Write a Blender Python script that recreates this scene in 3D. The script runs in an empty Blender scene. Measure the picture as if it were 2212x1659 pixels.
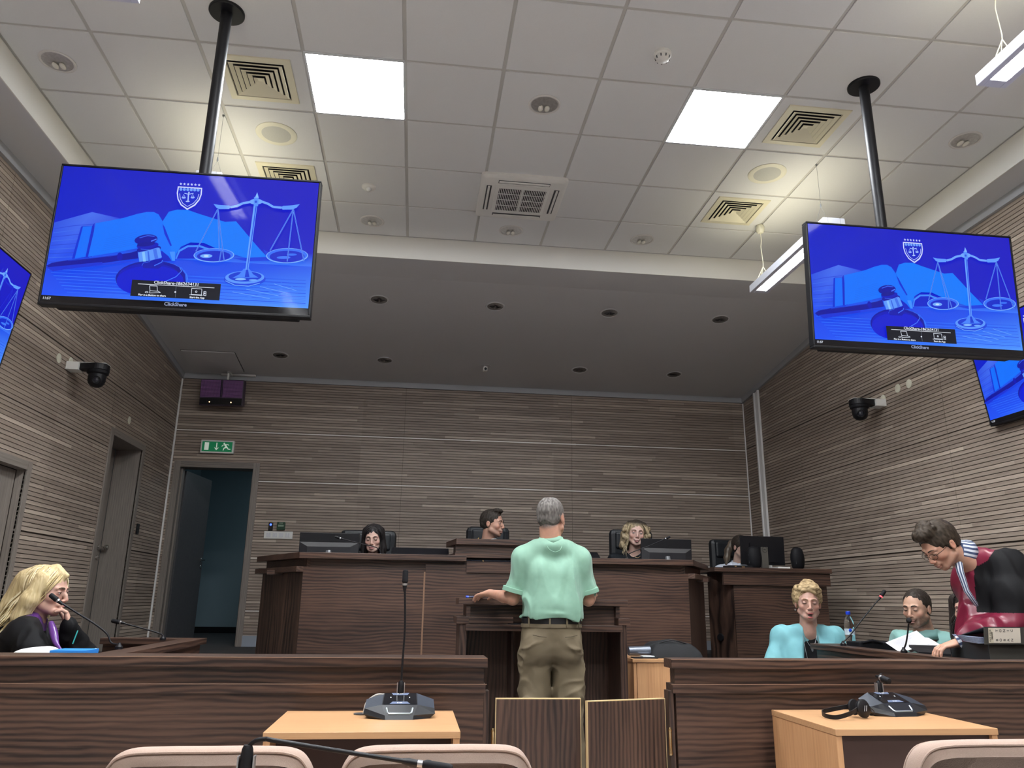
import bpy, math, random
import numpy as np
from mathutils import Matrix, Vector
random.seed(7)
# ------------------------------------------------------------------ camera
sc = bpy.context.scene
FPX, YAW, PIT, ROL, CZ = 1666.8, .119431, .274456, .0138209, 1.15
_f = Vector((math.sin(YAW)*math.cos(PIT), math.cos(YAW)*math.cos(PIT), math.sin(PIT)))
_r = Vector((math.cos(YAW), -math.sin(YAW), 0)); _u = _r.cross(_f)
_r, _u = math.cos(ROL)*_r+math.sin(ROL)*_u, -math.sin(ROL)*_r+math.cos(ROL)*_u
cd = bpy.data.cameras.new('camera'); cam = bpy.data.objects.new('camera', cd); sc.collection.objects.link(cam)
cd.sensor_width = 36; cd.lens = FPX/2212*36; cd.clip_start = .02; cd.clip_end = 60
cam.matrix_world = Matrix(((_r.x, _u.x, -_f.x, 0), (_r.y, _u.y, -_f.y, 0), (_r.z, _u.z, -_f.z, CZ), (0, 0, 0, 1)))
sc.camera = cam
def at(x, y, ax, v):
    """the real point that the photograph shows at a pixel, on a plane x, y or z = v"""
    d = _r*((x-1106)/FPX)-_u*((y-829.5)/FPX)+_f
    o = Vector((0, 0, CZ)); return o+d*((v-o[ax])/d[ax])
# ------------------------------------------------------------------ light and exposure
PANEL_E, TUBE_E, UP_E = 90.0, 440.0, 12.0
w = bpy.data.worlds.new('world'); sc.world = w; w.use_nodes = True
w.node_tree.nodes['Background'].inputs[0].default_value = (.5, .55, .6, 1)
w.node_tree.nodes['Background'].inputs[1].default_value = .02
sc.view_settings.view_transform = 'Standard'; sc.view_settings.look = 'None'
sc.view_settings.exposure = 0.0; sc.view_settings.gamma = 1
sc.cycles.use_denoising = True
sc.cycles.max_bounces = 7; sc.cycles.diffuse_bounces = 5; sc.cycles.sample_clamp_indirect = 6
# ------------------------------------------------------------------ helpers
C = sc.collection
def thing(name, label, cat, loc=(0, 0, 0), rz=0, group=None):
    o = bpy.data.objects.new(name, None); C.objects.link(o); o.empty_display_size = .1
    o.location = loc; o.rotation_euler = (0, 0, rz); o['label'] = label; o['category'] = cat
    if group: o['group'] = group
    return o
def tag(o, label, cat, group=None):
    o['label'] = label; o['category'] = cat
    if group: o['group'] = group
    return o
def kids(o, c=None):
    return [x for x in C.objects if x.parent == o]
def dup(root, loc=None, rz=None, label=None, group=None):
    r = root.copy(); C.objects.link(r)
    if loc is not None: r.location = loc
    if rz is not None: r.rotation_euler = (0, 0, rz)
    if label: r['label'] = label
    if group: r['group'] = group
    for ch in kids(root):
        c = ch.copy(); C.objects.link(c); c.parent = r
        for g in kids(ch):
            d = g.copy(); C.objects.link(d); d.parent = c
    return r
class MB:
    def __init__(s): s.v = []; s.f = []; s.m = []; s.M = None; s.mi = 0; s.col = None; s.cols = []
    def add(s, vs, fs, m=None):
        b = len(s.v)
        for p in vs:
            p = Vector(p)
            s.v.append(tuple(s.M @ p) if s.M is not None else tuple(p))
        for q in fs: s.f.append([b+i for i in q]); s.m.append(s.mi if m is None else m); s.cols.append(s.col)
        return s
    def box(s, x0, x1, y0, y1, z0, z1, m=None):
        return s.add([(x0, y0, z0), (x1, y0, z0), (x1, y1, z0), (x0, y1, z0), (x0, y0, z1), (x1, y0, z1), (x1, y1, z1), (x0, y1, z1)],
                     [(3, 2, 1, 0), (4, 5, 6, 7), (0, 1, 5, 4), (1, 2, 6, 5), (2, 3, 7, 6), (3, 0, 4, 7)], m)
    def prism(s, pts, z0, z1, m=None, ax=2):
        n = len(pts)
        def P(a, b, h): return (a, b, h) if ax == 2 else ((a, h, b) if ax == 1 else (h, a, b))
        vs = [P(a, b, z0) for a, b in pts]+[P(a, b, z1) for a, b in pts]
        return s.add(vs, [tuple(range(n))[::-1], tuple(range(n, 2*n))]+[(i, (i+1) % n, n+(i+1) % n, n+i) for i in range(n)], m)
    def poly(s, pts, m=None): return s.add(pts, [tuple(range(len(pts)))], m)
    def tube(s, pts, r, n=10, m=None, cap=True):
        pts = [Vector(p) for p in pts]; k = len(pts)
        rs = r if isinstance(r, (list, tuple)) else [r]*k
        t0 = (pts[1]-pts[0]).normalized(); a = t0.orthogonal().normalized(); vs = []
        for i, p in enumerate(pts):
            t = (pts[min(i+1, k-1)]-pts[max(i-1, 0)]).normalized()
            a = (a-t*a.dot(t)).normalized(); b = t.cross(a)
            for j in range(n):
                an = 2*math.pi*j/n; vs.append(p+(a*math.cos(an)+b*math.sin(an))*rs[i])
        fs = [(i*n+j, i*n+(j+1) % n, (i+1)*n+(j+1) % n, (i+1)*n+j) for i in range(k-1) for j in range(n)]
        if cap: fs += [tuple(range(n))[::-1], tuple(range((k-1)*n, k*n))]
        return s.add(vs, fs, m)
    def lathe(s, prof, c=(0, 0, 0), n=24, m=None, A=None):
        vs = []; k = len(prof); c = Vector(c)
        for r_, z in prof:
            for j in range(n):
                an = 2*math.pi*j/n; p = Vector((r_*math.cos(an), r_*math.sin(an), z))
                vs.append(c+(A @ p if A is not None else p))
        fs = [(i*n+j, i*n+(j+1) % n, (i+1)*n+(j+1) % n, (i+1)*n+j) for i in range(k-1) for j in range(n)]
        if prof[0][0] > 1e-5: fs.append(tuple(range(n))[::-1])
        if prof[-1][0] > 1e-5: fs.append(tuple(range((k-1)*n, k*n)))
        return s.add(vs, fs, m)
    def ball(s, c, r, n=16, m=None):
        rr = r if isinstance(r, (tuple, list)) else (r, r, r)
        A = Matrix.Diagonal(rr); k = n//2+1
        return s.lathe([(max(1e-6, math.sin(math.pi*i/k)), -math.cos(math.pi*i/k)) for i in range(k+1)], c, n, m, A)
    def build(s, name, mats, parent=None, bevel=0, smooth=False, label=None, kind=None, sub=0):
        if not isinstance(mats, (list, tuple)): mats = [mats]
        me = bpy.data.meshes.new(name)
        vs = s.v
        if parent is not None:
            I = parent.matrix_basis.inverted() if parent.parent is None else (parent.parent.matrix_basis @ parent.matrix_basis).inverted()
            vs = [tuple(I @ Vector(p)) for p in vs]
        me.from_pydata(vs, [], s.f)
        for m in mats: me.materials.append(m)
        me.polygons.foreach_set('material_index', s.m)
        if any(c is not None for c in s.cols):
            at_ = me.color_attributes.new('Col', 'FLOAT_COLOR', 'CORNER'); buf = []
            for p, c in zip(me.polygons, s.cols):
                for k, _ in enumerate(p.loop_indices):
                    cc = (c[k % len(c)] if isinstance(c[0], (tuple, list)) else c) if c is not None else (1, 1, 1)
                    buf += [cc[0], cc[1], cc[2], 1]
            at_.data.foreach_set('color', buf)
        if smooth: me.polygons.foreach_set('use_smooth', [True]*len(me.polygons))
        me.update()
        if smooth and smooth != 'all': me.set_sharp_from_angle(angle=math.radians(38))
        o = bpy.data.objects.new(name, me); C.objects.link(o)
        if parent is not None: o.parent = parent
        if bevel:
            b = o.modifiers.new('b', 'BEVEL'); b.width = bevel; b.segments = 2; b.limit_method = 'ANGLE'; b.angle_limit = .7
        if sub:
            b = o.modifiers.new('s', 'SUBSURF'); b.levels = sub; b.render_levels = sub
        if label: o['label'] = label
        if kind: o['kind'] = kind
        return o
def curve(P, n=8):
    P = [Vector(p) for p in P]; P = [2*P[0]-P[1]]+P+[2*P[-1]-P[-2]]; out = []
    for i in range(1, len(P)-2):
        for k in range(n):
            s = k/n; out.append(.5*((2*P[i])+(P[i+1]-P[i-1])*s+(2*P[i-1]-5*P[i]+4*P[i+1]-P[i+2])*s*s+(3*P[i]-P[i-1]-3*P[i+1]+P[i+2])*s**3))
    out.append(P[-2]); return out
# ------------------------------------------------------------------ materials
def sr(r, g, b):
    f = lambda c: (c/255/12.92) if c/255 <= .04045 else ((c/255+.055)/1.055)**2.4
    return (f(r), f(g), f(b), 1)
def mat(name, col=(.5, .5, .5, 1), rough=.5, metal=0, emit=None, es=0, spec=.5, noise=0, nscale=40, bump=0, trans=0, alpha=1, coat=0, ior=1.45):
    m = bpy.data.materials.new(name); m.use_nodes = True; nt = m.node_tree; b = nt.nodes['Principled BSDF']
    b.inputs['Base Color'].default_value = col; b.inputs['Roughness'].default_value = rough; b.inputs['Metallic'].default_value = metal
    b.inputs['Specular IOR Level'].default_value = spec; b.inputs['Transmission Weight'].default_value = trans; b.inputs['IOR'].default_value = ior
    b.inputs['Coat Weight'].default_value = coat; b.inputs['Alpha'].default_value = alpha
    if emit: b.inputs['Emission Color'].default_value = emit; b.inputs['Emission Strength'].default_value = es
    if noise or bump:
        tc = nt.nodes.new('ShaderNodeTexCoord'); n = nt.nodes.new('ShaderNodeTexNoise'); n.inputs['Scale'].default_value = nscale; n.inputs['Detail'].default_value = 5
        nt.links.new(tc.outputs['Object'], n.inputs['Vector'])
        if noise:
            mx = nt.nodes.new('ShaderNodeMix'); mx.data_type = 'RGBA'; mx.inputs[6].default_value = tuple(c*(1-noise) for c in col[:3])+(1,)
            mx.inputs[7].default_value = tuple(min(1, c*(1+noise)) for c in col[:3])+(1,)
            nt.links.new(n.outputs['Fac'], mx.inputs[0]); nt.links.new(mx.outputs[2], b.inputs['Base Color'])
        if bump:
            bp = nt.nodes.new('ShaderNodeBump'); bp.inputs['Strength'].default_value = bump; bp.inputs['Distance'].default_value = .002
            nt.links.new(n.outputs['Fac'], bp.inputs['Height']); nt.links.new(bp.outputs[0], b.inputs['Normal'])
    return m
def vmat(name, rough=.6, spec=.4, emit=0, bump=0, nscale=300, sheen=0, aniso=0, sss=0):
    """material whose colour is the mesh's own colour attribute"""
    m = bpy.data.materials.new(name); m.use_nodes = True; nt = m.node_tree; b = nt.nodes['Principled BSDF']
    a = nt.nodes.new('ShaderNodeAttribute'); a.attribute_name = 'Col'
    b.inputs['Roughness'].default_value = rough; b.inputs['Specular IOR Level'].default_value = spec; b.inputs['Sheen Weight'].default_value = sheen
    if emit:
        b.inputs['Base Color'].default_value = (.01, .01, .012, 1)
        nt.links.new(a.outputs['Color'], b.inputs['Emission Color']); b.inputs['Emission Strength'].default_value = emit
    else: nt.links.new(a.outputs['Color'], b.inputs['Base Color'])
    if sss:
        b.inputs['Subsurface Weight'].default_value = sss; b.inputs['Subsurface Radius'].default_value = (.01, .004, .002); b.inputs['Subsurface Scale'].default_value = .4
    if bump:
        tc = nt.nodes.new('ShaderNodeTexCoord'); n = nt.nodes.new('ShaderNodeTexNoise'); n.inputs['Scale'].default_value = nscale
        bp = nt.nodes.new('ShaderNodeBump'); bp.inputs['Strength'].default_value = bump; bp.inputs['Distance'].default_value = .001
        nt.links.new(tc.outputs['Object'], n.inputs['Vector']); nt.links.new(n.outputs['Fac'], bp.inputs['Height']); nt.links.new(bp.outputs[0], b.inputs['Normal'])
    return m
def wood(name, dark, mid, light, grain=0, rough=.42, sc_=1.0, fine=.5, seed=0, warp=1.0, amp=.17, pitch=.023):
    """veneer whose grain runs along axis `grain`: warped growth lines, fine pores and broad bands"""
    m = bpy.data.materials.new(name); m.use_nodes = True; nt = m.node_tree; b = nt.nodes['Principled BSDF']; L = nt.links.new
    tc = nt.nodes.new('ShaderNodeTexCoord'); sp = nt.nodes.new('ShaderNodeSeparateXYZ'); L(tc.outputs['Object'], sp.inputs[0])
    def N(along, across, det, rgh=.5, dist=0):
        mp = nt.nodes.new('ShaderNodeMapping'); s = [across*sc_]*3; s[grain] = along*sc_; mp.inputs['Scale'].default_value = s
        mp.inputs['Location'].default_value = (seed, seed*1.7, seed*.6); L(tc.outputs['Object'], mp.inputs[0])
        n = nt.nodes.new('ShaderNodeTexNoise'); n.inputs['Scale'].default_value = 1; n.inputs['Detail'].default_value = det; n.inputs['Roughness'].default_value = rgh; n.inputs['Distortion'].default_value = dist
        L(mp.outputs[0], n.inputs['Vector']); return n.outputs['Fac']
    def M(op, *a):
        n = nt.nodes.new('ShaderNodeMath'); n.operation = op
        for i, q in enumerate(a):
            if isinstance(q, (int, float)): n.inputs[i].default_value = q
            else: L(q, n.inputs[i])
        return n.outputs[0]
    ax = [i for i in range(3) if i != grain]
    across = M('ADD', sp.outputs[ax[0]], sp.outputs[ax[1]])
    wn = N(1.3, 4.5, 2); wn2 = N(6, 14, 2)
    ph = M('MULTIPLY_ADD', across, 6.2832/pitch, M('MULTIPLY_ADD', wn, 26*warp, M('MULTIPLY', wn2, 3.5*warp)))
    sn = M('SINE', ph); sn = M('MULTIPLY', M('POWER', M('MULTIPLY_ADD', sn, .5, .5), 1.6), M('MULTIPLY_ADD', N(2, 6, 2), 2.2, -.35))
    pores = N(4, 130, 5, .7); broad = N(.6, 5, 3, .6, .4)
    f = M('MULTIPLY_ADD', sn, -amp*1.6, M('MULTIPLY_ADD', pores, fine, M('MULTIPLY', broad, 1.06-fine)))
    cr = nt.nodes.new('ShaderNodeValToRGB'); e = cr.color_ramp.elements; e[0].position = .26; e[0].color = dark; e[1].position = .64; e[1].color = light
    k = e.new(.43); k.color = mid; L(f, cr.inputs[0]); L(cr.outputs[0], b.inputs['Base Color'])
    b.inputs['Roughness'].default_value = rough
    bp = nt.nodes.new('ShaderNodeBump'); bp.inputs['Strength'].default_value = .1; bp.inputs['Distance'].default_value = .001; L(pores, bp.inputs['Height']); L(bp.outputs[0], b.inputs['Normal'])
    return m
def slatmat(name, axis, pitch):
    """grooved oak-grey panelling: every slat made of lamellas of slightly different tone"""
    m = bpy.data.materials.new(name); m.use_nodes = True; nt = m.node_tree; b = nt.nodes['Principled BSDF']; L = nt.links.new
    tc = nt.nodes.new('ShaderNodeTexCoord'); sp = nt.nodes.new('ShaderNodeSeparateXYZ'); L(tc.outputs['Object'], sp.inputs[0])
    def M(op, a, b_=None, c=None):
        n = nt.nodes.new('ShaderNodeMath'); n.operation = op
        for i, q in enumerate((a, b_, c)):
            if q is None: continue
            if isinstance(q, (int, float)): n.inputs[i].default_value = q
            else: L(q, n.inputs[i])
        return n.outputs[0]
    along = sp.outputs[axis]; z = sp.outputs[2]
    row = M('FLOOR', M('DIVIDE', z, pitch)); 
    w1 = nt.nodes.new('ShaderNodeTexWhiteNoise'); w1.noise_dimensions = '1D'; L(row, w1.inputs['W'])
    cell = M('FLOOR', M('MULTIPLY_ADD', along, .75, M('MULTIPLY', w1.outputs['Value'], 7)))
    cv = nt.nodes.new('ShaderNodeCombineXYZ'); L(row, cv.inputs[0]); L(cell, cv.inputs[1])
    w2 = nt.nodes.new('ShaderNodeTexWhiteNoise'); w2.noise_dimensions = '2D'; L(cv.outputs[0], w2.inputs['Vector'])
    pn = M('FLOOR', M('MULTIPLY_ADD', along, .42, .3)); pr = M('FLOOR', M('DIVIDE', z, .59))
    cv2 = nt.nodes.new('ShaderNodeCombineXYZ'); L(pn, cv2.inputs[0]); L(pr, cv2.inputs[1])
    w3 = nt.nodes.new('ShaderNodeTexWhiteNoise'); w3.noise_dimensions = '2D'; L(cv2.outputs[0], w3.inputs['Vector'])
    mp = nt.nodes.new('ShaderNodeMapping'); s = [60, 60, 60]; s[axis] = 2.5; mp.inputs['Scale'].default_value = s; L(tc.outputs['Object'], mp.inputs[0])
    n = nt.nodes.new('ShaderNodeTexNoise'); n.inputs['Scale'].default_value = 1; n.inputs['Detail'].default_value = 5; n.inputs['Distortion'].default_value = .6; L(mp.outputs[0], n.inputs['Vector'])
    hi = M('POWER', w2.outputs['Value'], 6)
    f = M('MULTIPLY_ADD', n.outputs['Fac'], .75, M('MULTIPLY_ADD', hi, .42, M('MULTIPLY', w3.outputs['Value'], .16)))
    cr = nt.nodes.new('ShaderNodeValToRGB'); e = cr.color_ramp.elements
    e[0].position = .2; e[0].color = WALL_D; e[1].position = .95; e[1].color = WALL_L; k = e.new(.5); k.color = WALL_M
    L(f, cr.inputs[0]); L(cr.outputs[0], b.inputs['Base Color']); b.inputs['Roughness'].default_value = .5; b.inputs['Specular IOR Level'].default_value = .35
    return m
WALL_D = (.205, .160, .130, 1); WALL_M = (.32, .258, .212, 1); WALL_L = (.53, .44, .36, 1)
WH = mat('white plaster', (.66, .64, .62, 1), .8, noise=.02, nscale=3)
TILE = mat('ceiling tile', (.69, .695, .70, 1), .9, noise=.03, nscale=120)
TILEG = mat('ceiling grid rail', (.50, .49, .47, 1), .6)
SOFF = mat('grey white soffit', (.62, .62, .635, 1), .8, noise=.02, nscale=2)
DOORM = wood('door veneer', (.13, .11, .098, 1), (.20, .172, .152, 1), (.27, .235, .205, 1), 2, .5, 1.0, .8, 3, amp=.06, warp=.3)
DOORH = wood('door frame veneer', (.13, .11, .098, 1), (.20, .172, .152, 1), (.27, .235, .205, 1), 1, .5, 1.0, .8, 5, amp=.06, warp=.3)
WAL_X = wood('walnut grain across', (.013, .0066, .005, 1), (.050, .0255, .0175, 1), (.108, .058, .039, 1), 0)
WAL_Y = wood('walnut grain deep', (.013, .0066, .005, 1), (.050, .0255, .0175, 1), (.108, .058, .039, 1), 1, seed=4)
WAL_Z = wood('walnut grain upright', (.013, .007, .0055, 1), (.046, .025, .018, 1), (.104, .057, .040, 1), 2, seed=9)
BEE_X = wood('beech laminate across', (.42, .225, .105, 1), (.49, .27, .132, 1), (.56, .32, .16, 1), 0, .35, 1.0, .7, 2, amp=.05, warp=.5)
BEE_Z = wood('beech laminate upright', (.42, .21, .095, 1), (.54, .285, .135, 1), (.62, .345, .17, 1), 2, .4, 1.0, .7, 6, amp=.05, warp=.5)
EDGE = mat('pale edge band', (.42, .27, .16, 1), .5)
YEDGE = mat('raw pale edge band', (.62, .46, .24, 1), .5)
BLK = mat('black plastic', (.006, .006, .008, 1), .45, spec=.35)
BLKM = mat('matt black plastic', (.007, .007, .009, 1), .65, spec=.25)
GBLK = mat('gloss black plastic', (.008, .008, .010, 1), .12)
DGREY = mat('dark grey plastic', (.05, .052, .058, 1), .4)
GREY = mat('grey metal', (.25, .26, .27, 1), .4, .6)
CHR = mat('brushed steel', (.62, .60, .57, 1), .22, 1)
BRS = mat('brass hinge', (.55, .40, .22, 1), .25, 1)
ALU = mat('aluminium strip', (.80, .79, .78, 1), .4)
PWH = mat('white plastic', (.75, .74, .71, 1), .4)
CRM = mat('cream painted metal', (.72, .70, .58, 1), .45)
CARP = mat('dark grey carpet', (.05, .05, .052, 1), .95, noise=.3, nscale=300, bump=.5)
LEA = mat('black leather', (.008, .010, .013, 1), .42, noise=.2, nscale=60, bump=.3)
FLR = mat('pale laminate floor', (.35, .34, .33, 1), .5, noise=.1, nscale=4)
CORR = mat('blue grey corridor paint', (.25, .34, .38, 1), .8)
# ------------------------------------------------------------------ room
XL, XR, YB, YF = -2.9, 4.2, 9.42, -5.0
ZT, ZS, ZP = 4.274, 4.068, .62          # tiled ceiling, soffit, judges' platform
PX0, PX1, PY1, PY0 = -2.54, 3.952, 6.37, -4.4
PITCH = .0328
def S(o): o['kind'] = 'structure'; return o
S(MB().box(XL-.3, XR+.3, YF-.1, 6.45, -.1, 0).build('floor', FLR))
S(MB().box(XL, XR, 6.45, YB, 0, ZP).box(-2.79, -1.95, YB, YB+.2, 0, ZP).build('floor', CARP))
def slats(name, ax, lo, hi, face, out, z1f, openings, joints, seams=(), jm=None, z0=0.0):
    """grooved wall: ax = axis it runs along, face = the coordinate of its front, out = +1/-1 direction into the room"""
    mb = MB(); k = int(z0/PITCH)
    def quad(a, b, za, zb, d0, m):
        P = lambda a_, z_: (a_, face+d0, z_) if ax == 0 else (face+d0, a_, z_)
        mb.poly([P(a, za), P(b, za), P(b, zb), P(a, zb)], m)
    def face_box(a, b, za, zb, m):
        f0, f1 = face, face-out*.012
        if ax == 0: mb.box(a, b, min(f0, f1), max(f0, f1), za, zb, m)
        else: mb.box(min(f0, f1), max(f0, f1), a, b, za, zb, m)
    def spans(za, zb, g=0):
        sp = [(lo, hi)]
        for (a, b, c, d) in openings:
            a, b, d = a-g, b+g, d+g
            if zb > c and za < d:
                n = []
                for (p, q) in sp:
                    if b <= p or a >= q: n.append((p, q)); continue
                    if a > p: n.append((p, a))
                    if b < q: n.append((b, q))
                sp = n
        return sp
    while k*PITCH < 4.2:
        za, zb = k*PITCH+.0028, (k+1)*PITCH-.0028; k += 1
        bands = [(za, zb)]
        for j in joints:
            if za-.003 < j < zb+.003:
                bands = [(p, q) for p, q in ((za, j-.0035), (j+.0035, zb)) if q-p > .002]
        for za, zb in bands:
          for (a, b) in spans(za, zb):
            cuts = [a]+[s for s in seams if a < s < b]+[b]
            for c0, c1 in zip(cuts, cuts[1:]):
                e0, e1 = c0+(.0015 if c0 in seams else 0), c1-(.0015 if c1 in seams else 0)
                if za > max(z1f(e0 if ax == 1 else face), z1f(e1 if ax == 1 else face)): continue
                face_box(e0, e1, za, zb, 0)
    # backing
    zs = sorted(set([0, 4.3]+[c+(.02 if c else 0) for o in openings for c in o[2:]]))
    for za, zb in zip(zs, zs[1:]):
        for (a, b) in spans(za+.001, zb-.001, .02):
            f0, f1 = face-out*.009, face-out*.12
            if ax == 0: mb.box(a, b, min(f0, f1), max(f0, f1), za, zb, 1)
            else: mb.box(min(f0, f1), max(f0, f1), a, b, za, zb, 1)
    GRV = mat(name+' groove', (.055, .042, .034, 1), .8)
    return S(mb.build(name, [slatmat(name+' lamella', ax, PITCH), GRV]))
ztop = lambda y: ZS if y < 6.8 else ZS-(y-6.8)*.305/2.62
D2 = (7.604, 8.43, 0, 2.62); D1 = (5.25, 6.10, 0, 2.042)
slats('wall_left', 1, YF, YB, XL, 1, ztop, [D1, D2], (3.09, 2.49, 1.60), seams=(2.9, 5.2, 7.5))
slats('wall_right', 1, YF, YB, XR, -1, ztop, [], (3.09, 2.49, 1.60), seams=(3.2, 5.6, 8.0))
BD = (-2.785, -1.952, 0, 2.622)
slats('wall_back', 0, XL, XR, YB, -1, lambda x: 3.77, [BD], (3.067, 2.478, 1.59, 1.004), seams=(-.2, 1.9))
S(MB().box(XL-.1, XR+.1, YF-.1, YF, 0, 4.3).build('wall_front', WH))
# light strips in the back wall's joints and in the corners
mb = MB()
for z in (3.067, 2.478, 1.59, 1.004):
    if z < 2.62: mb.box(-1.88, XR, YB-.004, YB+.004, z-.004, z+.004)
    else: mb.box(XL, XR, YB-.004, YB+.004, z-.004, z+.004)
S(mb.build('trim_1', mat('pale joint strip', (.88, .86, .83, 1), .4)))
S(MB().box(XL, XL+.016, YB-.016, YB, ZP, 3.70).box(XR-.012, XR, YB-.012, YB, ZP, 3.70).build('trim_2', ALU))
S(MB().box(XR-.025, XR, 8.92, 8.955, ZP, 3.86).box(XR-.012, XR, 8.955, 9.03, ZP, 3.86).box(XR-.025, XR, 9.03, 9.055, ZP, 3.86).build('trim_3', [ALU]))
# crown strips
mb = MB()
GC = mat('grey crown strip', (.40, .41, .43, 1), .6)
mb.box(XL, XR, YB-.03, YB, 3.70, 3.77); mb.box(XL, XR, YB-.036, YB, 3.765, 3.775)
for x0, x1 in ((XL, XL+.03), (XR-.03, XR)):
    mb.box(x0, x1, YF, 6.8, ZS-.07, ZS)
    mb.add([(x, y, z) for x in (x0, x1) for (y, z) in ((6.8, ZS-.07), (6.8, ZS), (YB, 3.763), (YB, 3.693))], [(0, 1, 2, 3), (7, 6, 5, 4), (0, 3, 7, 4), (1, 0, 4, 5), (2, 1, 5, 6)])
S(mb.build('trim_4', GC))
# soffit: flat ring round the tiled field, then the part over the bench that slopes down to the back wall
mb = MB()
mb.box(XL-.1, PX0, YF, 6.8, ZS, ZT+.1); mb.box(PX1, XR+.1, YF, 6.8, ZS, ZT+.1); mb.box(PX0, PX1, PY1, 6.8, ZS, ZT+.1); mb.box(PX0, PX1, YF, PY0, ZS, ZT+.1)
zc = ztop(YB)
SLOPE = lambda x, y, h: (x, y, ZS-(y-6.8)*.305/2.62+h)
mb.add([SLOPE(XL-.1, 6.8, 0), SLOPE(XR+.1, 6.8, 0), SLOPE(XR+.1, YB+.1, 0), SLOPE(XL-.1, YB+.1, 0)]+[SLOPE(XL-.1, 6.8, .2), SLOPE(XR+.1, 6.8, .2), SLOPE(XR+.1, YB+.1, .2), SLOPE(XL-.1, YB+.1, .2)],
       [(0, 1, 2, 3), (7, 6, 5, 4), (0, 4, 5, 1), (1, 5, 6, 2), (2, 6, 7, 3), (3, 7, 4, 0)])
S(mb.build('ceiling', SOFF))
# fascia round the tiled field
mb = MB()
mb.box(PX0-.004, PX0+.004, PY0, PY1, ZS-.002, ZT); mb.box(PX1-.004, PX1+.004, PY0, PY1, ZS-.002, ZT); mb.box(PX0, PX1, PY1-.004, PY1+.004, ZS-.002, ZT)
S(mb.build('trim_5', mat('white fascia', (.78, .77, .73, 1), .7)))
# tiled field
GX0 = -1.996; GY0 = 4.002
mb = MB(); mb.box(PX0, PX1, PY0, PY1, ZT+.007, ZT+.05, 1)
LIGHTS = [(2, 0), (6, 0), (2, -4), (6, -4), (2, -8), (6, -8)]
for i in range(-1, 10):
    for j in range(-15, 4):
        x0, x1, y0, y1 = GX0+i*.6+.011, GX0+(i+1)*.6-.011, GY0+j*.6+.011, GY0+(j+1)*.6-.011
        x0, x1, y0, y1 = max(x0, PX0+.02), min(x1, PX1-.02), max(y0, PY0+.01), min(y1, PY1-.02)
        if x1-x0 < .03 or y1-y0 < .03 or (i, j) in LIGHTS: continue
        mb.box(x0, x1, y0, y1, ZT, ZT+.012, 0)
S(mb.build('ceiling', [TILE, TILEG], bevel=.002))
def frame_door(name, y0, y1, z0, z1, tw, depth):
    """door in the left wall: trim, reveal, leaf set back in it"""
    mb = MB(); t = .012
    mb.box(XL, XL+t, y0-tw, y0, z0, z1+tw, 0); mb.box(XL, XL+t, y1, y1+tw, z0, z1+tw, 0); mb.box(XL, XL+t, y0, y1, z1, z1+tw, 1)
    mb.box(XL-depth, XL+t*.5, y0-.03, y0, z0, z1+.03, 0); mb.box(XL-depth, XL+t*.5, y1, y1+.03, z0, z1+.03, 0); mb.box(XL-depth, XL+t*.5, y0, y1, z1, z1+.03, 1)
    o = S(mb.build(name, [DOORM, DOORH], bevel=.002))
    lf = MB().box(XL-depth-.04, XL-depth, y0, y1-.006, z0+.005, z1-.004).build('door_leaf', DOORM, o, bevel=.002)
    MB().box(XL-depth-.2, XL-depth-.1, y0-.1, y1+.1, z0, z1+.1).build('door_recess', BLKM, o)
    return o, lf
d1, l1 = frame_door('door_1', 5.25, 6.10, 0, 2.042, .065, .065)
d2, l2 = frame_door('door_2', 7.604, 8.43, ZP, 2.622, .065, .262)
def handle(parent, p, n, side, zrose=0):
    """lever handle: p on the leaf, n outward normal, side direction of the lever"""
    p = Vector(p); n = Vector(n); s = Vector(side)
    A = n.to_track_quat('Z', 'Y').to_matrix()
    mb = MB(); mb.lathe([(.026, 0), (.026, .006), (.022, .010), (.010, .010), (.010, .045), (.0, .045)], p, 20, A=A)
    e = p+n*.045; mb.tube([e-n*.006, e, e+s*.03, e+s*.125], [.010, .011, .0095, .0085], 12)
    mb.lathe([(.022, 0), (.022, .006), (.018, .010), (.0, .010)], p-Vector((0, 0, .085)), 20, A=A)
    return mb.build('door_handle', CHR, parent, smooth=True, label='steel lever handle with a keyhole rose')
mb = MB(); kc = Vector((XL-.262, 8.36, 1.617)); A = Vector((1, 0, 0)).to_track_quat('Z', 'Y').to_matrix()
mb.lathe([(.026, 0), (.026, .007), (.010, .011), (.010, .05), (.012, .055), (.024, .065), (.027, .08), (.022, .095), (.0, .10)], kc, 20, A=A)
mb.build('door_knob', CHR, d2, smooth=True, label='steel door knob')
mb = MB(); mb.lathe([(.024, 0), (.024, .008), (.008, .014), (.008, .022), (.0, .022)], kc-Vector((0, 0, .10)), 20, A=A); mb.build('lock_rose', CHR, d2, smooth=True)
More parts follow.
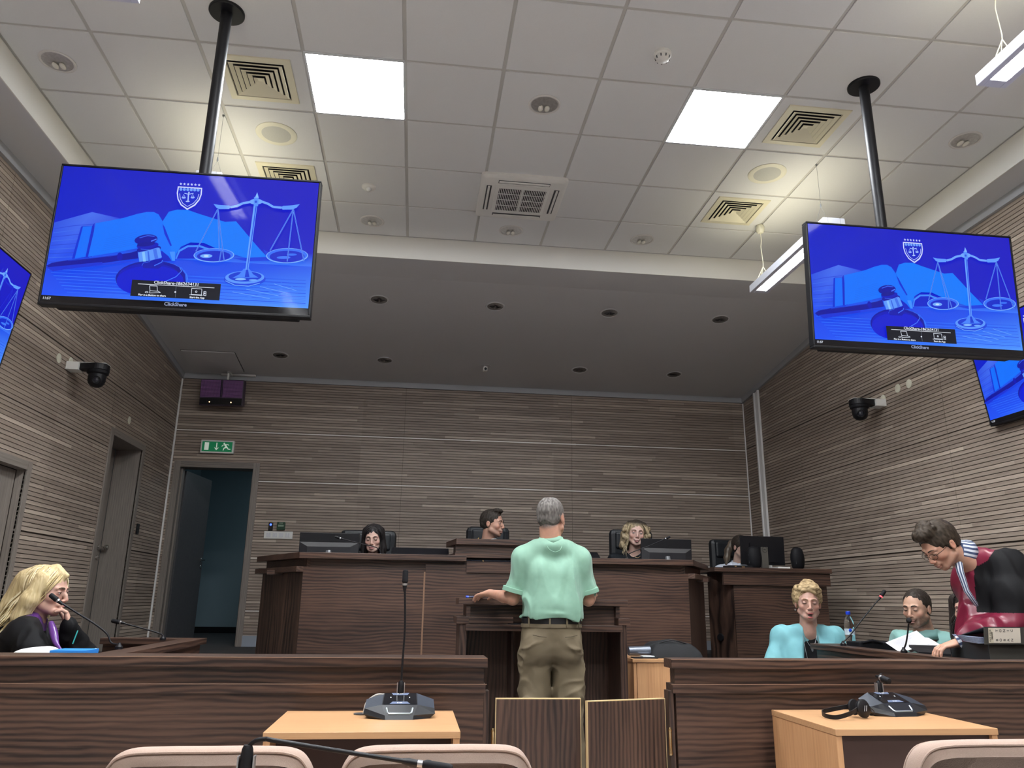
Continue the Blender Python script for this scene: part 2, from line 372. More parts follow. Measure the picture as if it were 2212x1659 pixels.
# back door: frame, leaf swung open into the corridor
mb = MB(); tw = .072
mb.box(BD[0]-tw, BD[0], YB-.014, YB, ZP, BD[3]+tw, 0); mb.box(BD[1], BD[1]+tw, YB-.014, YB, ZP, BD[3]+tw, 0); mb.box(BD[0], BD[1], YB-.014, YB, BD[3], BD[3]+tw, 1)
mb.box(BD[0]-.03, BD[0], YB-.006, YB+.2, ZP, BD[3], 0); mb.box(BD[1], BD[1]+.03, YB-.006, YB+.2, ZP, BD[3], 0); mb.box(BD[0]-.03, BD[1]+.03, YB-.006, YB+.2, BD[3], BD[3]+.03, 1)
mb.box(BD[0], BD[0]+.018, YB+.05, YB+.13, ZP, BD[3], 0); mb.box(BD[1]-.018, BD[1], YB+.05, YB+.13, ZP, BD[3], 0)
d3 = S(mb.build('door_3', [DOORM, wood('door header veneer', (.13, .11, .098, 1), (.20, .172, .152, 1), (.27, .235, .205, 1), 0, .5, 1.0, .8, 8)], bevel=.002))
mb = MB(); hx, hy = BD[0]+.02, YB+.2; ex, ey = -2.672, 10.40
dl = Vector((ex-hx, ey-hy, 0)).normalized(); nl = Vector((dl.y, -dl.x, 0)); W = .82
pts = [Vector((hx, hy, 0)), Vector((hx, hy, 0))+dl*W, Vector((hx, hy, 0))+dl*W-nl*.04, Vector((hx, hy, 0))-nl*.04]
mb.prism([(p.x, p.y) for p in pts], ZP+.008, 2.61)
lf3 = mb.build('door_leaf', mat('dark blue grey door veneer', (.075, .075, .08, 1), .5, noise=.25, nscale=30), d3, bevel=.002)
handle(d3, Vector((hx, hy, 1.60))+dl*(W-.06), nl, -dl)
# corridor behind the open door
mb = MB()
mb.box(XL-2.2, 1.5, 12.95, 13.05, 0, 3.4, 0); mb.box(-3.6, -3.5, YB+.2, 13, 0, 3.4, 0); mb.box(1.4, 1.5, YB+.2, 13, 0, 3.4, 0)
mb.box(XL-1, BD[0]-.03, YB+.12, YB+.2, 0, 3.4, 0); mb.box(BD[1]+.03, 1.5, YB+.12, YB+.2, 0, 3.4, 0); mb.box(BD[0]-.03, BD[1]+.03, YB+.12, YB+.2, BD[3]+.03, 3.4, 0)
S(mb.build('wall_corridor', CORR))
S(MB().box(-3.6, 1.5, YB+.2, 13, ZP-.1, ZP).build('floor', CARP)); S(MB().box(-3.6, 1.5, YB+.2, 13, 3.2, 3.3).build('ceiling', WH))
S(MB().box(-3.5, 1.4, 12.93, 12.95, ZP, ZP+.09).build('baseboard_corridor', BLKM))
S(MB().box(-1.88, -1.33, YB-.02, YB, ZP, ZP+.105).box(-1.88, -1.33, YB-.024, YB, ZP+.105, ZP+.118).box(2.7, XR, YB-.02, YB, ZP, ZP+.105).build('baseboard_back', mat('grey baseboard', (.28, .31, .36, 1), .5)))
cl = thing('corridor_fill_light', 'added unseen light panel on the corridor ceiling behind the open door', 'ceiling light', (-1.2, 11.4, 3.2))
MB().box(-1.35, -1.05, 10.9, 11.9, 3.17, 3.2).build('diffuser', mat('corridor fill glow', (.8, .9, 1, 1), .5, emit=(.75, .92, 1, 1), es=8.0), cl)  # added glowing panel, out of view, gives the corridor its bluish light
# ------------------------------------------------------------------ lamps and ceiling fittings
PANEL = mat('lit panel diffuser', (.9, .95, 1, 1), .5, emit=(.93, .965, 1, 1), es=PANEL_E)
ALUF = mat('white aluminium frame', (.62, .64, .66, 1), .4)
lp_lab = {(2, 0): 'square lit white ceiling panel left of the room centre, beside a square air diffuser', (6, 0): 'square lit white ceiling panel on the right half, left of a square air diffuser'}
for (i, j) in LIGHTS:
    x0, y0 = GX0+i*.6, GY0+j*.6
    t = thing('ceiling_light_panel', lp_lab.get((i, j), 'square lit white ceiling panel over the %s public seats on the %s side' % ('middle' if j == -4 else 'rear', 'left' if i == 2 else 'right')), 'ceiling light', (x0+.3, y0+.3, ZT), group='square lit ceiling panels')
    MB().box(x0+.012, x0+.588, y0+.012, y0+.588, ZT+.001, ZT+.006).build('diffuser', PANEL, t)
    mb = MB()
    for a, b, c, d in ((.0, .6, .0, .012), (.0, .6, .588, .6), (.0, .012, .012, .588), (.588, .6, .012, .588)): mb.box(x0+a, x0+b, y0+c, y0+d, ZT-.004, ZT+.006)
    mb.build('frame', ALUF, t)
# pendant luminaires: slim white housings with a bright louvre
TUBE = mat('fluorescent tube glow', (1, 1, 1, 1), .5, emit=(1, .975, .91, 1), es=TUBE_E)
UPL = mat('upward light slot', (1, 1, 1, 1), .5, emit=(1, .93, .66, 1), es=UP_E)
LHS = mat('white luminaire housing', (.62, .64, .70, 1), .4)
LOUV = mat('bright louvre', (.85, .87, .9, 1), .25, .3)
def luminaire(xc, y0, y1, label, rose=True):
    z = 3.70; h = .062; wd = .16; t = thing('pendant_luminaire', label, 'pendant lamp', (xc, (y0+y1)/2, z), group='slim pendant luminaires')
    mb = MB(); x0, x1 = xc-wd/2, xc+wd/2
    mb.box(x0, x0+.035, y0, y1, z, z+h); mb.box(x1-.035, x1, y0, y1, z, z+h); mb.box(x0+.035, x1-.035, y0, y0+.05, z, z+h); mb.box(x0+.035, x1-.035, y1-.05, y1, z, z+h)
    mb.box(x0+.035, x1-.035, y0+.05, y1-.05, z+h-.012, z+h)
    mb.build('housing', LHS, t, bevel=.003)
    mb = MB(); n = int((y1-y0-.1)/.028)
    for k in range(n):
        y = y0+.05+(k+.5)*(y1-y0-.1)/n; mb.box(x0+.035, x1-.035, y-.0012, y+.0012, z+.002, z+.026)
    mb.box(xc-.0015, xc+.0015, y0+.05, y1-.05, z+.002, z+.026)
    mb.build('louvre', LOUV, t)
    mb = MB(); 
    for dx in (-.022, .022): mb.tube([(xc+dx, y0+.06, z+.038), (xc+dx, y1-.06, z+.038)], .008, 8)
    mb.build('fluorescent_tube', TUBE, t)
    MB().box(x0+.03, x1-.03, y0+.08, y1-.08, z+h, z+h+.004).build('upper_diffuser', UPL, t)
    mb = MB(); yc = y0+.15
    mb.tube([(xc, yc, ZT), (xc, yc, z+h+.17)], .0012, 5); mb.tube([(xc, yc, z+h+.17), (xc-.06, yc, z+h)], .001, 5); mb.tube([(xc, yc, z+h+.17), (xc+.06, yc, z+h)], .001, 5)
    mb.lathe([(.004, 0), (.006, .01), (.004, .03)], (xc, yc, z+h+.16), 8); mb.lathe([(.006, -.012), (.009, 0)], (xc, yc, ZT), 8)
    mb.build('suspension_wire', GREY, t)
    yc = y1-.12; mb = MB()
    mb.lathe([(.001, -.075), (.022, -.07), (.034, -.055), (.038, -.02), (.03, -.004), (.03, 0)], (xc, yc, ZT), 16)
    rc = mb.build('ceiling_rose', CRM, t, smooth=True)
    mb = MB()
    cp = [(xc, yc, ZT-.07), (xc+.004, yc, ZT-.14), (xc-.006, yc, ZT-.2), (xc+.003, yc, z+h+.16), (xc+.0, yc, z+h+.13)]
    mb.tube(cp, .003, 6); mb.tube([cp[-1], (xc-.05, yc, z+h+.03), (xc-.055, yc, z+h)], .0025, 6); mb.tube([cp[-1], (xc+.05, yc, z+h+.04), (xc+.05, yc, z+h)], .0025, 6)
    mb.tube([cp[-1], (xc-.02, yc, z+h+.05), (xc-.01, yc, z+h)], .002, 6)
    mb.build('cable', CRM, t)
    return t
luminaire(2.80, 4.57, 5.81, 'slim pendant luminaire whose far end shows beside the right hanging screen')
luminaire(-1.415, 4.57, 5.81, 'slim pendant luminaire behind the large left hanging screen')
luminaire(2.80, 1.81, 3.05, 'slim pendant luminaire cut off by the top right corner of the photo')
luminaire(-1.415, 1.81, 3.05, 'slim pendant luminaire of which one end shows at the top left of the photo')
for y, d in ((-.95, 'middle'), (-3.7, 'rearmost')):
    for x, e in ((2.80, 'right'), (-1.415, 'left')): luminaire(x, y, y+1.24, 'slim pendant luminaire over the %s public seats on the %s side' % (d, e))
def xf(p, n):
    """frame at p whose local +Z is n"""
    return Matrix.Translation(Vector(p)) @ Vector(n).to_track_quat('Z', 'Y').to_matrix().to_4x4()
LAMPG = mat('frosted lamp bulb', (.75, .73, .66, 1), .25, spec=.6)
REFL = mat('mirror reflector', (.50, .49, .48, 1), .28, .55, noise=.35, nscale=45)
REFD = mat('dark mirror reflector', (.30, .295, .29, 1), .25, .5, noise=.5, nscale=40)
def downlight(name, p, n, R, label, dark=False, group=None):
    t = thing(name, label, 'recessed downlight', p, group=group)
    mb = MB(); mb.M = xf(p, n)
    mb.lathe([(R*.82, -.012), (R*.84, .004), (R*.92, .007), (R, .003), (R, 0)], n=36); mb.build('rim', WH if not dark else SOFF, t, smooth=True)
    mb = MB(); mb.M = xf(p, n)
    prof = [(R*.82, -.001), (R*.80, -.015), (R*.68, -.055), (R*.45, -.085), (.001, -.095)] if False else [(R*.83, .0012), (R*.76, .0014), (R*.60, .0011), (R*.3, .0009), (.001, .0008)]
    # shallow bowl drawn proud of the tile by a hair so that it stays in front of the ceiling sheet
    mb.lathe([(a, b) for a, b in prof], n=36); mb.build('reflector', REFD if dark else REFL, t, smooth=True)
    mb = MB(); mb.M = xf(p, n)
    for s in (-1, 1):
        if dark: mb.add([(s*R*.08, -R*.5, .002), (s*R*.66, -R*.1, .002), (s*R*.5, R*.1, .009), (s*R*.3, -R*.12, .012), (0, R*.45, .008)], [(0, 1, 2, 3, 4)])
        else: mb.ball((s*R*.2, R*.25, .012), (R*.17, R*.30, .012), 12)
    mb.build('lamp', LAMPG if not dark else BLK, t, smooth=True)
    return t
dl = [(-2.296, 4.302, 'recessed downlight with a mirror bowl, nearest the left wall'), (.704, 4.302, 'recessed downlight alone between the two lit ceiling panels'),
      (-.496, 6.10, 'recessed downlight beside the top right corner of the left hanging screen'), (.704, 6.10, 'recessed downlight just behind the ventilation cassette'),
      (1.884, 6.10, 'recessed downlight right of the ventilation cassette in the last tile row'), (3.66, 4.28, 'recessed downlight right of the right hanging screen\'s pole')]
for x, y, l in dl: downlight('downlight', (x, y, ZT), (0, 0, -1), .105, l, group='downlights in the tiled ceiling')
ns = Vector((0, -.305/2.62, -1)).normalized()
rows = ['front', 'back']
names = ['first from the left', 'second from the left', 'third from the left', 'last on the right']
for r_, (y, xs) in enumerate(((7.26, (-.47, .69, 1.87, 3.055)), (8.735, (-1.645, -.455, None, 1.865, 3.04)))):
    k = 0
    for x in xs:
        if x is None: continue
        lab = 'unlit downlight in the sloping soffit, %s row, %s' % (['nearer', 'farther'][r_], names[k]); k += 1
        downlight('soffit_downlight', (x, y, ztop(y)), ns, .098, lab, True, 'downlights in the sloping soffit')
# small sensor hanging in the farther row
t = thing('ceiling_sensor', 'small sensor hanging on a short rod from the soffit over the bench', 'sensor', (.723, 8.76, ztop(8.76)))
mb = MB(); z = ztop(8.76)
mb.lathe([(.075, -.004), (.075, .0), (.0, .001)], (.723, 8.76, z), 24); mb.tube([(.723, 8.74, z), (.723, 8.74, z-.04), (.723, 8.70, z-.05)], .012, 8); mb.build('mount', SOFF, t, smooth=True)
MB().box(.70, .746, 8.66, 8.72, z-.085, z-.035).build('sensor_head', PWH, t, bevel=.004); MB().lathe([(.016, 0), (.016, .012), (.0, .013)], (.723, 8.655, z-.065), 14, A=Vector((0, -1, 0)).to_track_quat('Z', 'Y').to_matrix()).build('lens', BLK, t)
# access hatch in the soffit
t = thing('access_hatch', 'square access hatch hanging slightly open in the grey soffit above the back door', 'hatch', (-2.44, 8.99, ztop(8.99)))
mb = MB()
for a, b, c, d in ((-2.745, -2.145, 8.71, 8.716), (-2.745, -2.739, 8.716, 9.262), (-2.151, -2.145, 8.716, 9.262), (-2.745, -2.145, 9.256, 9.264)):
    mb.add([SLOPE(a, c, -.001), SLOPE(b, c, -.001), SLOPE(b, d, -.001), SLOPE(a, d, -.001)], [(0, 1, 2, 3)])
mb.build('gap', BLK, t)
mb = MB(); mb.add([SLOPE(a, b, h-(.0 if b < 9 else (.022 if a > -2.4 else .004))) for h in (-.012, -.002) for a, b in ((-2.738, 8.718), (-2.152, 8.718), (-2.152, 9.252), (-2.738, 9.252))], [(0, 3, 2, 1), (4, 5, 6, 7), (0, 1, 5, 4), (1, 2, 6, 5), (2, 3, 7, 6), (3, 0, 4, 7)])
mb.build('flap', SOFF, t)
# round ceiling loudspeakers
for x, y, l in ((-1.096, 4.89, 'round flush ceiling loudspeaker between two square diffusers near the left hanging screen'), (2.498, 4.89, 'round flush ceiling loudspeaker between two square diffusers on the right half')):
    t = thing('ceiling_speaker', l, 'ceiling loudspeaker', (x, y, ZT), group='round ceiling loudspeakers')
    A = Matrix.Diagonal((1, 1, -1))
    MB().lathe([(.14, 0), (.14, .004), (.128, .008), (.112, .007)], (x, y, ZT), 40, A=A).build('rim', CRM, t, smooth=True)
    MB().lathe([(.113, .006), (.08, .0085), (.0, .0095)], (x, y, ZT), 40, A=A).build('grille', mat('speaker grille', (.50, .50, .46, 1), .7, noise=.3, nscale=500), t, smooth=True)
# square diffusers: nested sloping frames
DIFM = mat('cream diffuser paint', (.70, .66, .50, 1), .45)
for x, y, l in ((-1.10, 4.302, 'square cream air diffuser beside the left hanging screen\'s pole'), (-1.10, 5.49, 'square cream air diffuser half hidden by the top edge of the left hanging screen'),
                (2.496, 4.29, 'square cream air diffuser next to the right lit ceiling panel'), (2.49, 5.48, 'square cream air diffuser behind the right ceiling loudspeaker, near the far fascia')):
    t = thing('air_diffuser', l, 'air diffuser', (x, y, ZT), group='square ceiling air diffusers')
    def sq(mb, a, za, b, zb, m=0):
        P = [(x-a, y-a, za), (x+a, y-a, za), (x+a, y+a, za), (x-a, y+a, za), (x-b, y-b, zb), (x+b, y-b, zb), (x+b, y+b, zb), (x-b, y+b, zb)]
        mb.add(P, [(0, 1, 5, 4), (1, 2, 6, 5), (2, 3, 7, 6), (3, 0, 4, 7)], m)
    mb = MB(); sq(mb, .215, ZT, .213, ZT-.007); sq(mb, .213, ZT-.007, .172, ZT-.010); sq(mb, .172, ZT-.010, .168, ZT-.001); mb.build('frame', DIFM, t)
    MB().box(x-.17, x+.17, y-.17, y+.17, ZT-.002, ZT-.001).build('duct', BLKM, t)
    for k, a in enumerate((.160, .128, .096, .064)):
        mb = MB(); sq(mb, a, ZT-.012, a-.024, ZT-.003); sq(mb, a, ZT-.012, a-.002, ZT-.014); sq(mb, a-.002, ZT-.014, a-.024, ZT-.004); mb.build('vane', DIFM, t)
    mb = MB(); sq(mb, .032, ZT-.013, .012, ZT-.004); mb.poly([(x-.012, y-.012, ZT-.004), (x+.012, y-.012, ZT-.004), (x+.012, y+.012, ZT-.004), (x-.012, y+.012, ZT-.004)]); mb.build('core', DIFM, t)
A = Matrix.Diagonal((1, 1, -1))
t = thing('smoke_detector', 'white round smoke detector on the tile above the right lit panel', 'smoke detector', (1.313, 3.721, ZT))
MB().lathe([(.052, 0), (.052, .018), (.046, .024)], (1.313, 3.721, ZT), 28, A=A).build('base', PWH, t, smooth=True)
MB().lathe([(.044, .022), (.042, .040), (.030, .050), (.0, .052)], (1.313, 3.721, ZT), 28, A=A).build('chamber', PWH, t, smooth=True)
mb = MB()
for k in range(8):
    an = k*math.pi/4; mb.box(-.0015, .0015, .034, .0455, 0, .004); 
mb = MB()
for k in range(9):
    an = k*2*math.pi/9; c, s = math.cos(an), math.sin(an); mb.tube([(1.313+c*.0425, 3.721+s*.0425, ZT-.03), (1.313+c*.0395, 3.721+s*.0395, ZT-.044)], .004, 6)
mb.build('vent_slots', DGREY, t)
t = thing('motion_sensor', 'white domed motion sensor on the tile right of the left hanging screen', 'motion sensor', (-.492, 5.523, ZT))
MB().lathe([(.055, 0), (.054, .010), (.040, .022), (.020, .028), (.0, .028)], (-.492, 5.523, ZT), 28, A=A).build('base', PWH, t, smooth=True)
MB().ball((-.492, 5.512, ZT-.03), (.022, .022, .020), 16).build('sensor_dome', mat('milky dome', (.6, .6, .58, 1), .2), t, smooth=True)
# ventilation cassette
t = thing('air_conditioner_cassette', 'white ceiling air conditioner cassette with a dark slotted grille in the middle of the tiles', 'air conditioner', (.705, 5.50, ZT))
cx, cy = .705, 5.50
def rrect(a, b, r, n=5):
    P = []
    for sx, sy, a0 in ((1, 1, 0), (-1, 1, 90), (-1, -1, 180), (1, -1, 270)):
        for k in range(n+1):
            an = math.radians(a0+90*k/n); P.append((cx+sx*(a-r)+r*math.cos(an), cy+sy*(b-r)+r*math.sin(an)))
    return P
mb = MB(); o1, o2, o3 = rrect(.335, .335, .04), rrect(.335, .335, .04), rrect(.31, .31, .03); n = len(o1)
vs = [(a, b, ZT) for a, b in o1]+[(a, b, ZT-.022) for a, b in o2]+[(a, b, ZT-.032) for a, b in o3]
mb.add(vs, [(i, (i+1) % n, n+(i+1) % n, n+i) for i in range(n)]+[(n+i, n+(i+1) % n, 2*n+(i+1) % n, 2*n+i) for i in range(n)]+[tuple(range(2*n, 3*n))])
mb.build('front_panel', PWH, t, smooth=True)
z = ZT-.033; mb = MB()
for a, b, c, d in ((-.20, .20, -.275, -.235), (-.20, .20, .235, .275), (-.285, -.245, -.19, .19), (.245, .285, -.19, .19)): mb.box(cx+a, cx+b, cy+c, cy+d, z-.001, z+.002)
mb.build('air_slot', DGREY, t)
for a, b, c, d in ((-.195, .195, -.27, -.25), (-.195, .195, .25, .27), (-.275, -.258, -.185, .185), (.258, .275, -.185, .185)):
    MB().box(cx+a, cx+b, cy+c, cy+d, z-.008, z-.001).build('louvre', PWH, t, bevel=.002)
MB().box(cx-.215, cx+.215, cy-.215, cy+.215, z-.005, z).build('grille_frame', PWH, t, bevel=.003)
mb = MB(); mb.box(cx-.185, cx+.185, cy-.165, cy+.175, z-.0065, z-.005, 0)
for k in range(27):
    x = cx-.178+k*.0137
    if abs(x-cx) < .012: mb.box(cx-.008, cx+.008, cy-.165, cy+.175, z-.011, z-.005, 1); continue
    mb.box(x-.0027, x+.0027, cy-.165, cy+.175, z-.010, z-.006, 1)
for y in (-.09, 0, .09): mb.box(cx-.185, cx+.185, cy+y-.0025, cy+y+.0025, z-.010, z-.006, 1)
mb.build('grille', [BLKM, PWH], t)
# ------------------------------------------------------------------ screens
TVW, TVH = 1.245, .728
def txt(mb, s, size, O, R, U, N, off, col, al='CENTER', bold=0):
    """flat lettering laid on the plane O + a*R + b*U"""
    cu = bpy.data.curves.new('t', 'FONT'); cu.body = s; cu.size = size; cu.align_x = al; cu.align_y = 'CENTER'; cu.resolution_u = 2
    if bold: cu.offset = bold
    ob = bpy.data.objects.new('t', cu); C.objects.link(ob); me = ob.to_mesh()
    vs = [O+R*v.co.x+U*v.co.y+N*off for v in me.vertices]; fs = [tuple(p.vertices) for p in me.polygons]
    mb.col = col; mb.add(vs, fs); mb.col = None
    ob.to_mesh_clear(); bpy.data.objects.remove(ob); bpy.data.curves.remove(cu)
def homog(src, dst):
    A = []
    for (x, y), (u, v) in zip(src, dst): A += [[x, y, 1, 0, 0, 0, -u*x, -u*y, -u], [0, 0, 0, x, y, 1, -v*x, -v*y, -v]]
    return np.linalg.svd(np.array(A))[2][-1].reshape(3, 3)
HG = homog([(238, 50), (2133, 203), (2063, 1180), (70, 1063)], [(0, 0), (TVW, 0), (TVW, TVH), (0, TVH)])
def uv(x, y):
    q = HG @ np.array([x, y, 1]); return q[0]/q[2]-TVW/2, TVH/2-q[1]/q[2]
def screen_art(mb, y0):
    """the picture on the screen: open book, gavel, balance, shield and info box; local x right, z up, -y toward the viewer"""
    L = [y0]
    def P(pts, col, grad=None):
        L[0] -= .00012; c = sr(*col)[:3]
        mb.col = [sr(*g)[:3] for g in grad] if grad else c
        mb.poly([(uv(a, b)[0], L[0], uv(a, b)[1]) for a, b in pts]); mb.col = None
    def Q(u0, u1, v0, v1, col):
        L[0] -= .00012; mb.col = sr(*col)[:3] if not isinstance(col, list) else [sr(*g)[:3] for g in col]; mb.poly([(u0, L[0], v0), (u1, L[0], v0), (u1, L[0], v1), (u0, L[0], v1)]); mb.col = None
    def E(cx, cy, rx, ry, col, n=28, rot=0):
        c, s = math.cos(rot), math.sin(rot)
        P([(cx+rx*math.cos(a)*c-ry*math.sin(a)*s, cy+rx*math.cos(a)*s+ry*math.sin(a)*c) for a in [2*math.pi*k/n for k in range(n)]], col)
    def LN(pts, wd, col):
        for (a, b), (c, d) in zip(pts, pts[1:]):
            l = math.hypot(c-a, d-b); nx, ny = -(d-b)/l*wd/2, (c-a)/l*wd/2; P([(a+nx, b+ny), (c+nx, d+ny), (c-nx, d-ny), (a-nx, b-ny)], col)
    uL, uR, vT, vB = -TVW/2+.011, TVW/2-.012, TVH/2-.012, -TVH/2+.047
    Q(uL, uR, -.07, vT, [(0, 35, 205), (20, 25, 200), (10, 10, 190), (0, 20, 200)])
    Q(uL, uR, vB, -.07, [(25, 80, 245), (80, 150, 255), (30, 80, 235), (25, 60, 225)])
    Q(uL, uR, -.10, -.03, [(40, 95, 240), (60, 120, 250), (20, 30, 200), (25, 50, 220)]); Q(uL, uR, -.03, vT, [(0, 30, 205), (18, 22, 200), (25, 20, 195), (0, 22, 198)])
    P([(188, 475), (465, 403), (660, 448), (760, 500), (700, 760), (140, 780)], (45, 85, 228), [(40, 80, 225), (70, 110, 235), (40, 60, 220), (30, 60, 220), (30, 90, 240), (30, 80, 240)])
    for k in range(9): LN([(190-6*k, 520+30*k), (330+10*k, 500+32*k), (480, 490+33*k)], 5, (60, 105, 235) if k % 2 else (35, 70, 220))
    for k in range(26):
        y = 800+k*12; x0 = 140+k*3; x1 = min(2030, 2030-max(0, y+118-1105)*16)
        if y < 990 and x1 > x0+300: LN([(x0+k*7, y), (x1, y+(x1-x0)*.06)], 2+k % 3, (55, 120, 250) if k % 2 else (25, 70, 235))
    for k in range(9): LN([(1450+k*50, 1000-k*9), (1740+k*32, 1050-k*9)], 3, (110, 170, 255) if k % 2 else (60, 120, 250))
    P([(325, 742), (388, 512), (402, 506), (480, 506), (450, 735)], (0, 45, 215)); P([(345, 740), (403, 510), (472, 508), (432, 728)], (0, 108, 250))
    P([(425, 728), (470, 508), (488, 484), (470, 728)], (0, 35, 205))
    P([(443, 728), (497, 487), (600, 470), (700, 452), (800, 424), (870, 411), (920, 412), (955, 430), (985, 480), (1010, 560), (1045, 655), (1075, 765), (1050, 765), (1000, 710), (940, 670), (840, 665), (700, 690)], (0, 112, 252))
    for k in range(7): LN([(540+k*6, 688-k*14), (800, 640-k*14)], 1.5, (10, 95, 235))
    P([(985, 480), (1030, 412), (1090, 398), (1165, 400), (1250, 430), (1360, 465), (1440, 490), (1520, 487), (1600, 580), (1660, 650), (1748, 745), (1600, 752), (1400, 690), (1290, 640), (1190, 635), (1120, 665), (1085, 720), (1075, 765), (1050, 680), (1010, 560)], (0, 120, 252))
    P([(985, 500), (1000, 520), (1055, 655), (1045, 660), (1000, 570)], (0, 40, 215))
    P([(1085, 750), (1105, 690), (1170, 655), (1260, 655), (1380, 700), (1500, 750)], (60, 140, 255)); P([(1092, 750), (1115, 700), (1175, 668), (1255, 668), (1370, 712), (1480, 752)], (0, 30, 205))
    P([(980, 690), (1030, 730), (1055, 765), (1000, 770), (975, 740)], (0, 30, 200)); P([(1040, 700), (1060, 765), (1080, 765), (1078, 700)], (60, 140, 255))
    P([(1500, 752), (1748, 745), (1720, 690), (1850, 770), (1600, 775)], (20, 60, 225))
    # gavel and its block
    P([(140, 790), (180, 770), (300, 752), (500, 735), (655, 718), (700, 712), (760, 702), (806, 690), (812, 745), (700, 758), (560, 775), (300, 806), (170, 815)], (0, 6, 158))
    P([(300, 810), (700, 762), (810, 765), (500, 800)], (20, 60, 225)); E(677, 731, 20, 30, (0, 10, 180)); LN([(300, 757), (655, 722)], 3, (20, 60, 225))
    E(912, 893, 264, 130, (60, 130, 255)); E(908, 890, 260, 127, (0, 8, 160)); E(890, 878, 225, 98, (0, 14, 190)); E(900, 908, 245, 110, (0, 20, 210)); LN([(1010, 915), (1090, 880), (1130, 840), (1115, 812)], 5, (70, 130, 255)); LN([(1165, 915), (1160, 860), (1125, 815)], 9, (40, 100, 245))
    P([(835, 770), (992, 748), (1000, 795), (960, 822), (850, 815)], (0, 12, 175)); LN([(930, 800), (985, 775), (990, 760)], 6, (60, 120, 250)); LN([(840, 800), (850, 780), (900, 770)], 3, (60, 120, 250))
    E(890, 680, 88, 26, (0, 8, 165), rot=-.1); E(880, 655, 80, 24, (0, 16, 190), rot=-.1); E(868, 612, 84, 36, (0, 6, 160), rot=-.1); E(868, 645, 66, 16, (0, 6, 150), rot=-.1)
    LN([(820, 600), (880, 584), (930, 590)], 6, (50, 100, 240)); LN([(905, 625), (945, 610)], 8, (70, 120, 250)); LN([(830, 680), (900, 688), (960, 670)], 4, (60, 110, 245))
    P([(812, 705), (968, 672), (986, 742), (900, 765), (822, 772)], (90, 150, 250)); P([(840, 704), (860, 700), (870, 770), (850, 771)], (130, 190, 255)); P([(920, 685), (945, 680), (960, 748), (935, 755)], (60, 110, 235)); P([(880, 698), (890, 696), (900, 765), (888, 766)], (50, 100, 230))
    # balance
    E(1590, 905, 152, 52, (30, 70, 225)); E(1590, 892, 142, 46, (90, 150, 255)); E(1592, 886, 120, 36, (20, 60, 215)); P([(1582, 830), (1622, 830), (1650, 870), (1690, 895), (1500, 895), (1550, 870)], (70, 130, 250))
    P([(1600, 832), (1612, 832), (1625, 890), (1590, 890)], (20, 60, 215)); E(1560, 905, 40, 8, (130, 185, 255)); E(1650, 912, 30, 6, (110, 170, 255)); LN([(1450, 915), (1520, 948), (1620, 955), (1700, 935)], 5, (110, 170, 255))
    P([(1648, 380), (1674, 380), (1616, 838), (1594, 838)], (100, 160, 255)); P([(1662, 380), (1670, 380), (1610, 838), (1604, 838)], (30, 80, 230))
    P([(1356, 364), (1395, 372), (1470, 378), (1485, 386), (1470, 402), (1400, 402), (1378, 392)], (95, 155, 255)); LN([(1480, 390), (1530, 380), (1570, 362), (1625, 354)], 16, (110, 165, 255)); LN([(1705, 352), (1750, 368), (1790, 392), (1850, 398)], 16, (110, 165, 255))
    P([(1982, 374), (1930, 382), (1860, 386), (1845, 396), (1858, 412), (1930, 412), (1958, 400)], (95, 155, 255)); E(1665, 353, 48, 20, (110, 165, 255)); P([(1650, 320), (1684, 320), (1680, 385), (1648, 385)], (85, 145, 250)); P([(1673, 286), (1684, 325), (1656, 325)], (130, 185, 255)); E(1664, 354, 9, 9, (40, 80, 220))
    for cx, cy, rx, ry in ((1365, 733, 148, 50), (1895, 742, 152, 54)):
        E(cx, cy, rx, ry, (120, 175, 255)); E(cx, cy-2, rx-7, ry-5, (50, 110, 245)); E(cx, cy+6, rx-26, ry-12, (10, 40, 205))
    E(1310, 738, 44, 14, (110, 170, 255)); E(1310, 738, 18, 7, (190, 220, 255)); E(1870, 755, 50, 10, (60, 120, 245)); E(1930, 735, 36, 8, (50, 110, 240))
    for a, b in (((1390, 402), (1234, 705)), ((1390, 402), (1440, 775)), ((1390, 402), (1405, 700)), ((1420, 700), (1405, 780)), ((1936, 412), (1772, 705)), ((1936, 412), (1897, 785)), ((1936, 412), (2018, 785))): LN([a, b], 8, (95, 150, 250)); LN([a, b], 2.5, (10, 40, 200))
    # shield with six discs and a small balance, six stars above it
    P([(1098, 238), (1180, 244), (1275, 252), (1272, 300), (1258, 338), (1225, 378), (1168, 408), (1120, 374), (1096, 330), (1090, 285)], (205, 215, 255))
    P([(1106, 247), (1180, 252), (1266, 260), (1263, 300), (1250, 334), (1218, 370), (1169, 397), (1127, 368), (1104, 327), (1099, 285)], (15, 35, 200))
    LN([(1112, 290), (1116, 325), (1135, 360), (1169, 384)], 4, (190, 205, 255)); LN([(1169, 384), (1212, 362), (1242, 330), (1252, 296)], 4, (190, 205, 255))
    for k in range(6): E(1121+k*25, 260+k*1.6, 11, 11, (110, 160, 255), 12)
    for k in range(6):
        cx, cy = 1120+k*26.6, 222+k*2.1; P([(cx+(11 if q % 2 == 0 else 4.5)*math.sin(q*math.pi/5), cy-(11 if q % 2 == 0 else 4.5)*math.cos(q*math.pi/5)) for q in range(10)], (200, 212, 255))
    LN([(1177, 292), (1174, 345)], 9, (170, 195, 255)); E(1180, 286, 6, 7, (170, 195, 255), 10); LN([(1147, 290), (1178, 298), (1213, 292)], 5, (170, 195, 255)); E(1172, 349, 15, 5, (170, 195, 255), 12)
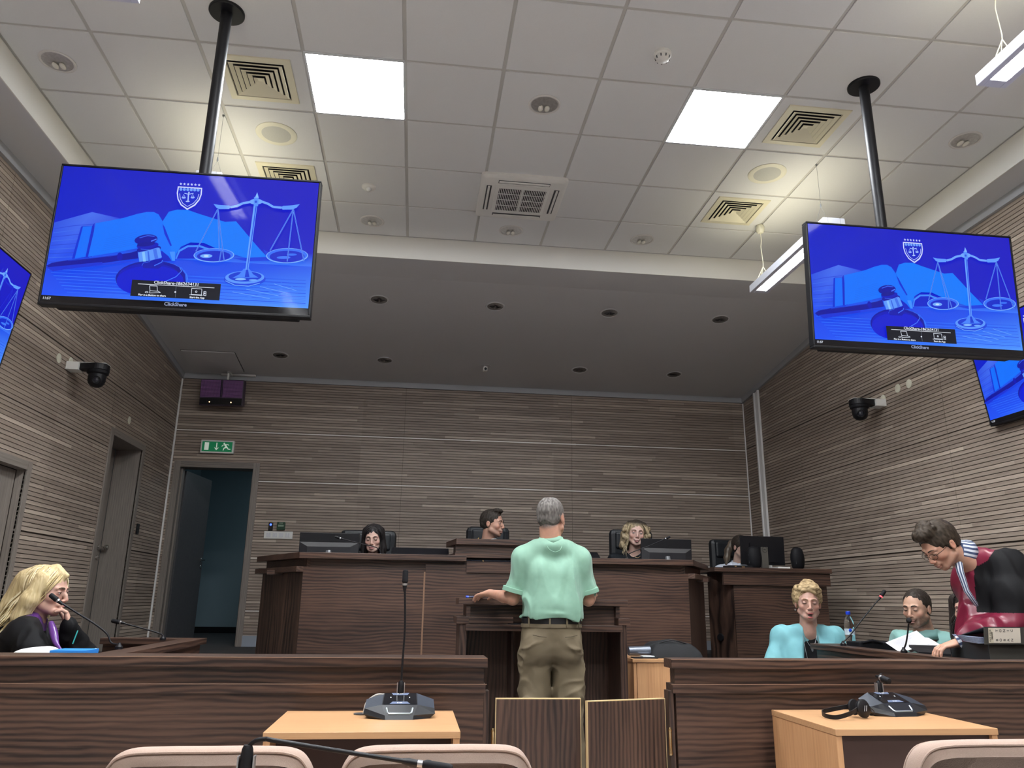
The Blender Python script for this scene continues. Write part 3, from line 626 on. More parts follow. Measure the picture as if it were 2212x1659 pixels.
    for cx in (1143, 1208): E(cx, 322, 15, 7, (150, 180, 255), 12); LN([(cx, 298), (cx-11, 320)], 2, (170, 195, 255)); LN([(cx, 298), (cx+11, 320)], 2, (170, 195, 255))
    # info box
    P([(777, 905), (1422, 943), (1412, 1060), (765, 1020)], (14, 16, 26))
    LN([(820, 935), (1375, 970)], 4, (225, 230, 240)); LN([(1098, 958), (1092, 1035)], 2, (120, 130, 150)); E(1092, 997, 7, 6, (220, 225, 235), 10)
    for seg in ([(905, 950), (960, 953), (962, 990), (908, 986), (905, 950)], [(908, 986), (905, 1002), (985, 1000), (962, 988)], [(1212, 972), (1285, 978), (1283, 1020), (1208, 1015), (1212, 972)], [(1195, 1018), (1290, 1024)], [(1300, 996), (1316, 997), (1315, 1026), (1298, 1024), (1300, 996)]): LN(seg, 4, (215, 222, 235))
    E(885, 997, 13, 6, (215, 222, 235), 12); E(885, 997, 8, 3, (14, 16, 26), 12); E(1245, 997, 8, 8, (215, 222, 235), 12); E(1245, 997, 4, 4, (14, 16, 26), 10); E(1307, 1010, 5, 6, (215, 222, 235), 10)
    R, U, N = Vector((1, 0, 0)), Vector((0, 0, 1)), Vector((0, -1, 0))
    def T(s, x, y, size, al='CENTER', col=(225, 230, 240), bold=0):
        a, b = uv(x, y); txt(mb, s, size, Vector((a, L[0]-.0004, b)), R, U, N, 0, sr(*col)[:3], al, bold)
    T('ClickShare-1862634131', 1102, 938, .0215, bold=.0004); T('Plug in a Button to share', 925, 1020, .0125, bold=.0005); T('Start the App', 1252, 1040, .0125, bold=.0005)
    P([(150, 812), (560, 778), (560, 795), (200, 840)], (10, 45, 215)); P([(310, 860), (700, 800), (690, 900), (600, 940), (330, 900)], (20, 62, 228)) if False else None
    L[0] = y0; T('ClickShare', 1084, 1075, .024, col=(150, 160, 190), bold=.0006); T('11:57', 108, 1018, .0165, 'LEFT', col=(200, 205, 215), bold=.0005)
SCRM = vmat('screen picture', .06, .14, emit=1.0)
_tv = {}
def tv(root, M):
    """screen, housing and bracket plate as parts, placed by the matrix M (local x right, z up, -y the viewing side)"""
    mb = MB(); mb.M = M; screen_art(mb, -.0262); mb.build('screen', SCRM, root)
    mb = MB(); mb.M = M
    mb.box(-TVW/2+.009, TVW/2-.009, -.0255, .0, -TVH/2+.012, TVH/2-.009)
    mb.build('panel', mat('screen glass', (.006, .006, .008, 1), .09), root)
    mb = MB(); mb.M = M
    w_, h_ = TVW/2, TVH/2
    mb.box(-w_, w_, -.03, .02, h_-.010, h_); mb.box(-w_, w_, -.03, .02, -h_, -h_+.013); mb.box(-w_, -w_+.010, -.03, .02, -h_+.013, h_-.010); mb.box(w_-.010, w_, -.03, .02, -h_+.013, h_-.010)
    mb.build('bezel', BLK, root, bevel=.003)
    mb = MB(); mb.M = M
    mb.box(-w_+.06, w_-.06, .0, .055, -h_+.0, h_-.30); mb.box(-w_+.004, w_-.004, .0, .022, -h_+.004, h_-.004)
    mb.build('rear_housing', BLKM, root, bevel=.006)
def hanging(name, lab, C0, yaw, tilt, pole):
    M = Matrix.Translation(C0) @ Matrix.Rotation(-yaw, 4, 'Z') @ Matrix.Rotation(tilt, 4, 'X')
    t = thing(name, lab, 'screen', (pole[0], pole[1], ZT), group='screens hanging from the ceiling on poles'); tv(t, M)
    px, py = pole
    MB().tube([(px, py, ZT-.012), (px, py, C0.z-.05)], .030, 24).build('pole', GBLK if False else BLK, t, smooth=True)
    MB().lathe([(.095, 0), (.095, -.012), (.090, -.016), (.03, -.016)], (px, py, ZT), 36).build('ceiling_plate', BLK, t, smooth=True)
    mb = MB(); mb.M = Matrix.Translation((px, py, C0.z)); mb.box(-.06, .06, -.06, .035, -.12, .12); mb.box(-.2, -.17, -.066, -.05, -.22, .22); mb.box(.17, .2, -.066, -.05, -.22, .22); mb.box(-.2, .2, -.062, -.045, -.1, .1)
    mb.build('bracket', BLKM, t)
hanging('hanging_screen', 'large hanging screen at the left with a blue picture of a book, gavel and scales', Vector((-1.177, 3.615, 2.817)), .0134, .028, (-1.172, 3.73))
hanging('hanging_screen', 'smaller-looking hanging screen at the right with the same blue picture of book, gavel and scales', Vector((2.70, 3.719, 2.851)), 0, .059, (2.640, 3.83))
for lab, x, y, z, ang, s in (('wall screen on the right wall, partly hidden behind the right hanging screen', 4.125, 4.43, 2.79, -math.pi/2, 1), ('wall screen on the left wall, cut off by the left edge of the photo', -2.83, 4.76, 2.96, math.pi/2, -1)):
    t = thing('wall_screen', lab, 'screen', (XR if s > 0 else XL, y, z), group='screens on the side walls')
    tv(t, Matrix.Translation((x, y, z)) @ Matrix.Rotation(ang, 4, 'Z') @ Matrix.Rotation(.12, 4, 'X'))
    X = XR if s > 0 else XL
    MB().box(min(X, X-s*.06), max(X, X-s*.06), y-.2, y+.2, z-.15, z+.15).build('bracket', BLKM, t)
# ------------------------------------------------------------------ dark walnut furniture
WM = [WAL_X, WAL_Z, WAL_Y, EDGE]
def P2(a, b, off=0):
    return (a, b)
# the judges' bench
t = thing('judges_bench', 'long dark walnut judges\' bench with a raised centre and slanting ends, before the back wall', 'bench', (.68, 6.5, 0))
bx0, bx1, by = -.84, 2.20, 6.20
ex0, ex1, ey = -1.27, 2.60, 6.93
MB().box(bx0, .076, by, by+.03, 0, 1.385).build('front_panel', WAL_X, t, bevel=.001)
MB().box(.088, 1.272, by, by+.03, 0, 1.42).build('front_panel', WAL_X, t, bevel=.001)
MB().box(1.284, bx1, by, by+.03, 0, 1.385).build('front_panel', WAL_X, t, bevel=.001)
MB().box(.076, .088, by-.004, by+.02, 0, 1.36).build('joint_strip', mat('light brown joint strip', (.20, .115, .07, 1), .5), t)
MB().box(1.272, 1.284, by-.004, by+.02, 0, 1.36).build('joint_strip', bpy.data.materials['light brown joint strip'], t)
MB().box(bx0+.01, bx1-.01, by+.03, by+.05, 1.30, 1.45).build('recessed_band', WAL_X, t)
# slanting ends
for s, (xa, xb) in ((-1, (bx0, ex0)), (1, (bx1, ex1))):
    d = Vector((xb-xa, ey-by, 0)).normalized(); n = Vector((s*d.y, -s*d.x, 0))
    A, B = Vector((xa, by, 0)), Vector((xb, ey, 0))
    def slab(o0, o1, z0, z1, e0=0, e1=0):
        q = [A-d*e0+n*o0, B+d*e1+n*o0, B+d*e1+n*o1, A-d*e0+n*o1]
        return [(p.x, p.y) for p in q], z0, z1
    mb = MB(); a, z0, z1 = slab(-.03, 0, 0, 1.345); mb.prism(a, z0, z1); mb.build('end_panel', WAL_Z, t, bevel=.001)
    mb = MB(); a, z0, z1 = slab(-.06, -.025, 1.345, 1.45); mb.prism(a, z0, z1); mb.build('recessed_band', WAL_X, t)
    mb = MB(); a, z0, z1 = slab(-.06, .055, 1.345, 1.385, -.0, .04); mb.prism(a, z0, z1); mb.build('ledge', WAL_X, t, bevel=.0015)
# top: front run, end runs as one slab each
def top(pts, z0, z1, name='bench_top', m=None): return MB().prism(pts, z0, z1).build(name, m or WAL_X, t, bevel=.002)
top([(bx0-.03, by-.05), (.40, by-.05), (.40, by+.32), (bx0+.1, by+.32)], 1.445, 1.49)
top([(1.0, by-.05), (bx1+.03, by-.05), (bx1-.1, by+.32), (1.0, by+.32)], 1.445, 1.49)
top([(bx0-.031, by-.05), (bx0+.099, by+.32), (ex0+.30, ey+.05), (ex0-.07, ey+.05)], 1.445, 1.49)
top([(bx1+.031, by-.05), (ex1+.07, ey+.05), (ex1-.30, ey+.05), (bx1-.099, by+.32)], 1.445, 1.49)
# raised centre
cx0, cx1 = .315, 1.05
MB().box(cx0, cx1, by-.02, by+.35, 1.49, 1.575).build('raised_panel', WAL_X, t, bevel=.001)
MB().prism([(cx0-.005, by-.035), (cx1+.005, by-.035), (cx1+.03, by+.3), (cx0-.05, by+.3)], 1.475, 1.51).build('ledge', WAL_X, t, bevel=.001)
MB().box(cx0+.09, cx1-.09, by-.012, by, 1.36, 1.445).build('centre_panel', WAL_X, t)
top([(cx0, by-.06), (cx1, by-.06), (cx1+.06, by+.38), (cx0-.06, by+.38)], 1.573, 1.618)
MB().box(ex0+.1, ex1-.1, by+.35, by+1.05, 1.33, 1.365).build('desk_top', WAL_X, t)
# clerk's desk
t = thing('clerk_desk', 'dark walnut clerk\'s desk right of the judges\' bench, by the right wall', 'desk', (3.2, 7.2, 0))
MB().box(2.90, 3.80, 6.98, 7.01, 0, 1.43).build('front_panel', WAL_X, t, bevel=.001)
MB().prism([(2.895, 6.985), (2.74, 7.20), (2.77, 7.22), (2.92, 7.01)], 0, 1.43).build('end_panel', WAL_Z, t)
MB().box(2.80, 3.83, 6.955, 6.99, 1.32, 1.435).build('recessed_band', WAL_X, t)
MB().prism([(2.71, 6.93), (3.84, 6.93), (3.84, 7.62), (2.71, 7.62)], 1.435, 1.475).build('desk_top', WAL_X, t, bevel=.002)
MB().box(3.76, 3.8, 7.01, 7.6, ZP, 1.435).build('end_panel', WAL_Z, t)
MB().lathe([(.035, 0), (.03, .01), (.0, .01)], (2.80, 7.105, .86), 16, A=Vector((-1.36, -1, 0)).normalized().to_track_quat('Z', 'Y').to_matrix()).build('cable_grommet', BLK, t)
# the bar: two barriers with a gap closed by two low gates
def barrier(label, x0, x1, e):
    t = thing('bar_barrier', label, 'barrier', ((x0+x1)/2, 3.4, 0), group='dark walnut bar barriers')
    MB().box(x0, x1, 3.335, 3.52 if e > 0 else 3.44, .887, .924).build('top_rail', WAL_X, t, bevel=.0015)
    MB().box(x0, x1, 3.3338, 3.336, .9215, .9243).box(x0, x1, 3.3438, 3.346, .8215, .8243).build('edge_highlight', mat('pale brown painted highlight', (.24, .145, .10, 1), .4), t)  # painted highlight: paler strips where the rails' front edges catch light
    i0, i1 = (x0, x1-.012) if e > 0 else (x0+.02, x1)
    MB().box(i0, i1, 3.36, 3.42, .824, .887).build('recessed_band', WAL_X, t)
    MB().box(x0 if e > 0 else x0+.005, x1-.006 if e > 0 else x1, 3.345, 3.435, .788, .824).build('lower_rail', WAL_X, t, bevel=.001)
    MB().box(i0, i1, 3.355, 3.425, 0, .788).build('front_panel', WAL_X, t)
    xp = x1-.012 if e > 0 else x0-.010
    MB().box(min(xp, xp+.022), max(xp, xp+.022), 3.36, 3.42, .02, .797).build('hinge_post', WAL_Z, t, bevel=.001)
    return t
barrier('long dark walnut barrier on the left, reaching to the left edge of the photo', XL, .316, 1)
barrier('dark walnut barrier on the right, behind the right light wood table', 1.092, XR, -1)
def gate(label, hx, w, ang, s):
    hx += s*.006; t = thing('swing_gate', label, 'gate', (hx, 3.39, 0), group='low swing gates between the barriers')
    M = Matrix.Translation((hx, 3.39, 0)) @ Matrix.Rotation(ang, 4, 'Z')
    a, b = (0, s*w)
    mb = MB(); mb.M = M; mb.box(min(a, b), max(a, b), -.008, .008, .12, .762); mb.build('leaf', WAL_Z, t)
    mb = MB(); mb.M = M; mb.box(min(a, b), max(a, b), -.0085, .0085, .762, .7655); mb.box(b-.0015, b+.0015, -.0085, .0085, .12, .7655); mb.box(a-.0015, a+.0015, -.0085, .0085, .12, .7655); mb.build('edge_band', YEDGE, t)
    for z in (.60, .23):
        x = hx-s*.013; mb = MB()
        mb.lathe([(.0, -.055), (.006, -.052), (.0085, -.048), (.0085, -.040), (.0075, -.038), (.0075, .038), (.0085, .040), (.0085, .048), (.006, .054), (.0, .056)], (x, 3.362, z), 14)
        mb.build('hinge', BRS, t, smooth=True, label='brass sprung hinge')
gate('left low swing gate with dark upright grain and a pale edge', .352, .352, -.01, 1)
gate('right low swing gate, standing slightly ajar toward the camera', 1.076, .365, .26, -1)
# side desks whose raised edges run toward the bar
def sidedesk(label, xe, s, y0, y1):
    """xe: the aisle edge; s: direction to the side wall"""
    t = thing('side_desk', label, 'desk', (xe+s*.35, (y0+y1)/2, 0), group='dark walnut side desks')
    X = lambda a: xe+s*a
    def bx(a0, a1, *r): return (min(X(a0), X(a1)), max(X(a0), X(a1)))+r
    MB().box(*bx(.03, .055, y0, y1-.03, 0, .86)).build('front_panel', WAL_Y, t)
    MB().box(*bx(.0, .12, y0, y1, .865, .90)).build('top_rail', WAL_Y, t, bevel=.0015)
    MB().box(*bx(.12, .60, y1-.12, y1, .865, .90)).build('top_rail', WAL_X, t, bevel=.0015)
    MB().box(*bx(.055, .60, y1-.06, y1-.035, .0, .865)).build('end_panel', WAL_X, t)
    MB().box(*bx(.055, .72, y0, y1-.06, .715, .745)).build('desk_top', WAL_Y, t)
    MB().box(*bx(.04, .70, y0+.02, y0+.045, 0, .715)).build('end_panel', WAL_X, t)
    return t
sidedesk('dark walnut side desk at the left, in front of the blonde woman in a robe', -1.285, -1, 3.53, 5.35)
sidedesk('dark walnut side desk at the right, carrying papers and the folder box', 2.715, 1, 3.46, 5.28)
# witness stand
t = thing('witness_stand', 'dark walnut witness lectern in the middle, in front of the standing man', 'lectern', (.81, 5.2, 0))
lx0, lx1, ly = .28, 1.345, 4.93
MB().box(lx0, lx1, ly-.01, ly+.34, 1.128, 1.166).build('top_shelf', WAL_X, t, bevel=.0015)
MB().box(lx0+.05, lx0+.075, ly+.01, ly+.33, 1.06, 1.128).box(lx1-.075, lx1-.05, ly+.01, ly+.33, 1.06, 1.128).box(lx0+.075, lx1-.075, ly+.05, ly+.07, 1.012, 1.128).build('recessed_band', WAL_X, t)
MB().box(lx1-.065, lx1+.01, ly-.015, ly+.36, 1.015, 1.055).build('ledge', WAL_X, t, bevel=.0015)
MB().box(lx0-.01, lx0+.065, ly-.015, ly+.36, 1.015, 1.055).box(lx0+.065, lx0+.34, ly-.005, ly+.06, 1.015, 1.055).build('ledge', WAL_X, t, bevel=.0015)
MB().box(lx0+.045, lx1-.045, ly-.035, ly+.30, .975, 1.012).build('writing_shelf', WAL_X, t, bevel=.0015)
for a, b in ((lx0+.01, lx0+.055), (lx1-.055, lx1-.01)):
    MB().box(a, b, ly, ly+.35, 0, 1.015).build('side_panel', WAL_Z, t, bevel=.001)
MB().box(lx0+.055, lx1-.055, ly+.32, ly+.345, 0, 1.015).box((lx0+lx1)/2-.19, (lx0+lx1)/2-.17, ly+.10, ly+.32, 0, .975).build('back_panel', WAL_Z, t)
# light wood cabinet behind the lectern
t = thing('wood_cabinet', 'small light wood cabinet between the lectern and the bench', 'cabinet', (1.70, 5.55, 0))
MB().box(1.475, 1.93, 5.32, 5.82, .768, .79).build('top_board', BEE_X, t, bevel=.002)
MB().box(1.485, 1.505, 5.335, 5.81, 0, .768).build('side_panel', BEE_Z, t); MB().box(1.90, 1.92, 5.335, 5.81, 0, .768).build('side_panel', BEE_Z, t)
MB().box(1.507, 1.898, 5.33, 5.35, .03, .765).build('front_panel', BEE_Z, t)
# light wood tables before the bar
BRN = mat('dark brown modesty board', (.055, .028, .022, 1), .55)
def ltable(label, x0, x1, y0, y1, deep):
    z = .73; t = thing('light_table', label, 'table', ((x0+x1)/2, (y0+y1)/2, 0), group='light wood tables before the barriers')
    MB().box(x0, x1, y0, y1, z-.022, z).build('table_top', BEE_X, t, bevel=.0015)
    MB().box(x0+.002, x0+.024, y0+.004, y1, 0, z-.022).build('side_panel', BEE_Z, t, bevel=.001)
    MB().box(x1-.024, x1-.002, y0+.004, y1, 0, z-.022).build('side_panel', BEE_Z, t, bevel=.001)
    MB().box(x0+.024, x1-.024, y0+deep, y0+deep+.016, .22, z-.024).build('modesty_panel', BRN, t)
    return t
ltable('light wood table left of the gates, carrying a microphone unit with a tall stem', -.462, .178, 2.79, 3.30, .13)
ltable('light wood table at the right, carrying a microphone unit and headphones', 1.502, 2.125, 2.79, 3.30, .02)
# ------------------------------------------------------------------ public chairs (only their backs rise into the picture)
FAB = mat('beige woven fabric', (.39, .285, .235, 1), .95, noise=.22, nscale=700, bump=.5)
CFR = mat('black chair frame', (.03, .03, .03, 1), .4)
def pubchair(label, xc, yb, w, ztop_):
    t = thing('visitor_chair', label, 'chair', (xc, yb, 0), group='beige fabric visitor chairs')
    n = 24; f = []
    prof0 = [(-1, -.36), (-1.02, -.18), (-.99, -.08), (-.90, -.028), (-.74, -.006), (-.4, .0), (0, .001), (.4, .0), (.74, -.006), (.90, -.028), (.99, -.08), (1.02, -.18), (1, -.36)]
    pc = curve([(a, b, 0) for a, b in prof0], 5); prof = [(p.x, p.y) for p in pc]
    mb = MB()
    def loop(sx, dz, y, bulge):
        return [(xc+a*w/2*sx, y+.035*(1-a*a)*-1+bulge, ztop_+b*1.0-dz) for a, b in prof]
    L = [loop(.96, .03, yb-.028, 0), loop(.985, .006, yb-.024, 0), loop(1, .0, yb-.008, 0), loop(1, 0, yb+.012, 0), loop(.985, .006, yb+.028, 0), loop(.95, .03, yb+.033, 0)]
    vs = [p for l in L for p in l]; k = len(prof)
    fs = [(a*k+i, a*k+i+1, (a+1)*k+i+1, (a+1)*k+i) for a in range(5) for i in range(k-1)]+[tuple(range(k)), tuple(range(5*k, 6*k))[::-1]]
    fs += [tuple(a*k for a in range(6))[::-1], tuple(a*k+k-1 for a in range(6))]
    mb.add(vs, fs); o = mb.build('backrest', FAB, t, smooth='all', sub=0)
    # piping seam following the edge
    mb = MB(); mb.tube([Vector(p)+Vector((0, -.001, 0)) for p in L[1]], .0028, 6); mb.tube([Vector(p) for p in L[4]], .0028, 6); mb.build('piping', FAB, t, smooth=True)
    MB().box(xc-w/2+.02, xc+w/2-.02, yb+.02, yb+.44, .42, .49).build('seat', FAB, t, bevel=.025)
    for sx in (-1, 1):
        MB().tube([(xc+sx*(w/2-.03), yb+.40, .43), (xc+sx*(w/2-.02), yb+.44, 0)], .011, 8).build('leg', CFR, t, smooth=True)
        MB().tube([(xc+sx*(w/2-.03), yb+.03, .62), (xc+sx*(w/2-.03), yb+.02, .40), (xc+sx*(w/2-.02), yb-.06, 0)], .011, 8).build('leg', CFR, t, smooth=True)
pubchair('beige fabric chair back at the bottom left, behind the bent gooseneck\'s base', -.395, 1.80, .43, .857)
pubchair('beige fabric chair back at the bottom centre, crossed by the bent gooseneck', .068, 1.80, .42, .857)
pubchair('beige fabric chair back cut off by the bottom right corner', 1.345, 1.78, .45, .862)
# ------------------------------------------------------------------ office chairs
def ochair(label, xc, yc, w, zt, rz=0, z0=ZP, h=.6):
    t = thing('office_chair', label, 'chair', (xc, yc, z0), group='black leather office chairs')
    M = Matrix.Translation((xc, yc, 0)) @ Matrix.Rotation(rz, 4, 'Z')
    mb = MB(); mb.M = M
    mb.box(-w/2, w/2, .0, .10, zt-h, zt); mb.build('backrest', LEA, t, bevel=.045)
    mb = MB(); mb.M = M; mb.box(-w/2+.05, w/2-.05, -.022, .02, zt-.19, zt-.03); mb.build('headrest_cushion', LEA, t, bevel=.02)
    mb = MB(); mb.M = M; mb.box(-w/2+.01, w/2-.01, -.46, .03, z0+.42, z0+.52); mb.build('seat', LEA, t, bevel=.03)
    for s in (-1, 1):
        mb = MB(); mb.M = M; mb.tube([(s*(w/2+.02), .02, z0+.52), (s*(w/2+.03), 0, z0+.68), (s*(w/2+.03), -.30, z0+.68), (s*(w/2+.0), -.30, z0+.47)], .016, 8); mb.build('armrest', BLK, t, smooth=True)
    mb = MB(); mb.M = M; mb.tube([(0, -.2, z0+.42), (0, -.2, z0+.08)], .03, 12)
    for k in range(5):
        a = k*2*math.pi/5; mb.tube([(0, -.2, z0+.09), (math.cos(a)*.3, -.2+math.sin(a)*.3, z0+.06)], .018, 8); mb.ball((math.cos(a)*.3, -.2+math.sin(a)*.3, z0+.028), .028, 8)
    mb.build('base', BLK, t, smooth=True)
ochair('black leather chair behind the dark haired woman at the left of the bench', -.44, 7.42, .52, 1.775)
ochair('black leather chair behind the man at the raised centre of the bench', .695, 7.55, .42, 1.845)
ochair('black leather chair behind the curly blonde woman on the bench', 2.08, 7.40, .43, 1.84)
ochair('black leather chair behind the woman in white at the clerk\'s desk', 3.33, 8.0, .46, 1.815)
# ------------------------------------------------------------------ things on the walls
for x, y, z, l in ((XL, 6.29, 2.973, 'cream round cover on the left wall, nearer of the two beside the left camera bracket'), (XL, 6.50, 3.005, 'cream round cover on the left wall just above the left camera bracket'), (XL, 7.949, 2.842, 'cream round cover alone on the left wall above the side door'),
                (XR, 6.155, 3.02, 'cream round cover on the right wall, middle one of three'), (XR, 5.993, 3.018, 'cream round cover on the right wall, nearest of three to the screens'), (XR, 6.387, 2.982, 'cream round cover on the right wall just above the right camera bracket')):
    t = thing('blank_cover', l, 'wall cover', (x, y, z), group='round covers on the side walls'); s = 1 if x < 0 else -1
    MB().lathe([(.040, 0), (.040, .004), (.036, .006), (.0, .006)], (x, y, z), 28, A=Vector((s, 0, 0)).to_track_quat('Z', 'Y').to_matrix()).build('disc', CRM, t, smooth=True)
def ptz(label, X, s, y, z):
    t = thing('video_camera', label, 'camera', (X, y, z), group='cameras on the side walls')
    def b(a0, a1): return (min(X+s*a0, X+s*a1), max(X+s*a0, X+s*a1))
    MB().box(*b(0, .10), y-.055, y+.055, z-.03, z+.035).build('wall_bracket', PWH, t, bevel=.003, label='white wall bracket')
    MB().box(*b(.0, .31), y-.05, y+.05, z+.033, z+.038).build('bracket_plate', PWH, t)
    cx = X+s*.235; mb = MB()
    P = [(X+s*.09, y-.03), (X+s*.15, y-.055), (cx, y-.085)]+[(cx+s*.085*math.cos(a), y+.085*math.sin(a)) for a in [math.pi/2*(k/8-1)+0 for k in range(1, 16)]]+[(cx, y+.085), (X+s*.15, y+.055), (X+s*.09, y+.03)]
    if s < 0: P = P[::-1]
    mb.prism(P, z-.022, z+.030); mb.build('camera_base', BLK, t, bevel=.006)
    mb = MB(); mb.lathe([(.084, -.022), (.082, -.045), (.068, -.056), (.068, -.058)], (cx, y, z), 32); mb.build('turntable', BLKM, t, smooth=True)
    mb = MB(); mb.lathe([(.067, -.055), (.068, -.10), (.060, -.130), (.040, -.152), (.018, -.160), (.0, -.161)], (cx, y, z), 32); mb.build('camera_head', BLK, t, smooth=True)
    d = Vector((-s*.0-cx*.12, -1, -.12)).normalized(); A = d.to_track_quat('Z', 'Y').to_matrix(); c = Vector((cx, y, z-.105))
    MB().lathe([(.034, .045), (.034, .068), (.028, .072), (.026, .064), (.0, .064)], c, 24, A=A).build('lens', GBLK, t, smooth=True)
    MB().lathe([(.018, .0645), (.012, .069), (.0, .071)], c, 20, A=A).build('lens_glass', mat('lens glass', (.03, .03, .04, 1), .05), t, smooth=True)
ptz('black round video camera on a white bracket on the left wall', XL, 1, 6.48, 2.955)
ptz('black round video camera on a white bracket on the right wall', XR, -1, 6.40, 2.935)
t = thing('infrared_panel', 'purple lit infrared panel of small dots under a white bracket, above the back door', 'infrared panel', (-2.36, 9.2, 3.49))
MB().box(-2.43, -2.03, 9.34, 9.40, 3.745, 3.765).box(-2.33, -2.30, 9.22, 9.36, 3.735, 3.76).box(-2.325, -2.305, 9.22, 9.25, 3.62, 3.75).build('bracket', PWH, t)
M = Matrix.Translation((-2.365, 9.2, 3.49)) @ Matrix.Rotation(-.06, 4, 'Z') @ Matrix.Rotation(.10, 4, 'X')
mb = MB(); mb.M = M; mb.box(-.25, .25, 0, .10, -.155, .155); mb.build('housing', mat('dark purple grey housing', (.06, .04, .07, 1), .4), t, bevel=.004)
mb = MB(); mb.M = M; mb.box(-.243, -.006, -.004, 0, -.06, .148); mb.box(.006, .243, -.004, 0, -.06, .148); mb.build('emitter_plate', mat('dark violet plate', (.02, .008, .035, 1), .3), t)
mb = MB(); mb.M = M
for i in range(36):
    for j in range(14):
        x = -.237+i*.0135; z = -.053+j*.0148
        if abs(x) < .01: continue
        mb.add([(x-.0018, -.005, z-.0018), (x+.0018, -.005, z-.0018), (x+.0018, -.005, z+.0018), (x-.0018, -.005, z+.0018)], [(0, 1, 2, 3)])
o = mb.build('light_dots', mat('violet diode glow', (.5, .2, .5, 1), .5, emit=(.55, .25, .62, 1), es=.75), t); o['kind'] = 'stuff'
mb = MB(); mb.M = M; mb.box(-.243, .243, -.005, 0, -.148, -.07); mb.build('lower_strip', GBLK, t)
for x in (-.13, .12):
    mb = MB(); mb.M = M; mb.ball((x, -.006, -.118), .0065, 8); mb.build('indicator_lamp', mat('warm indicator', (1, .7, .4, 1), .5, emit=(1, .62, .25, 1), es=6), t)
t = thing('emergency_exit_sign', 'green and white emergency exit sign with arrow and running figure above the back door', 'sign', (-2.385, YB, 2.87))
x0, x1, z0, z1 = -2.575, -2.195, 2.79, 2.945
MB().box(x0, x1, YB-.05, YB, z0, z1).build('housing', PWH, t, bevel=.004)
GRN = mat('sign green', (.005, .16, .06, 1), .4, emit=(.004, .13, .05, 1), es=.5); SW = mat('sign white', (.7, .75, .7, 1), .5, emit=(.6, .7, .6, 1), es=.35)
MB().box(x0+.018, x1-.018, YB-.0525, YB-.05, z0+.018, z1-.018).build('green_panel', GRN, t)
def sg(n, polys):
    mb = MB()
    for p in polys: mb.poly([(x0+a, YB-.0535, z0+b) for a, b in p])
    mb.build(n, SW, t)
sg('door_symbol', [[(.045, .035), (.095, .035), (.095, .125), (.045, .125)]])
sg('arrow_symbol', [[(.178, .065), (.190, .065), (.190, .125), (.178, .125)], [(.184, .033), (.212, .068), (.184, .060), (.156, .068)]])
def limb(a, b, w0, w1):
    l = math.hypot(b[0]-a[0], b[1]-a[1]); nx, ny = -(b[1]-a[1])/l, (b[0]-a[0])/l; return [(a[0]-nx*w0, a[1]-ny*w0), (b[0]-nx*w1, b[1]-ny*w1), (b[0]+nx*w1, b[1]+ny*w1), (a[0]+nx*w0, a[1]+ny*w0)]
sg('running_figure', [[(.268+.010*math.cos(k*.628), .118+.010*math.sin(k*.628)) for k in range(10)], limb((.275, .108), (.300, .072), .010, .009), limb((.278, .104), (.250, .096), .005, .004), limb((.250, .096), (.244, .080), .004, .0035),
    limb((.284, .104), (.312, .108), .005, .004), limb((.312, .108), (.325, .094), .004, .0035), limb((.298, .074), (.270, .062), .008, .006), limb((.270, .062), (.262, .034), .006, .005), limb((.302, .074), (.318, .052), .008, .006), limb((.318, .052), (.345, .050), .006, .005)])
t = thing('switch_panel', 'white panel of four light switches right of the back door', 'light switch', (-1.59, YB, 1.857))
MB().box(-1.755, -1.43, YB-.012, YB, 1.815, 1.90).build('cover_plate', PWH, t, bevel=.003)
for k in range(4):
    x = -1.727+k*.072; mb = MB(); mb.box(x, x+.024, YB-.018, YB-.012, 1.832, 1.883); mb.box(x+.027, x+.051, YB-.018, YB-.012, 1.832, 1.883); mb.build('rocker_switch', mat('rocker white', (.66, .66, .68, 1), .35), t, bevel=.001)
t = thing('access_reader', 'small black card reader with a blue light right of the back door', 'card reader', (-1.687, YB, 1.955))
MB().box(-1.712, -1.662, YB-.02, YB, 1.905, 2.0).build('housing', GBLK, t, bevel=.004)
MB().lathe([(.012, 0), (.012, .001), (.0, .001)], (-1.687, YB-.021, 1.975), 16, A=Vector((0, -1, 0)).to_track_quat('Z', 'Y').to_matrix()).build('status_light', mat('blue light', (.1, .2, 1, 1), .5, emit=(.05, .12, 1, 1), es=3), t)
t = thing('door_release_box', 'small dark green emergency release box beside the black card reader', 'wall button', (-1.57, YB, 1.965))
MB().box(-1.615, -1.522, YB-.035, YB, 1.915, 2.008).build('housing', mat('dark green plastic', (.01, .045, .02, 1), .4), t, bevel=.005)
MB().box(-1.60, -1.537, YB-.038, YB-.035, 1.952, 1.974).build('front_label', mat('pale green label', (.2, .28, .2, 1), .5), t)
MB().box(-1.59, -1.547, YB-.038, YB-.035, 1.988, 1.998).build('upper_label', bpy.data.materials['pale green label'], t)
t = thing('card_reader', 'slim black card reader on the left wall beside the side door', 'card reader', (XL, 8.60, 1.83))
MB().box(XL, XL+.02, 8.575, 8.625, 1.775, 1.88).build('housing', BLK, t, bevel=.004)
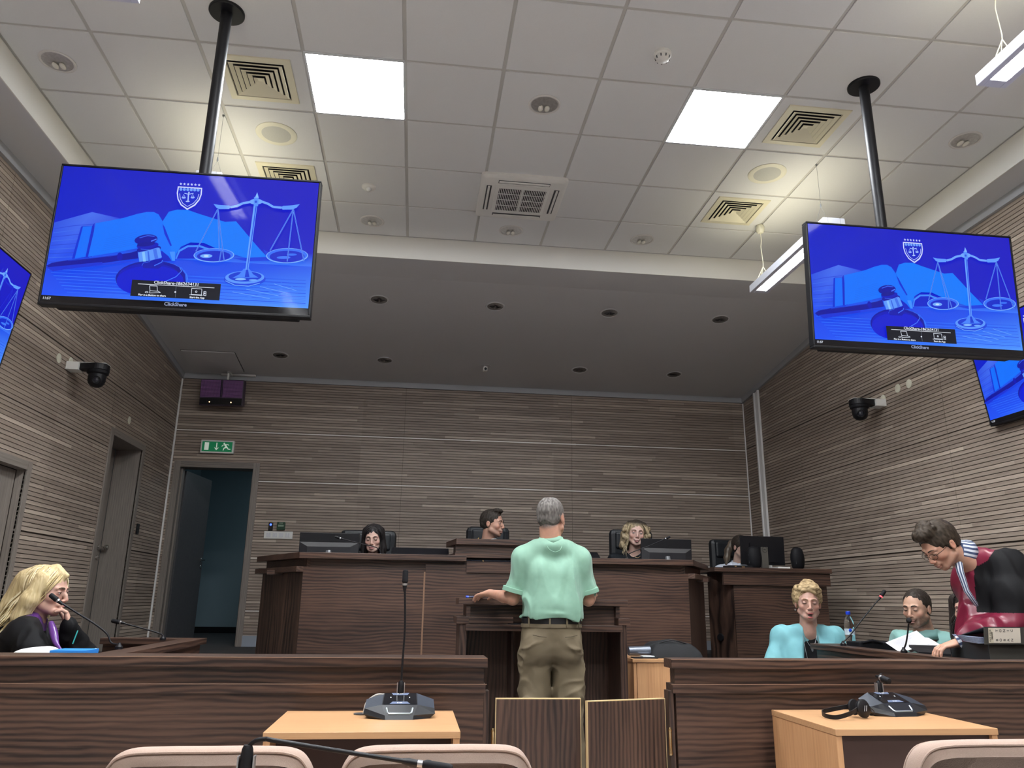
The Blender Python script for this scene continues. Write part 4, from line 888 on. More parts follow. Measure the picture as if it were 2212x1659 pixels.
# ------------------------------------------------------------------ microphones
SIL = mat('silver collar', (.45, .45, .46, 1), .3, .8)
def unit(label, M):
    """conference unit: faceted wedge with display, loudspeaker grilles and gooseneck socket"""
    t = thing('microphone_unit', label, 'microphone', M.translation, group='conference microphone units')
    def both(q): return [(-q[0], q[1], q[2])]
    A, B, Cf, Cr = (.062, .065, .075), (.066, -.030, .045), (.128, -.035, .034), (.126, .040, .056)
    D, E, G, H, R_, K = (.052, -.070, .014), (.131, -.042, .016), (.050, -.078, .0), (.112, -.040, .0), (.112, .075, .0), (.062, .078, .0)
    m = lambda p: (-p[0], p[1], p[2])
    mb = MB(); mb.M = M
    for f in ([B, Cf, E, D], [D, E, H, G], [Cf, Cr, R_, E], [E, R_, H], [A, K, R_, Cr]):
        mb.poly(f); mb.poly([m(p) for p in f][::-1])
    mb.poly([m(B), B, D, m(D)][::-1][::-1]); mb.poly([m(D), D, G, m(G)]); mb.poly([A, m(A), m(K), K]); mb.poly([G, H, R_, K, m(K), m(R_), m(H), m(G)]); mb.poly([m(A), A, B, m(B)][::-1])
    mb.build('body', mat('satin black unit', (.012, .013, .016, 1), .28), t, bevel=.002)
    mb = MB(); mb.M = M; mb.poly([B, Cf, Cr, A]); mb.build('speaker_grille', GRL, t); mb = MB(); mb.M = M; mb.poly([m(A), m(Cr), m(Cf), m(B)]); mb.build('speaker_grille', GRL, t)
    def onp(u, v, h=.0012):   # u across -1..1, v 0 front .. 1 rear
        x = u*(.066+(.062-.066)*v); return (x, -.030+.095*v, .045+.030*v+h)
    mb = MB(); mb.M = M; mb.poly([onp(-.95, .03), onp(.95, .03), onp(.95, .97), onp(-.95, .97)]); mb.build('touch_panel', GBLK, t)
    BL = bpy.data.materials.get('blue grey strip') or mat('blue grey strip', (.12, .15, .24, 1), .3); WT = bpy.data.materials.get('white lettering') or mat('white lettering', (.8, .8, .8, 1), .5, emit=(.8, .85, .9, 1), es=.5)
    for a, b, c, d in ((.78, .97, .42, .55), (.22, .03, .42, .58)):
        mb = MB(); mb.M = M; mb.poly([onp(-c, a, .002), onp(c, a, .002), onp(d, b, .002), onp(-d, b, .002)]); mb.build('display_strip', BL, t)
    mb = MB(); mb.M = M
    for u, v, du, dv in ((-.55, .56, .025, .04), (.55, .56, .025, .04), (-.15, .87, .03, .035), (.05, .87, .10, .02), (-.12, .11, .03, .03), (.05, .11, .08, .015)):
        mb.poly([onp(u-du, v-dv, .003), onp(u+du, v-dv, .003), onp(u+du, v+dv, .003), onp(u-du, v+dv, .003)])
    mb.build('status_marks', WT, t)
    mb = MB(); mb.M = M; mb.tube([(-.048, -.040, .034), (-.044, -.058, .021), (-.038, -.064, .018), (.038, -.064, .018), (.044, -.058, .021), (.048, -.040, .034)], .0042, 8); mb.build('silver_lip', mat('satin silver', (.42, .48, .50, 1), .3, .7), t, smooth=True)
    mb = MB(); mb.M = M; mb.lathe([(.011, 0), (.012, .02), (.010, .045), (.006, .052)], (0, .068, .068), 14); mb.build('socket', BLK, t, smooth=True)
    mb = MB(); mb.M = M; 
    for s in (-1, 1): mb.box(s*.0135-.0015, s*.0135+.0015, .060, .076, .068, .112)
    mb.build('socket_trim', SIL, t)
    return t
GRL = mat('blue grey grille', (.055, .065, .085, 1), .35, .4, noise=.5, nscale=900)
def goose(t, pts, rs, head, hd=None, ring=None, r=.0033, hr=.0105, hl=.05):
    mb = MB(); mb.tube(pts, [rs*1.0]*len(pts), 10); mb.build('gooseneck', BLK, t, smooth=True)
    p = Vector(pts[-1]); d = (Vector(head)-p).normalized(); A = d.to_track_quat('Z', 'Y').to_matrix()
    MB().lathe([(rs*1.1, -.025), (rs*1.6, -.015), (hr*.75, -.004), (hr*.8, 0)], p, 14, A=A).build('collar', BLK, t, smooth=True)
    MB().lathe([(hr*.8, 0), (hr*.82, .007), (hr*.8, .008)], p, 14, A=A).build('light_ring', ring or SIL, t, smooth=True)
    MB().lathe([(hr*.7, .008), (hr*1.05, .014), (hr*1.1, .018), (hr, .022), (hr, hl), (hr*.8, hl+.006), (hr*.0, hl+.008)], p, 16, A=A).build('microphone_head', BLKM, t, smooth=True)
t1 = unit('black conference unit with a tall straight microphone stem, on the left light wood table', Matrix.Translation((-.03, 3.13, .7305)))
goose(t1, curve([(-.03, 3.197, .80), (-.029, 3.197, .90), (-.026, 3.19, 1.05), (-.034, 3.185, 1.205)]), .0042, (-.034, 3.183, 1.27), hr=.0115, hl=.052)
MB().tube(curve([(-.085, 3.19, .80), (-.12, 3.19, .80), (-.155, 3.19, .775), (-.165, 3.18, .735)]), .0035, 8).build('cable', mat('pale grey cable', (.5, .47, .43, 1), .5), t1, smooth=True)
MB().lathe([(.028, 0), (.028, .003), (.0, .004)], (-.175, 3.20, .7305), 20).build('cable_grommet', DGREY, t1, smooth=True)
t2 = unit('black conference unit with a short bent microphone, on the right light wood table', Matrix.Translation((1.955, 3.16, .7305)) @ Matrix.Rotation(.12, 4, 'Z'))
b0 = Vector((1.947, 3.2275, .842)); hd = at(1921, 1470, 1, 3.06)
goose(t2, curve([b0, b0+Vector((.004, -.004, .025)), b0+Vector((.008, -.012, .036)), hd+Vector((-.006, .05, .006))]), .004, hd+Vector((0, 0, -.003)), hr=.0125, hl=.045)
t3 = thing('headphones', 'black headphones lying beside the conference unit on the right light wood table', 'headphones', (1.83, 3.10, .7305))
hp = at(1864, 1526, 1, 3.04); A = Vector((.35, -1, .15)).normalized().to_track_quat('Z', 'Y').to_matrix()
MB().lathe([(.0, -.012), (.030, -.011), (.034, -.004), (.034, .004), (.028, .009), (.0, .011)], Vector((hp.x, 3.04, .7305+.036)), 28, A=A).build('ear_cup', BLK, t3, smooth=True)
MB().lathe([(.0, -.008), (.027, -.006), (.030, .0), (.028, .006), (.0, .008)], Vector((hp.x-.012, 3.085, .7305+.036)), 28, A=A).build('ear_cup', BLKM, t3, smooth=True)
mb = MB(); q = A @ Vector((0, 0, .0125)); c0 = Vector((hp.x, 3.04, .7665))+q
for s in (-.005, .005): mb.tube([c0+A @ Vector((s-.004, -.010, 0)), c0+A @ Vector((s+.004, .010, 0))], .0012, 5)
mb.build('ear_mark', SIL, t3)
z = .742; mb = MB(); pts = curve([(hp.x-.02, 3.035, z+.026), (hp.x-.07, 3.00, z+.014), (hp.x-.135, 2.99, z), (hp.x-.16, 3.03, z), (hp.x-.14, 3.09, z+.006), (hp.x-.08, 3.11, z+.014), (hp.x-.02, 3.10, z+.026)])
vs = []
for p in pts: vs += [(p.x, p.y, p.z-.008), (p.x, p.y, p.z+.008), (p.x-.002, p.y+.003, p.z+.008), (p.x-.002, p.y+.003, p.z-.008)]
mb.add(vs, [(i*4+a, i*4+(a+1) % 4, (i+1)*4+(a+1) % 4, (i+1)*4+a) for i in range(len(pts)-1) for a in range(4)]); mb.build('headband', BLK, t3, smooth=True)
MB().tube(curve([(hp.x+.03, 3.05, .77), (hp.x+.055, 3.06, .755), (hp.x+.06, 3.08, .737), (hp.x+.05, 3.15, .735)]), .0015, 6).build('cable', BLK, t3, smooth=True)
# nearest microphone, standing on the table below the picture
t = thing('light_table', 'light wood table below the picture, carrying the nearest bent microphone', 'table', (0, 1.3, 0), group='light wood tables')
MB().box(-.45, .35, 1.05, 1.50, .64, .662).build('table_top', BEE_X, t); MB().box(-.45, -.43, 1.06, 1.49, 0, .64).build('side_panel', BEE_Z, t); MB().box(.33, .35, 1.06, 1.49, 0, .64).build('side_panel', BEE_Z, t)
ty = 1.40
B0 = at(531, 1659, 1, ty)
t4 = unit('black conference unit whose long gooseneck bends across the bottom of the photo', Matrix.Translation((B0.x, ty-.068, .6625)))
mb = MB(); mb.lathe([(.0115, -.06), (.0115, .0), (.009, .022), (.0065, .028)], (B0.x, ty, at(531, 1650, 1, ty).z), 14); mb.build('socket', BLK, t4, smooth=True)
mb = MB(); mb.box(B0.x-.0135, B0.x-.011, ty-.008, ty+.008, B0.z-.09, B0.z+.018); mb.box(B0.x+.011, B0.x+.0135, ty-.008, ty+.008, B0.z-.09, B0.z+.018); mb.build('socket_trim', SIL, t4)
MB().tube([(B0.x, ty, .72), (B0.x, ty, B0.z)], .010, 12).build('lower_stem', BLK, t4, smooth=True)
g = [at(533, 1632, 1, ty), at(538, 1612, 1, ty), at(553, 1600, 1, ty-.005), at(575, 1596.5, 1, ty-.01), at(595, 1600, 1, ty-.02), at(750, 1625, 1, ty-.03), at(902, 1649, 1, ty-.04)]
goose(t4, curve(g), .0036, at(960, 1658, 1, ty-.045), hr=.007, hl=.05)
# microphones on the side desks and on the bench
REDL = mat('red light ring', (1, .1, .1, 1), .4, emit=(1, .03, .05, 1), es=4)
def desk_mic(label, base, pts, head, ring=None, r=.0045, hr=.011, hl=.055):
    t = thing('gooseneck_microphone', label, 'microphone', base, group='gooseneck microphones on the desks')
    MB().lathe([(.018, 0), (.018, .012), (.010, .02), (.006, .03)], base, 16).build('base', BLK, t, smooth=True)
    goose(t, curve([Vector(base)+Vector((0, 0, .02))]+[Vector(p) for p in pts]), r, head, ring=ring, hr=hr, hl=hl)
desk_mic('black gooseneck microphone pointing at the blonde woman\'s chin', (-1.41, 4.17, .90), [at(240, 1388, 1, 4.18), at(231, 1369, 1, 4.18), at(205, 1348, 1, 4.17), at(165, 1323, 1, 4.15), at(127, 1299, 1, 4.14)], at(108, 1284, 1, 4.14), hr=.012, hl=.048)
desk_mic('black gooseneck microphone on the left side desk, farther from the bar and bending left', (-1.46, 5.03, .90), [at(350, 1371, 1, 5.03), at(332, 1364, 1, 5.02), at(262, 1345, 1, 5.0)], at(243, 1341, 1, 5.0), hr=.012, hl=.05)
desk_mic('black gooseneck microphone with a glowing red ring on the right side desk', (2.80, 5.0, .90), [at(1838, 1370, 1, 5.0), at(1860, 1341, 1, 5.0), at(1902, 1290, 1, 5.0)], at(1914, 1272, 1, 5.0), ring=REDL, hr=.012, hl=.05)
desk_mic('black gooseneck microphone standing up before the bearded man\'s mouth', (2.755, 4.28, .90), [at(1957, 1390, 1, 4.25), at(1961, 1365, 1, 4.2), at(1963, 1343, 1, 4.15)], at(1965, 1330, 1, 4.05), hr=.013, hl=.035)
desk_mic('slim grey gooseneck microphone before the dark haired woman on the bench', at(822, 1203, 1, 6.35), [at(820, 1188, 1, 6.35), at(808, 1181, 1, 6.34), at(770, 1172, 1, 6.32), at(736, 1163, 1, 6.3)], at(722, 1159, 1, 6.3), r=.0038, hr=.009, hl=.04)
desk_mic('slim grey gooseneck microphone before the curly blonde woman on the bench', at(1354, 1211, 1, 6.35), [at(1356, 1199, 1, 6.35), at(1368, 1192, 1, 6.34), at(1400, 1180, 1, 6.32), at(1437, 1164, 1, 6.3)], at(1449, 1159, 1, 6.3), r=.0038, hr=.009, hl=.04)
# ------------------------------------------------------------------ monitors
def monitor(label, c, w_, h_, rz=0, tilt=0, zb=1.365, style=0):
    t = thing('monitor', label, 'monitor', (c[0], c[1]+.08, zb), group='black monitors on the bench and desk'); 
    M = Matrix.Translation(c) @ Matrix.Rotation(rz, 4, 'Z') @ Matrix.Rotation(tilt, 4, 'X')
    mb = MB(); mb.M = M; mb.box(-w_/2, w_/2, 0, .018, -h_/2, h_/2)
    mb.build('panel', BLK, t, bevel=.003)
    mb = MB(); mb.M = M
    if style == 0:
        a = w_/2-.002; mb.add([(-a, 0, h_*.18), (a, 0, h_*.18), (a, 0, -h_/2+.003), (-a, 0, -h_/2+.003), (-a*.72, -.022, h_*.03), (a*.72, -.022, h_*.03), (a*.72, -.022, -h_/2+.003), (-a*.72, -.022, -h_/2+.003)], [(4, 5, 1, 0), (7, 6, 5, 4), (5, 6, 2, 1), (7, 4, 0, 3)][::1])
    else: mb.box(-w_*.3, w_*.3, -.018, 0, -h_*.4, h_*.25)
    mb.build('rear_cover', mat('dark monitor rear', (.012, .012, .015, 1), .5) if style == 0 else BLK, t)
    mb = MB(); mb.M = M; mb.tube([(0, -.02, -h_*.1), (.005, -.035, -h_/2+.03), (.0, -.02, -h_/2-.03)], .022, 8)
    mb.build('stand_neck', GREY if style == 0 else mat('grey brown stand', (.09, .085, .075, 1), .4), t, smooth=True) if style == 0 else None
    if style == 1:
        mb = MB(); mb.M = M; mb.box(-.033, .033, -.045, -.02, -h_/2-.03, h_*.12); mb.build('stand_neck', mat('grey brown stand', (.10, .092, .08, 1), .4), t, bevel=.003)
        mb = MB(); mb.M = M; mb.tube([(.026*math.cos(a), -.046, h_*.03+.026*math.sin(a)) for a in [k*math.pi/10 for k in range(21)]], .0015, 5); mb.build('round_emblem', BLKM, t)
        mb = MB()
        ct = M @ Vector((0, -.0465, h_*.03)); txt(mb, 'DELL', .014, ct, Vector((1, 0, 0)), Vector((0, 0, 1)), Vector((0, -1, 0)), .0, None, bold=.0003); mb.build('emblem_lettering', BLKM, t)
    zz = c[2]-h_/2-.03
    mb = MB(); mb.M = Matrix.Translation((c[0], c[1], 0)) @ Matrix.Rotation(rz, 4, 'Z'); mb.box(-.025, .025, -.02, .02, zb, zz+.04); mb.box(-.11, .11, -.05, .14, zb, zb+.012); mb.build('stand_base', BLKM, t, bevel=.002)
    return t
monitor('black monitor seen from behind at the left end of the bench', (-.705, 6.62, 1.555), .485, .24, -.03, .05)
monitor('black monitor tilted flat on the bench, between the dark haired woman and the raised centre', (.045, 6.55, 1.50), .47, .27, 0, -1.0, style=2)
monitor('black monitor tilted flat on the bench, just right of the standing man', (1.36, 6.55, 1.50), .44, .27, .1, -1.05, style=2)
monitor('black monitor seen from behind in front of the curly blonde woman', (2.165, 6.62, 1.565), .455, .25, .03, .05)
monitor('larger black monitor with a grey stand on the clerk\'s desk', (3.375, 7.35, 1.66), .45, .275, .02, .03, 1.475, 1)
def pod(label, x, y, rz):
    t = thing('desktop_speaker', label, 'loudspeaker', (x, y, 1.475), group='rounded desktop loudspeakers'); M = Matrix.Translation((x, y, 1.475)) @ Matrix.Rotation(rz, 4, 'Z')
    mb = MB(); mb.M = M; mb.lathe([(.0, 0), (.045, .002), (.062, .02), (.071, .06), (.074, .10), (.071, .14), (.058, .185), (.038, .204), (.0, .211)], n=32, A=Matrix.Diagonal((1, .8, 1))); mb.build('shell', BLKM, t, smooth=True)
    mb = MB(); mb.M = M; mb.box(-.062, -.058, -.03, .03, .05, .13); mb.box(-.066, -.062, -.012, .012, .07, .10); mb.build('connector_plate', DGREY, t)
pod('rounded black loudspeaker in front of the clerk\'s monitor', 3.19, 7.15, 0); pod('rounded black loudspeaker at the right end of the clerk\'s desk', 3.625, 7.15, .5)
t = thing('paper_tray', 'low black tray with small items before the woman in white', 'tray', (3.0, 7.1, 1.475)); MB().box(2.90, 3.13, 7.05, 7.2, 1.476, 1.50).build('tray', BLK, t, bevel=.003); MB().box(2.95, 2.97, 7.045, 7.05, 1.485, 1.495).box(3.02, 3.05, 7.045, 7.05, 1.483, 1.490).build('brass_clip', BRS, t)
t = thing('desk_papers', 'small stack of white papers beside the monitor stand on the clerk\'s desk', 'papers', (3.5, 7.1, 1.475)); MB().box(3.43, 3.55, 7.16, 7.35, 1.476, 1.50).build('sheets', PWH, t)
# ------------------------------------------------------------------ small things on desks
t = thing('water_bottle', 'clear plastic water bottle with a blue cap on the right side desk', 'bottle', (2.985, 5.20, .90))
bc = at(1838, 1388, 1, 5.22); bz = .9005; bc = Vector((bc.x, 5.22, bz))
PET = mat('clear plastic', (.92, .95, .97, 1), .05, trans=1, ior=1.25)
MB().lathe([(.0, .002), (.026, .0), (.032, .006), (.033, .03), (.031, .045), (.033, .06), (.033, .10), (.031, .108), (.033, .116), (.030, .145), (.020, .172), (.0125, .182), (.0125, .195)], bc, 28).build('bottle_body', PET, t, smooth=True)
MB().lathe([(.013, .192), (.0155, .192), (.0155, .210), (.013, .213), (.0, .213)], bc, 24).build('cap', mat('blue cap', (.01, .05, .55, 1), .35), t, smooth=True)
MB().lathe([(.0335, .060), (.0335, .098)], bc, 28).build('label_band', mat('pale bottle label', (.55, .66, .75, 1), .4, noise=.4, nscale=60), t, smooth=True)
MB().ball(bc+Vector((-.012, -.031, .090)), (.013, .004, .012), 12).build('label_mark', mat('blue label mark', (.01, .08, .6, 1), .4), t, smooth=True)
bot = t
t = thing('black_case', 'flat black case lying on the right side desk behind the loose papers', 'case', (3.2, 4.95, .745)); MB().box(2.90, 3.30, 4.98, 5.14, .746, .925).build('case_body', BLKM, t, bevel=.008); MB().tube([(2.92, 4.98, .92), (2.99, 4.975, .935), (3.06, 4.98, .92)], .008, 8).build('handle', BLK, t, smooth=True)
PAP = mat('white paper', (.72, .72, .76, 1), .7)
def sheet(label, cs, lines=True):
    c = sum(cs, Vector())/4; t = thing('paper_sheet', label, 'paper', c, group='loose papers on the right side desk')
    up = (cs[1]-cs[0]).cross(cs[3]-cs[0]).normalized()
    if up.y > 0 and abs(up.y) > abs(up.z): up = -up
    elif up.z < 0 and abs(up.z) >= abs(up.y): up = -up
    mb = MB(); v = cs+[p-up*.001 for p in cs]; mb.add(v, [(0, 1, 2, 3), (7, 6, 5, 4), (0, 4, 5, 1), (1, 5, 6, 2), (2, 6, 7, 3), (3, 7, 4, 0)]); mb.build('sheet', PAP, t)
    if lines:
        mb = MB(); L_ = lambda a, b: cs[0]+(cs[1]-cs[0])*a+(cs[3]-cs[0])*b+up*.0006
        for k in range(17):
            b = .12+k*.045; e = .9 if k % 4 != 3 else .5; mb.poly([L_(.1, b), L_(e, b), L_(e, b+.012), L_(.1, b+.012)])
        mb.build('printed_lines', mat('printed grey', (.35, .35, .38, 1), .7), t)
sheet('white printed sheet held up at an angle above the right side desk', [at(1913, 1388, 1, 4.72), at(1980, 1362, 1, 4.86), at(2012, 1389, 1, 4.62), at(1945, 1410, 1, 4.48)])
sheet('white printed sheet lying behind the upright microphone, under the raised sheet', [at(1926, 1385, 1, 4.80), at(1990, 1368, 1, 4.94), at(2030, 1392, 1, 4.70), at(1968, 1409, 1, 4.56)])
t = thing('document_folder', 'open black folder with a white edge between the papers and the folder box', 'folder', (3.05, 4.3, .745))
f = [at(1963, 1393, 1, 4.5), at(2052, 1396, 1, 4.35), at(2054, 1413, 1, 4.12), at(1985, 1408, 1, 4.3)]
mb = MB(); v = f+[p-Vector((0, 0, .012)) for p in f]; mb.add(v, [(0, 1, 2, 3), (7, 6, 5, 4), (0, 4, 5, 1), (1, 5, 6, 2), (2, 6, 7, 3), (3, 7, 4, 0)]); mb.build('cover', BLKM, t)
mb = MB(); mb.tube([f[0]+Vector((0, 0, .002)), f[1]+Vector((0, 0, .002))], .002, 5); mb.build('paper_edge', PAP, t)
# folder box with a lever arch file lying on it
N_, F_ = Vector((2.80, 3.66, 0)), Vector((2.872, 4.04, 0)); rt = Vector((.40, .06, 0))
def quadbox(mb, a, b, c, d, z0, z1): mb.prism([(p.x, p.y) for p in (a, b, c, d)], z0, z1)
t = thing('folder_box', 'black cardboard folder box at the right edge, under the lever arch file', 'box', (3.0, 3.85, .745))
BC = mat('black cardboard', (.022, .024, .027, 1), .6); BC2 = mat('dark olive grey cardboard', (.045, .043, .038, 1), .7)
zt = .978
mb = MB(); quadbox(mb, N_, N_+rt, F_+rt, F_, .746, zt); mb.build('box_body', BC, t, bevel=.002)
mb = MB(); mb.prism([(p.x, p.y) for p in (N_+Vector((.002, -.003, 0)), N_+rt+Vector((0, -.003, 0)), N_+rt, N_+Vector((.002, 0, 0)))], .748, zt-.002); mb.build('front_side', BC2, t)
t = thing('lever_arch_file', 'dark lever arch file with a handwritten cream spine label lying on the folder box', 'file', (3.0, 3.85, zt))
n0, f0 = Vector((2.765, 3.63, 0)), Vector((2.86, 4.10, 0)); z1 = 1.066
# spine at the front, covers above and below, sheets between
sp0, sp1 = at(2127, 1390, 1, 3.63), at(2127, 1354, 1, 3.63)
A0 = Vector((sp0.x, 3.63, zt+.001)); A1 = Vector((sp1.x-.003, 3.63, sp1.z)); R0 = Vector((.33, .045, 0))
mb = MB(); mb.add([A0, A0+R0, A1+R0, A1, A0+Vector((0, .004, 0)), A0+R0+Vector((0, .004, 0)), A1+R0+Vector((0, .004, 0)), A1+Vector((0, .004, 0))], [(0, 1, 2, 3), (7, 6, 5, 4), (0, 4, 5, 1), (1, 5, 6, 2), (2, 6, 7, 3), (3, 7, 4, 0)]); mb.build('spine', BC2, t)
T0 = at(2054, 1378, 1, 4.02); dn = Vector((T0.x, 4.02, T0.z))
mb = MB(); c_ = [A1, A1+R0, dn+R0, dn]; mb.add(c_+[p-Vector((0, 0, .004)) for p in c_], [(0, 1, 2, 3), (7, 6, 5, 4), (0, 4, 5, 1), (1, 5, 6, 2), (2, 6, 7, 3), (3, 7, 4, 0)]); mb.build('upper_cover', BC, t)
SH = mat('bluish plastic sleeves', (.38, .42, .58, 1), .25)
for k in range(7):
    z = zt+.004+k*.0042; a = Vector((A0.x-.004, 3.665, z)); b = Vector((dn.x+.02-k*.004, 4.0, z-.0+k*.0005)); mb = MB(); c_ = [a, a+R0*.95, b+R0*.95, b]; mb.add(c_+[p+Vector((0, 0, .0022)) for p in c_], [(3, 2, 1, 0), (4, 5, 6, 7), (0, 1, 5, 4), (1, 2, 6, 5), (2, 3, 7, 6), (3, 0, 4, 7)]); mb.build('plastic_sleeve', SH, t)
d_ = R0.normalized(); up = (A1-A0).normalized(); nn = Vector((d_.y, -d_.x, 0))
def SPp(a, b): return A0+d_*a+(A1-A0)*b+nn*.002
hgt = (A1-A0).length
for (a, b, m_) in ((.022, .052, PWH), (.052, .215, mat('cream label paper', (.62, .56, .48, 1), .7))):
    mb = MB(); mb.poly([SPp(a, .08), SPp(b, .08), SPp(b, .94), SPp(a, .94)]); mb.build('spine_label', m_ if m_ is not PWH else bpy.data.materials.get('yellowed label') or mat('yellowed label', (.60, .54, .42, 1), .7), t)
mb = MB(); INK = mat('dark ink', (.05, .045, .04, 1), .7)
for s, a, b in (('T', .072, .78), ('O', .094, .78), ('N', .117, .78), ('I', .140, .78), ('C', .163, .78), ('B', .072, .25), ('O', .094, .25), ('B', .117, .25), ('A', .140, .25), ('N', .163, .25)):
    txt(mb, s, .019, SPp(a, b), up, -d_, nn, .001, None, bold=.0003)
for s, a in (('OST CECE', .032), ('SMARF', .043)): txt(mb, s, .0125, SPp(a, .5), up, -d_, nn, .001, None, bold=.0003)
mb.build('handwriting', INK, t)
# left desk: white bundle, blue folder, pencil
t = thing('white_cloth_bundle', 'white folded cloth or paper bundle lying before the blonde woman', 'cloth', (-2.0, 3.95, .745))
mb = MB(); P = [at(22, 1408, 1, 3.9), at(50, 1401, 1, 3.9), at(85, 1397, 1, 3.9), at(105, 1396, 1, 3.9), at(116, 1400, 1, 3.9), at(117, 1405, 1, 3.9), at(112, 1411, 1, 3.9)]
for k, (dy, s) in enumerate(((-.06, .6), (-.04, 1), (.08, 1.0), (.14, .7))):
    pass
vs = []; 
for dy, s in ((-.07, .55), (-.05, 1), (.06, 1.05), (.13, .6)):
    for p in P: vs.append((p.x, p.y+dy, .80+(p.z-.80)*s))
    vs.append((P[-1].x, P[-1].y+dy, .75)); vs.append((P[0].x, P[0].y+dy, .75))
n = len(P)+2; mb.add(vs, [(a*n+i, a*n+(i+1) % n, (a+1)*n+(i+1) % n, (a+1)*n+i) for a in range(3) for i in range(n)]+[tuple(range(n))[::-1], tuple(range(3*n, 4*n))]); mb.build('cloth', mat('white cloth', (.78, .8, .82, 1), .7), t, smooth='all', sub=2)
t = thing('blue_folder', 'bright blue folder lying before the blonde woman', 'folder', (-1.75, 3.85, .745)); p = at(111, 1409, 1, 3.82); q = at(189, 1407, 1, 3.82)
MB().box(p.x, q.x, 3.80, 3.95, .746, at(150, 1405, 1, 3.80).z).build('folder_stack', mat('blue card', (.03, .25, .75, 1), .5), t, bevel=.001)
t = thing('pencil', 'green pencil standing up before the blonde woman\'s sleeve', 'pencil', at(158, 1390, 1, 4.0)); MB().tube([at(157, 1391, 1, 4.0), at(168, 1362, 1, 4.0)], .0028, 6).build('pencil_body', mat('green pencil paint', (.05, .42, .38, 1), .4), t, smooth=True)
t = thing('spectacle_case', 'small white clip standing on the left side desk by the microphone', 'clip', (-1.52, 4.3, .745)); MB().tube(curve([at(201, 1411, 1, 4.1), at(205, 1402, 1, 4.1), at(209, 1403, 1, 4.1), at(208, 1411, 1, 4.1)]), .003, 6).build('clip', PWH, t, smooth=True)
# on the cabinet behind the lectern
t = thing('handbag', 'black cloth bag lying on the small light wood cabinet', 'bag', (1.82, 5.56, .79))
mb = MB(); nx, ny = 22, 14; c0 = (1.815, 5.55)
vs = []
for j in range(ny+1):
    for i in range(nx+1):
        u, v = i/nx*2-1, j/ny*2-1; e = max(0, (1-abs(u)**4))*max(0, (1-abs(v)**4)); hh = .105*(e**.45)*(1-.22*max(0, u)+.05*math.sin(5*u+2)*math.cos(4*v))
        vs.append((c0[0]+u*.185+.03*v*0, c0[1]+v*.16, .793+max(0, hh)+(.006*math.sin(9*u+6*v)*e)))
mb.add(vs, [(j*(nx+1)+i, j*(nx+1)+i+1, (j+1)*(nx+1)+i+1, (j+1)*(nx+1)+i) for j in range(ny) for i in range(nx)]); 
mb.add([(c0[0]-.185, c0[1]-.16, .792), (c0[0]+.185, c0[1]-.16, .792), (c0[0]+.185, c0[1]+.16, .792), (c0[0]-.185, c0[1]+.16, .792)], [(3, 2, 1, 0)])
mb.build('bag_body', mat('black cloth', (.006, .007, .009, 1), .8, noise=.3, nscale=20, bump=.4), t, smooth='all')
MB().tube(curve([(1.70, 5.45, .885), (1.80, 5.44, .905), (1.93, 5.45, .87)]), .004, 6).build('zip', BLK, t, smooth=True)
t = thing('rolled_sleeve', 'grey metallic tube lying left of the black bag on the cabinet', 'tube', (1.55, 5.52, .79))
MB().tube([(1.49, 5.47, .831), (1.64, 5.47, .833)], [.030, .033], 20).build('tube_body', mat('grey metallic tube', (.16, .18, .22, 1), .3, .6), t, smooth=True)
t = thing('tablet', 'thin black tablet with white papers under the bag on the cabinet', 'tablet', (1.58, 5.45, .79)); MB().box(1.49, 1.66, 5.345, 5.42, .791, .799).build('tablet_body', BLK, t, bevel=.001); MB().box(1.56, 1.64, 5.36, 5.43, .80, .806).build('paper', PAP, t)
# on the lectern
t = thing('pen', 'small blue pen lying on the left end of the lectern top', 'pen', (.36, 5.0, 1.166)); p = at(1006, 1286, 1, 5.0); MB().tube([(.335, 5.0, 1.173), (.385, 5.005, 1.173)], .0065, 8).build('pen_body', mat('dark pen', (.01, .015, .06, 1), .3), t, smooth=True); MB().tube([(.328, 4.995, 1.173), (.345, 4.997, 1.173)], .0072, 8).build('pen_cap', mat('blue pen cap', (.03, .08, .6, 1), .3), t, smooth=True)
t = thing('phone', 'dark phone and glasses case lying on the lectern\'s writing shelf by the man\'s waist', 'phone', (.66, 4.96, 1.012)); MB().box(.585, .70, 4.92, 5.0, 1.0125, 1.020).build('phone_body', GBLK, t, bevel=.002)
t = thing('glasses_case', 'black glasses case on the writing shelf, half hidden by the man', 'case', (.60, 5.05, 1.012)); mb = MB(); mb.ball((.66, 5.06, 1.034), (.07, .03, .022), 14); mb.build('case_body', BLK, t, smooth=True)
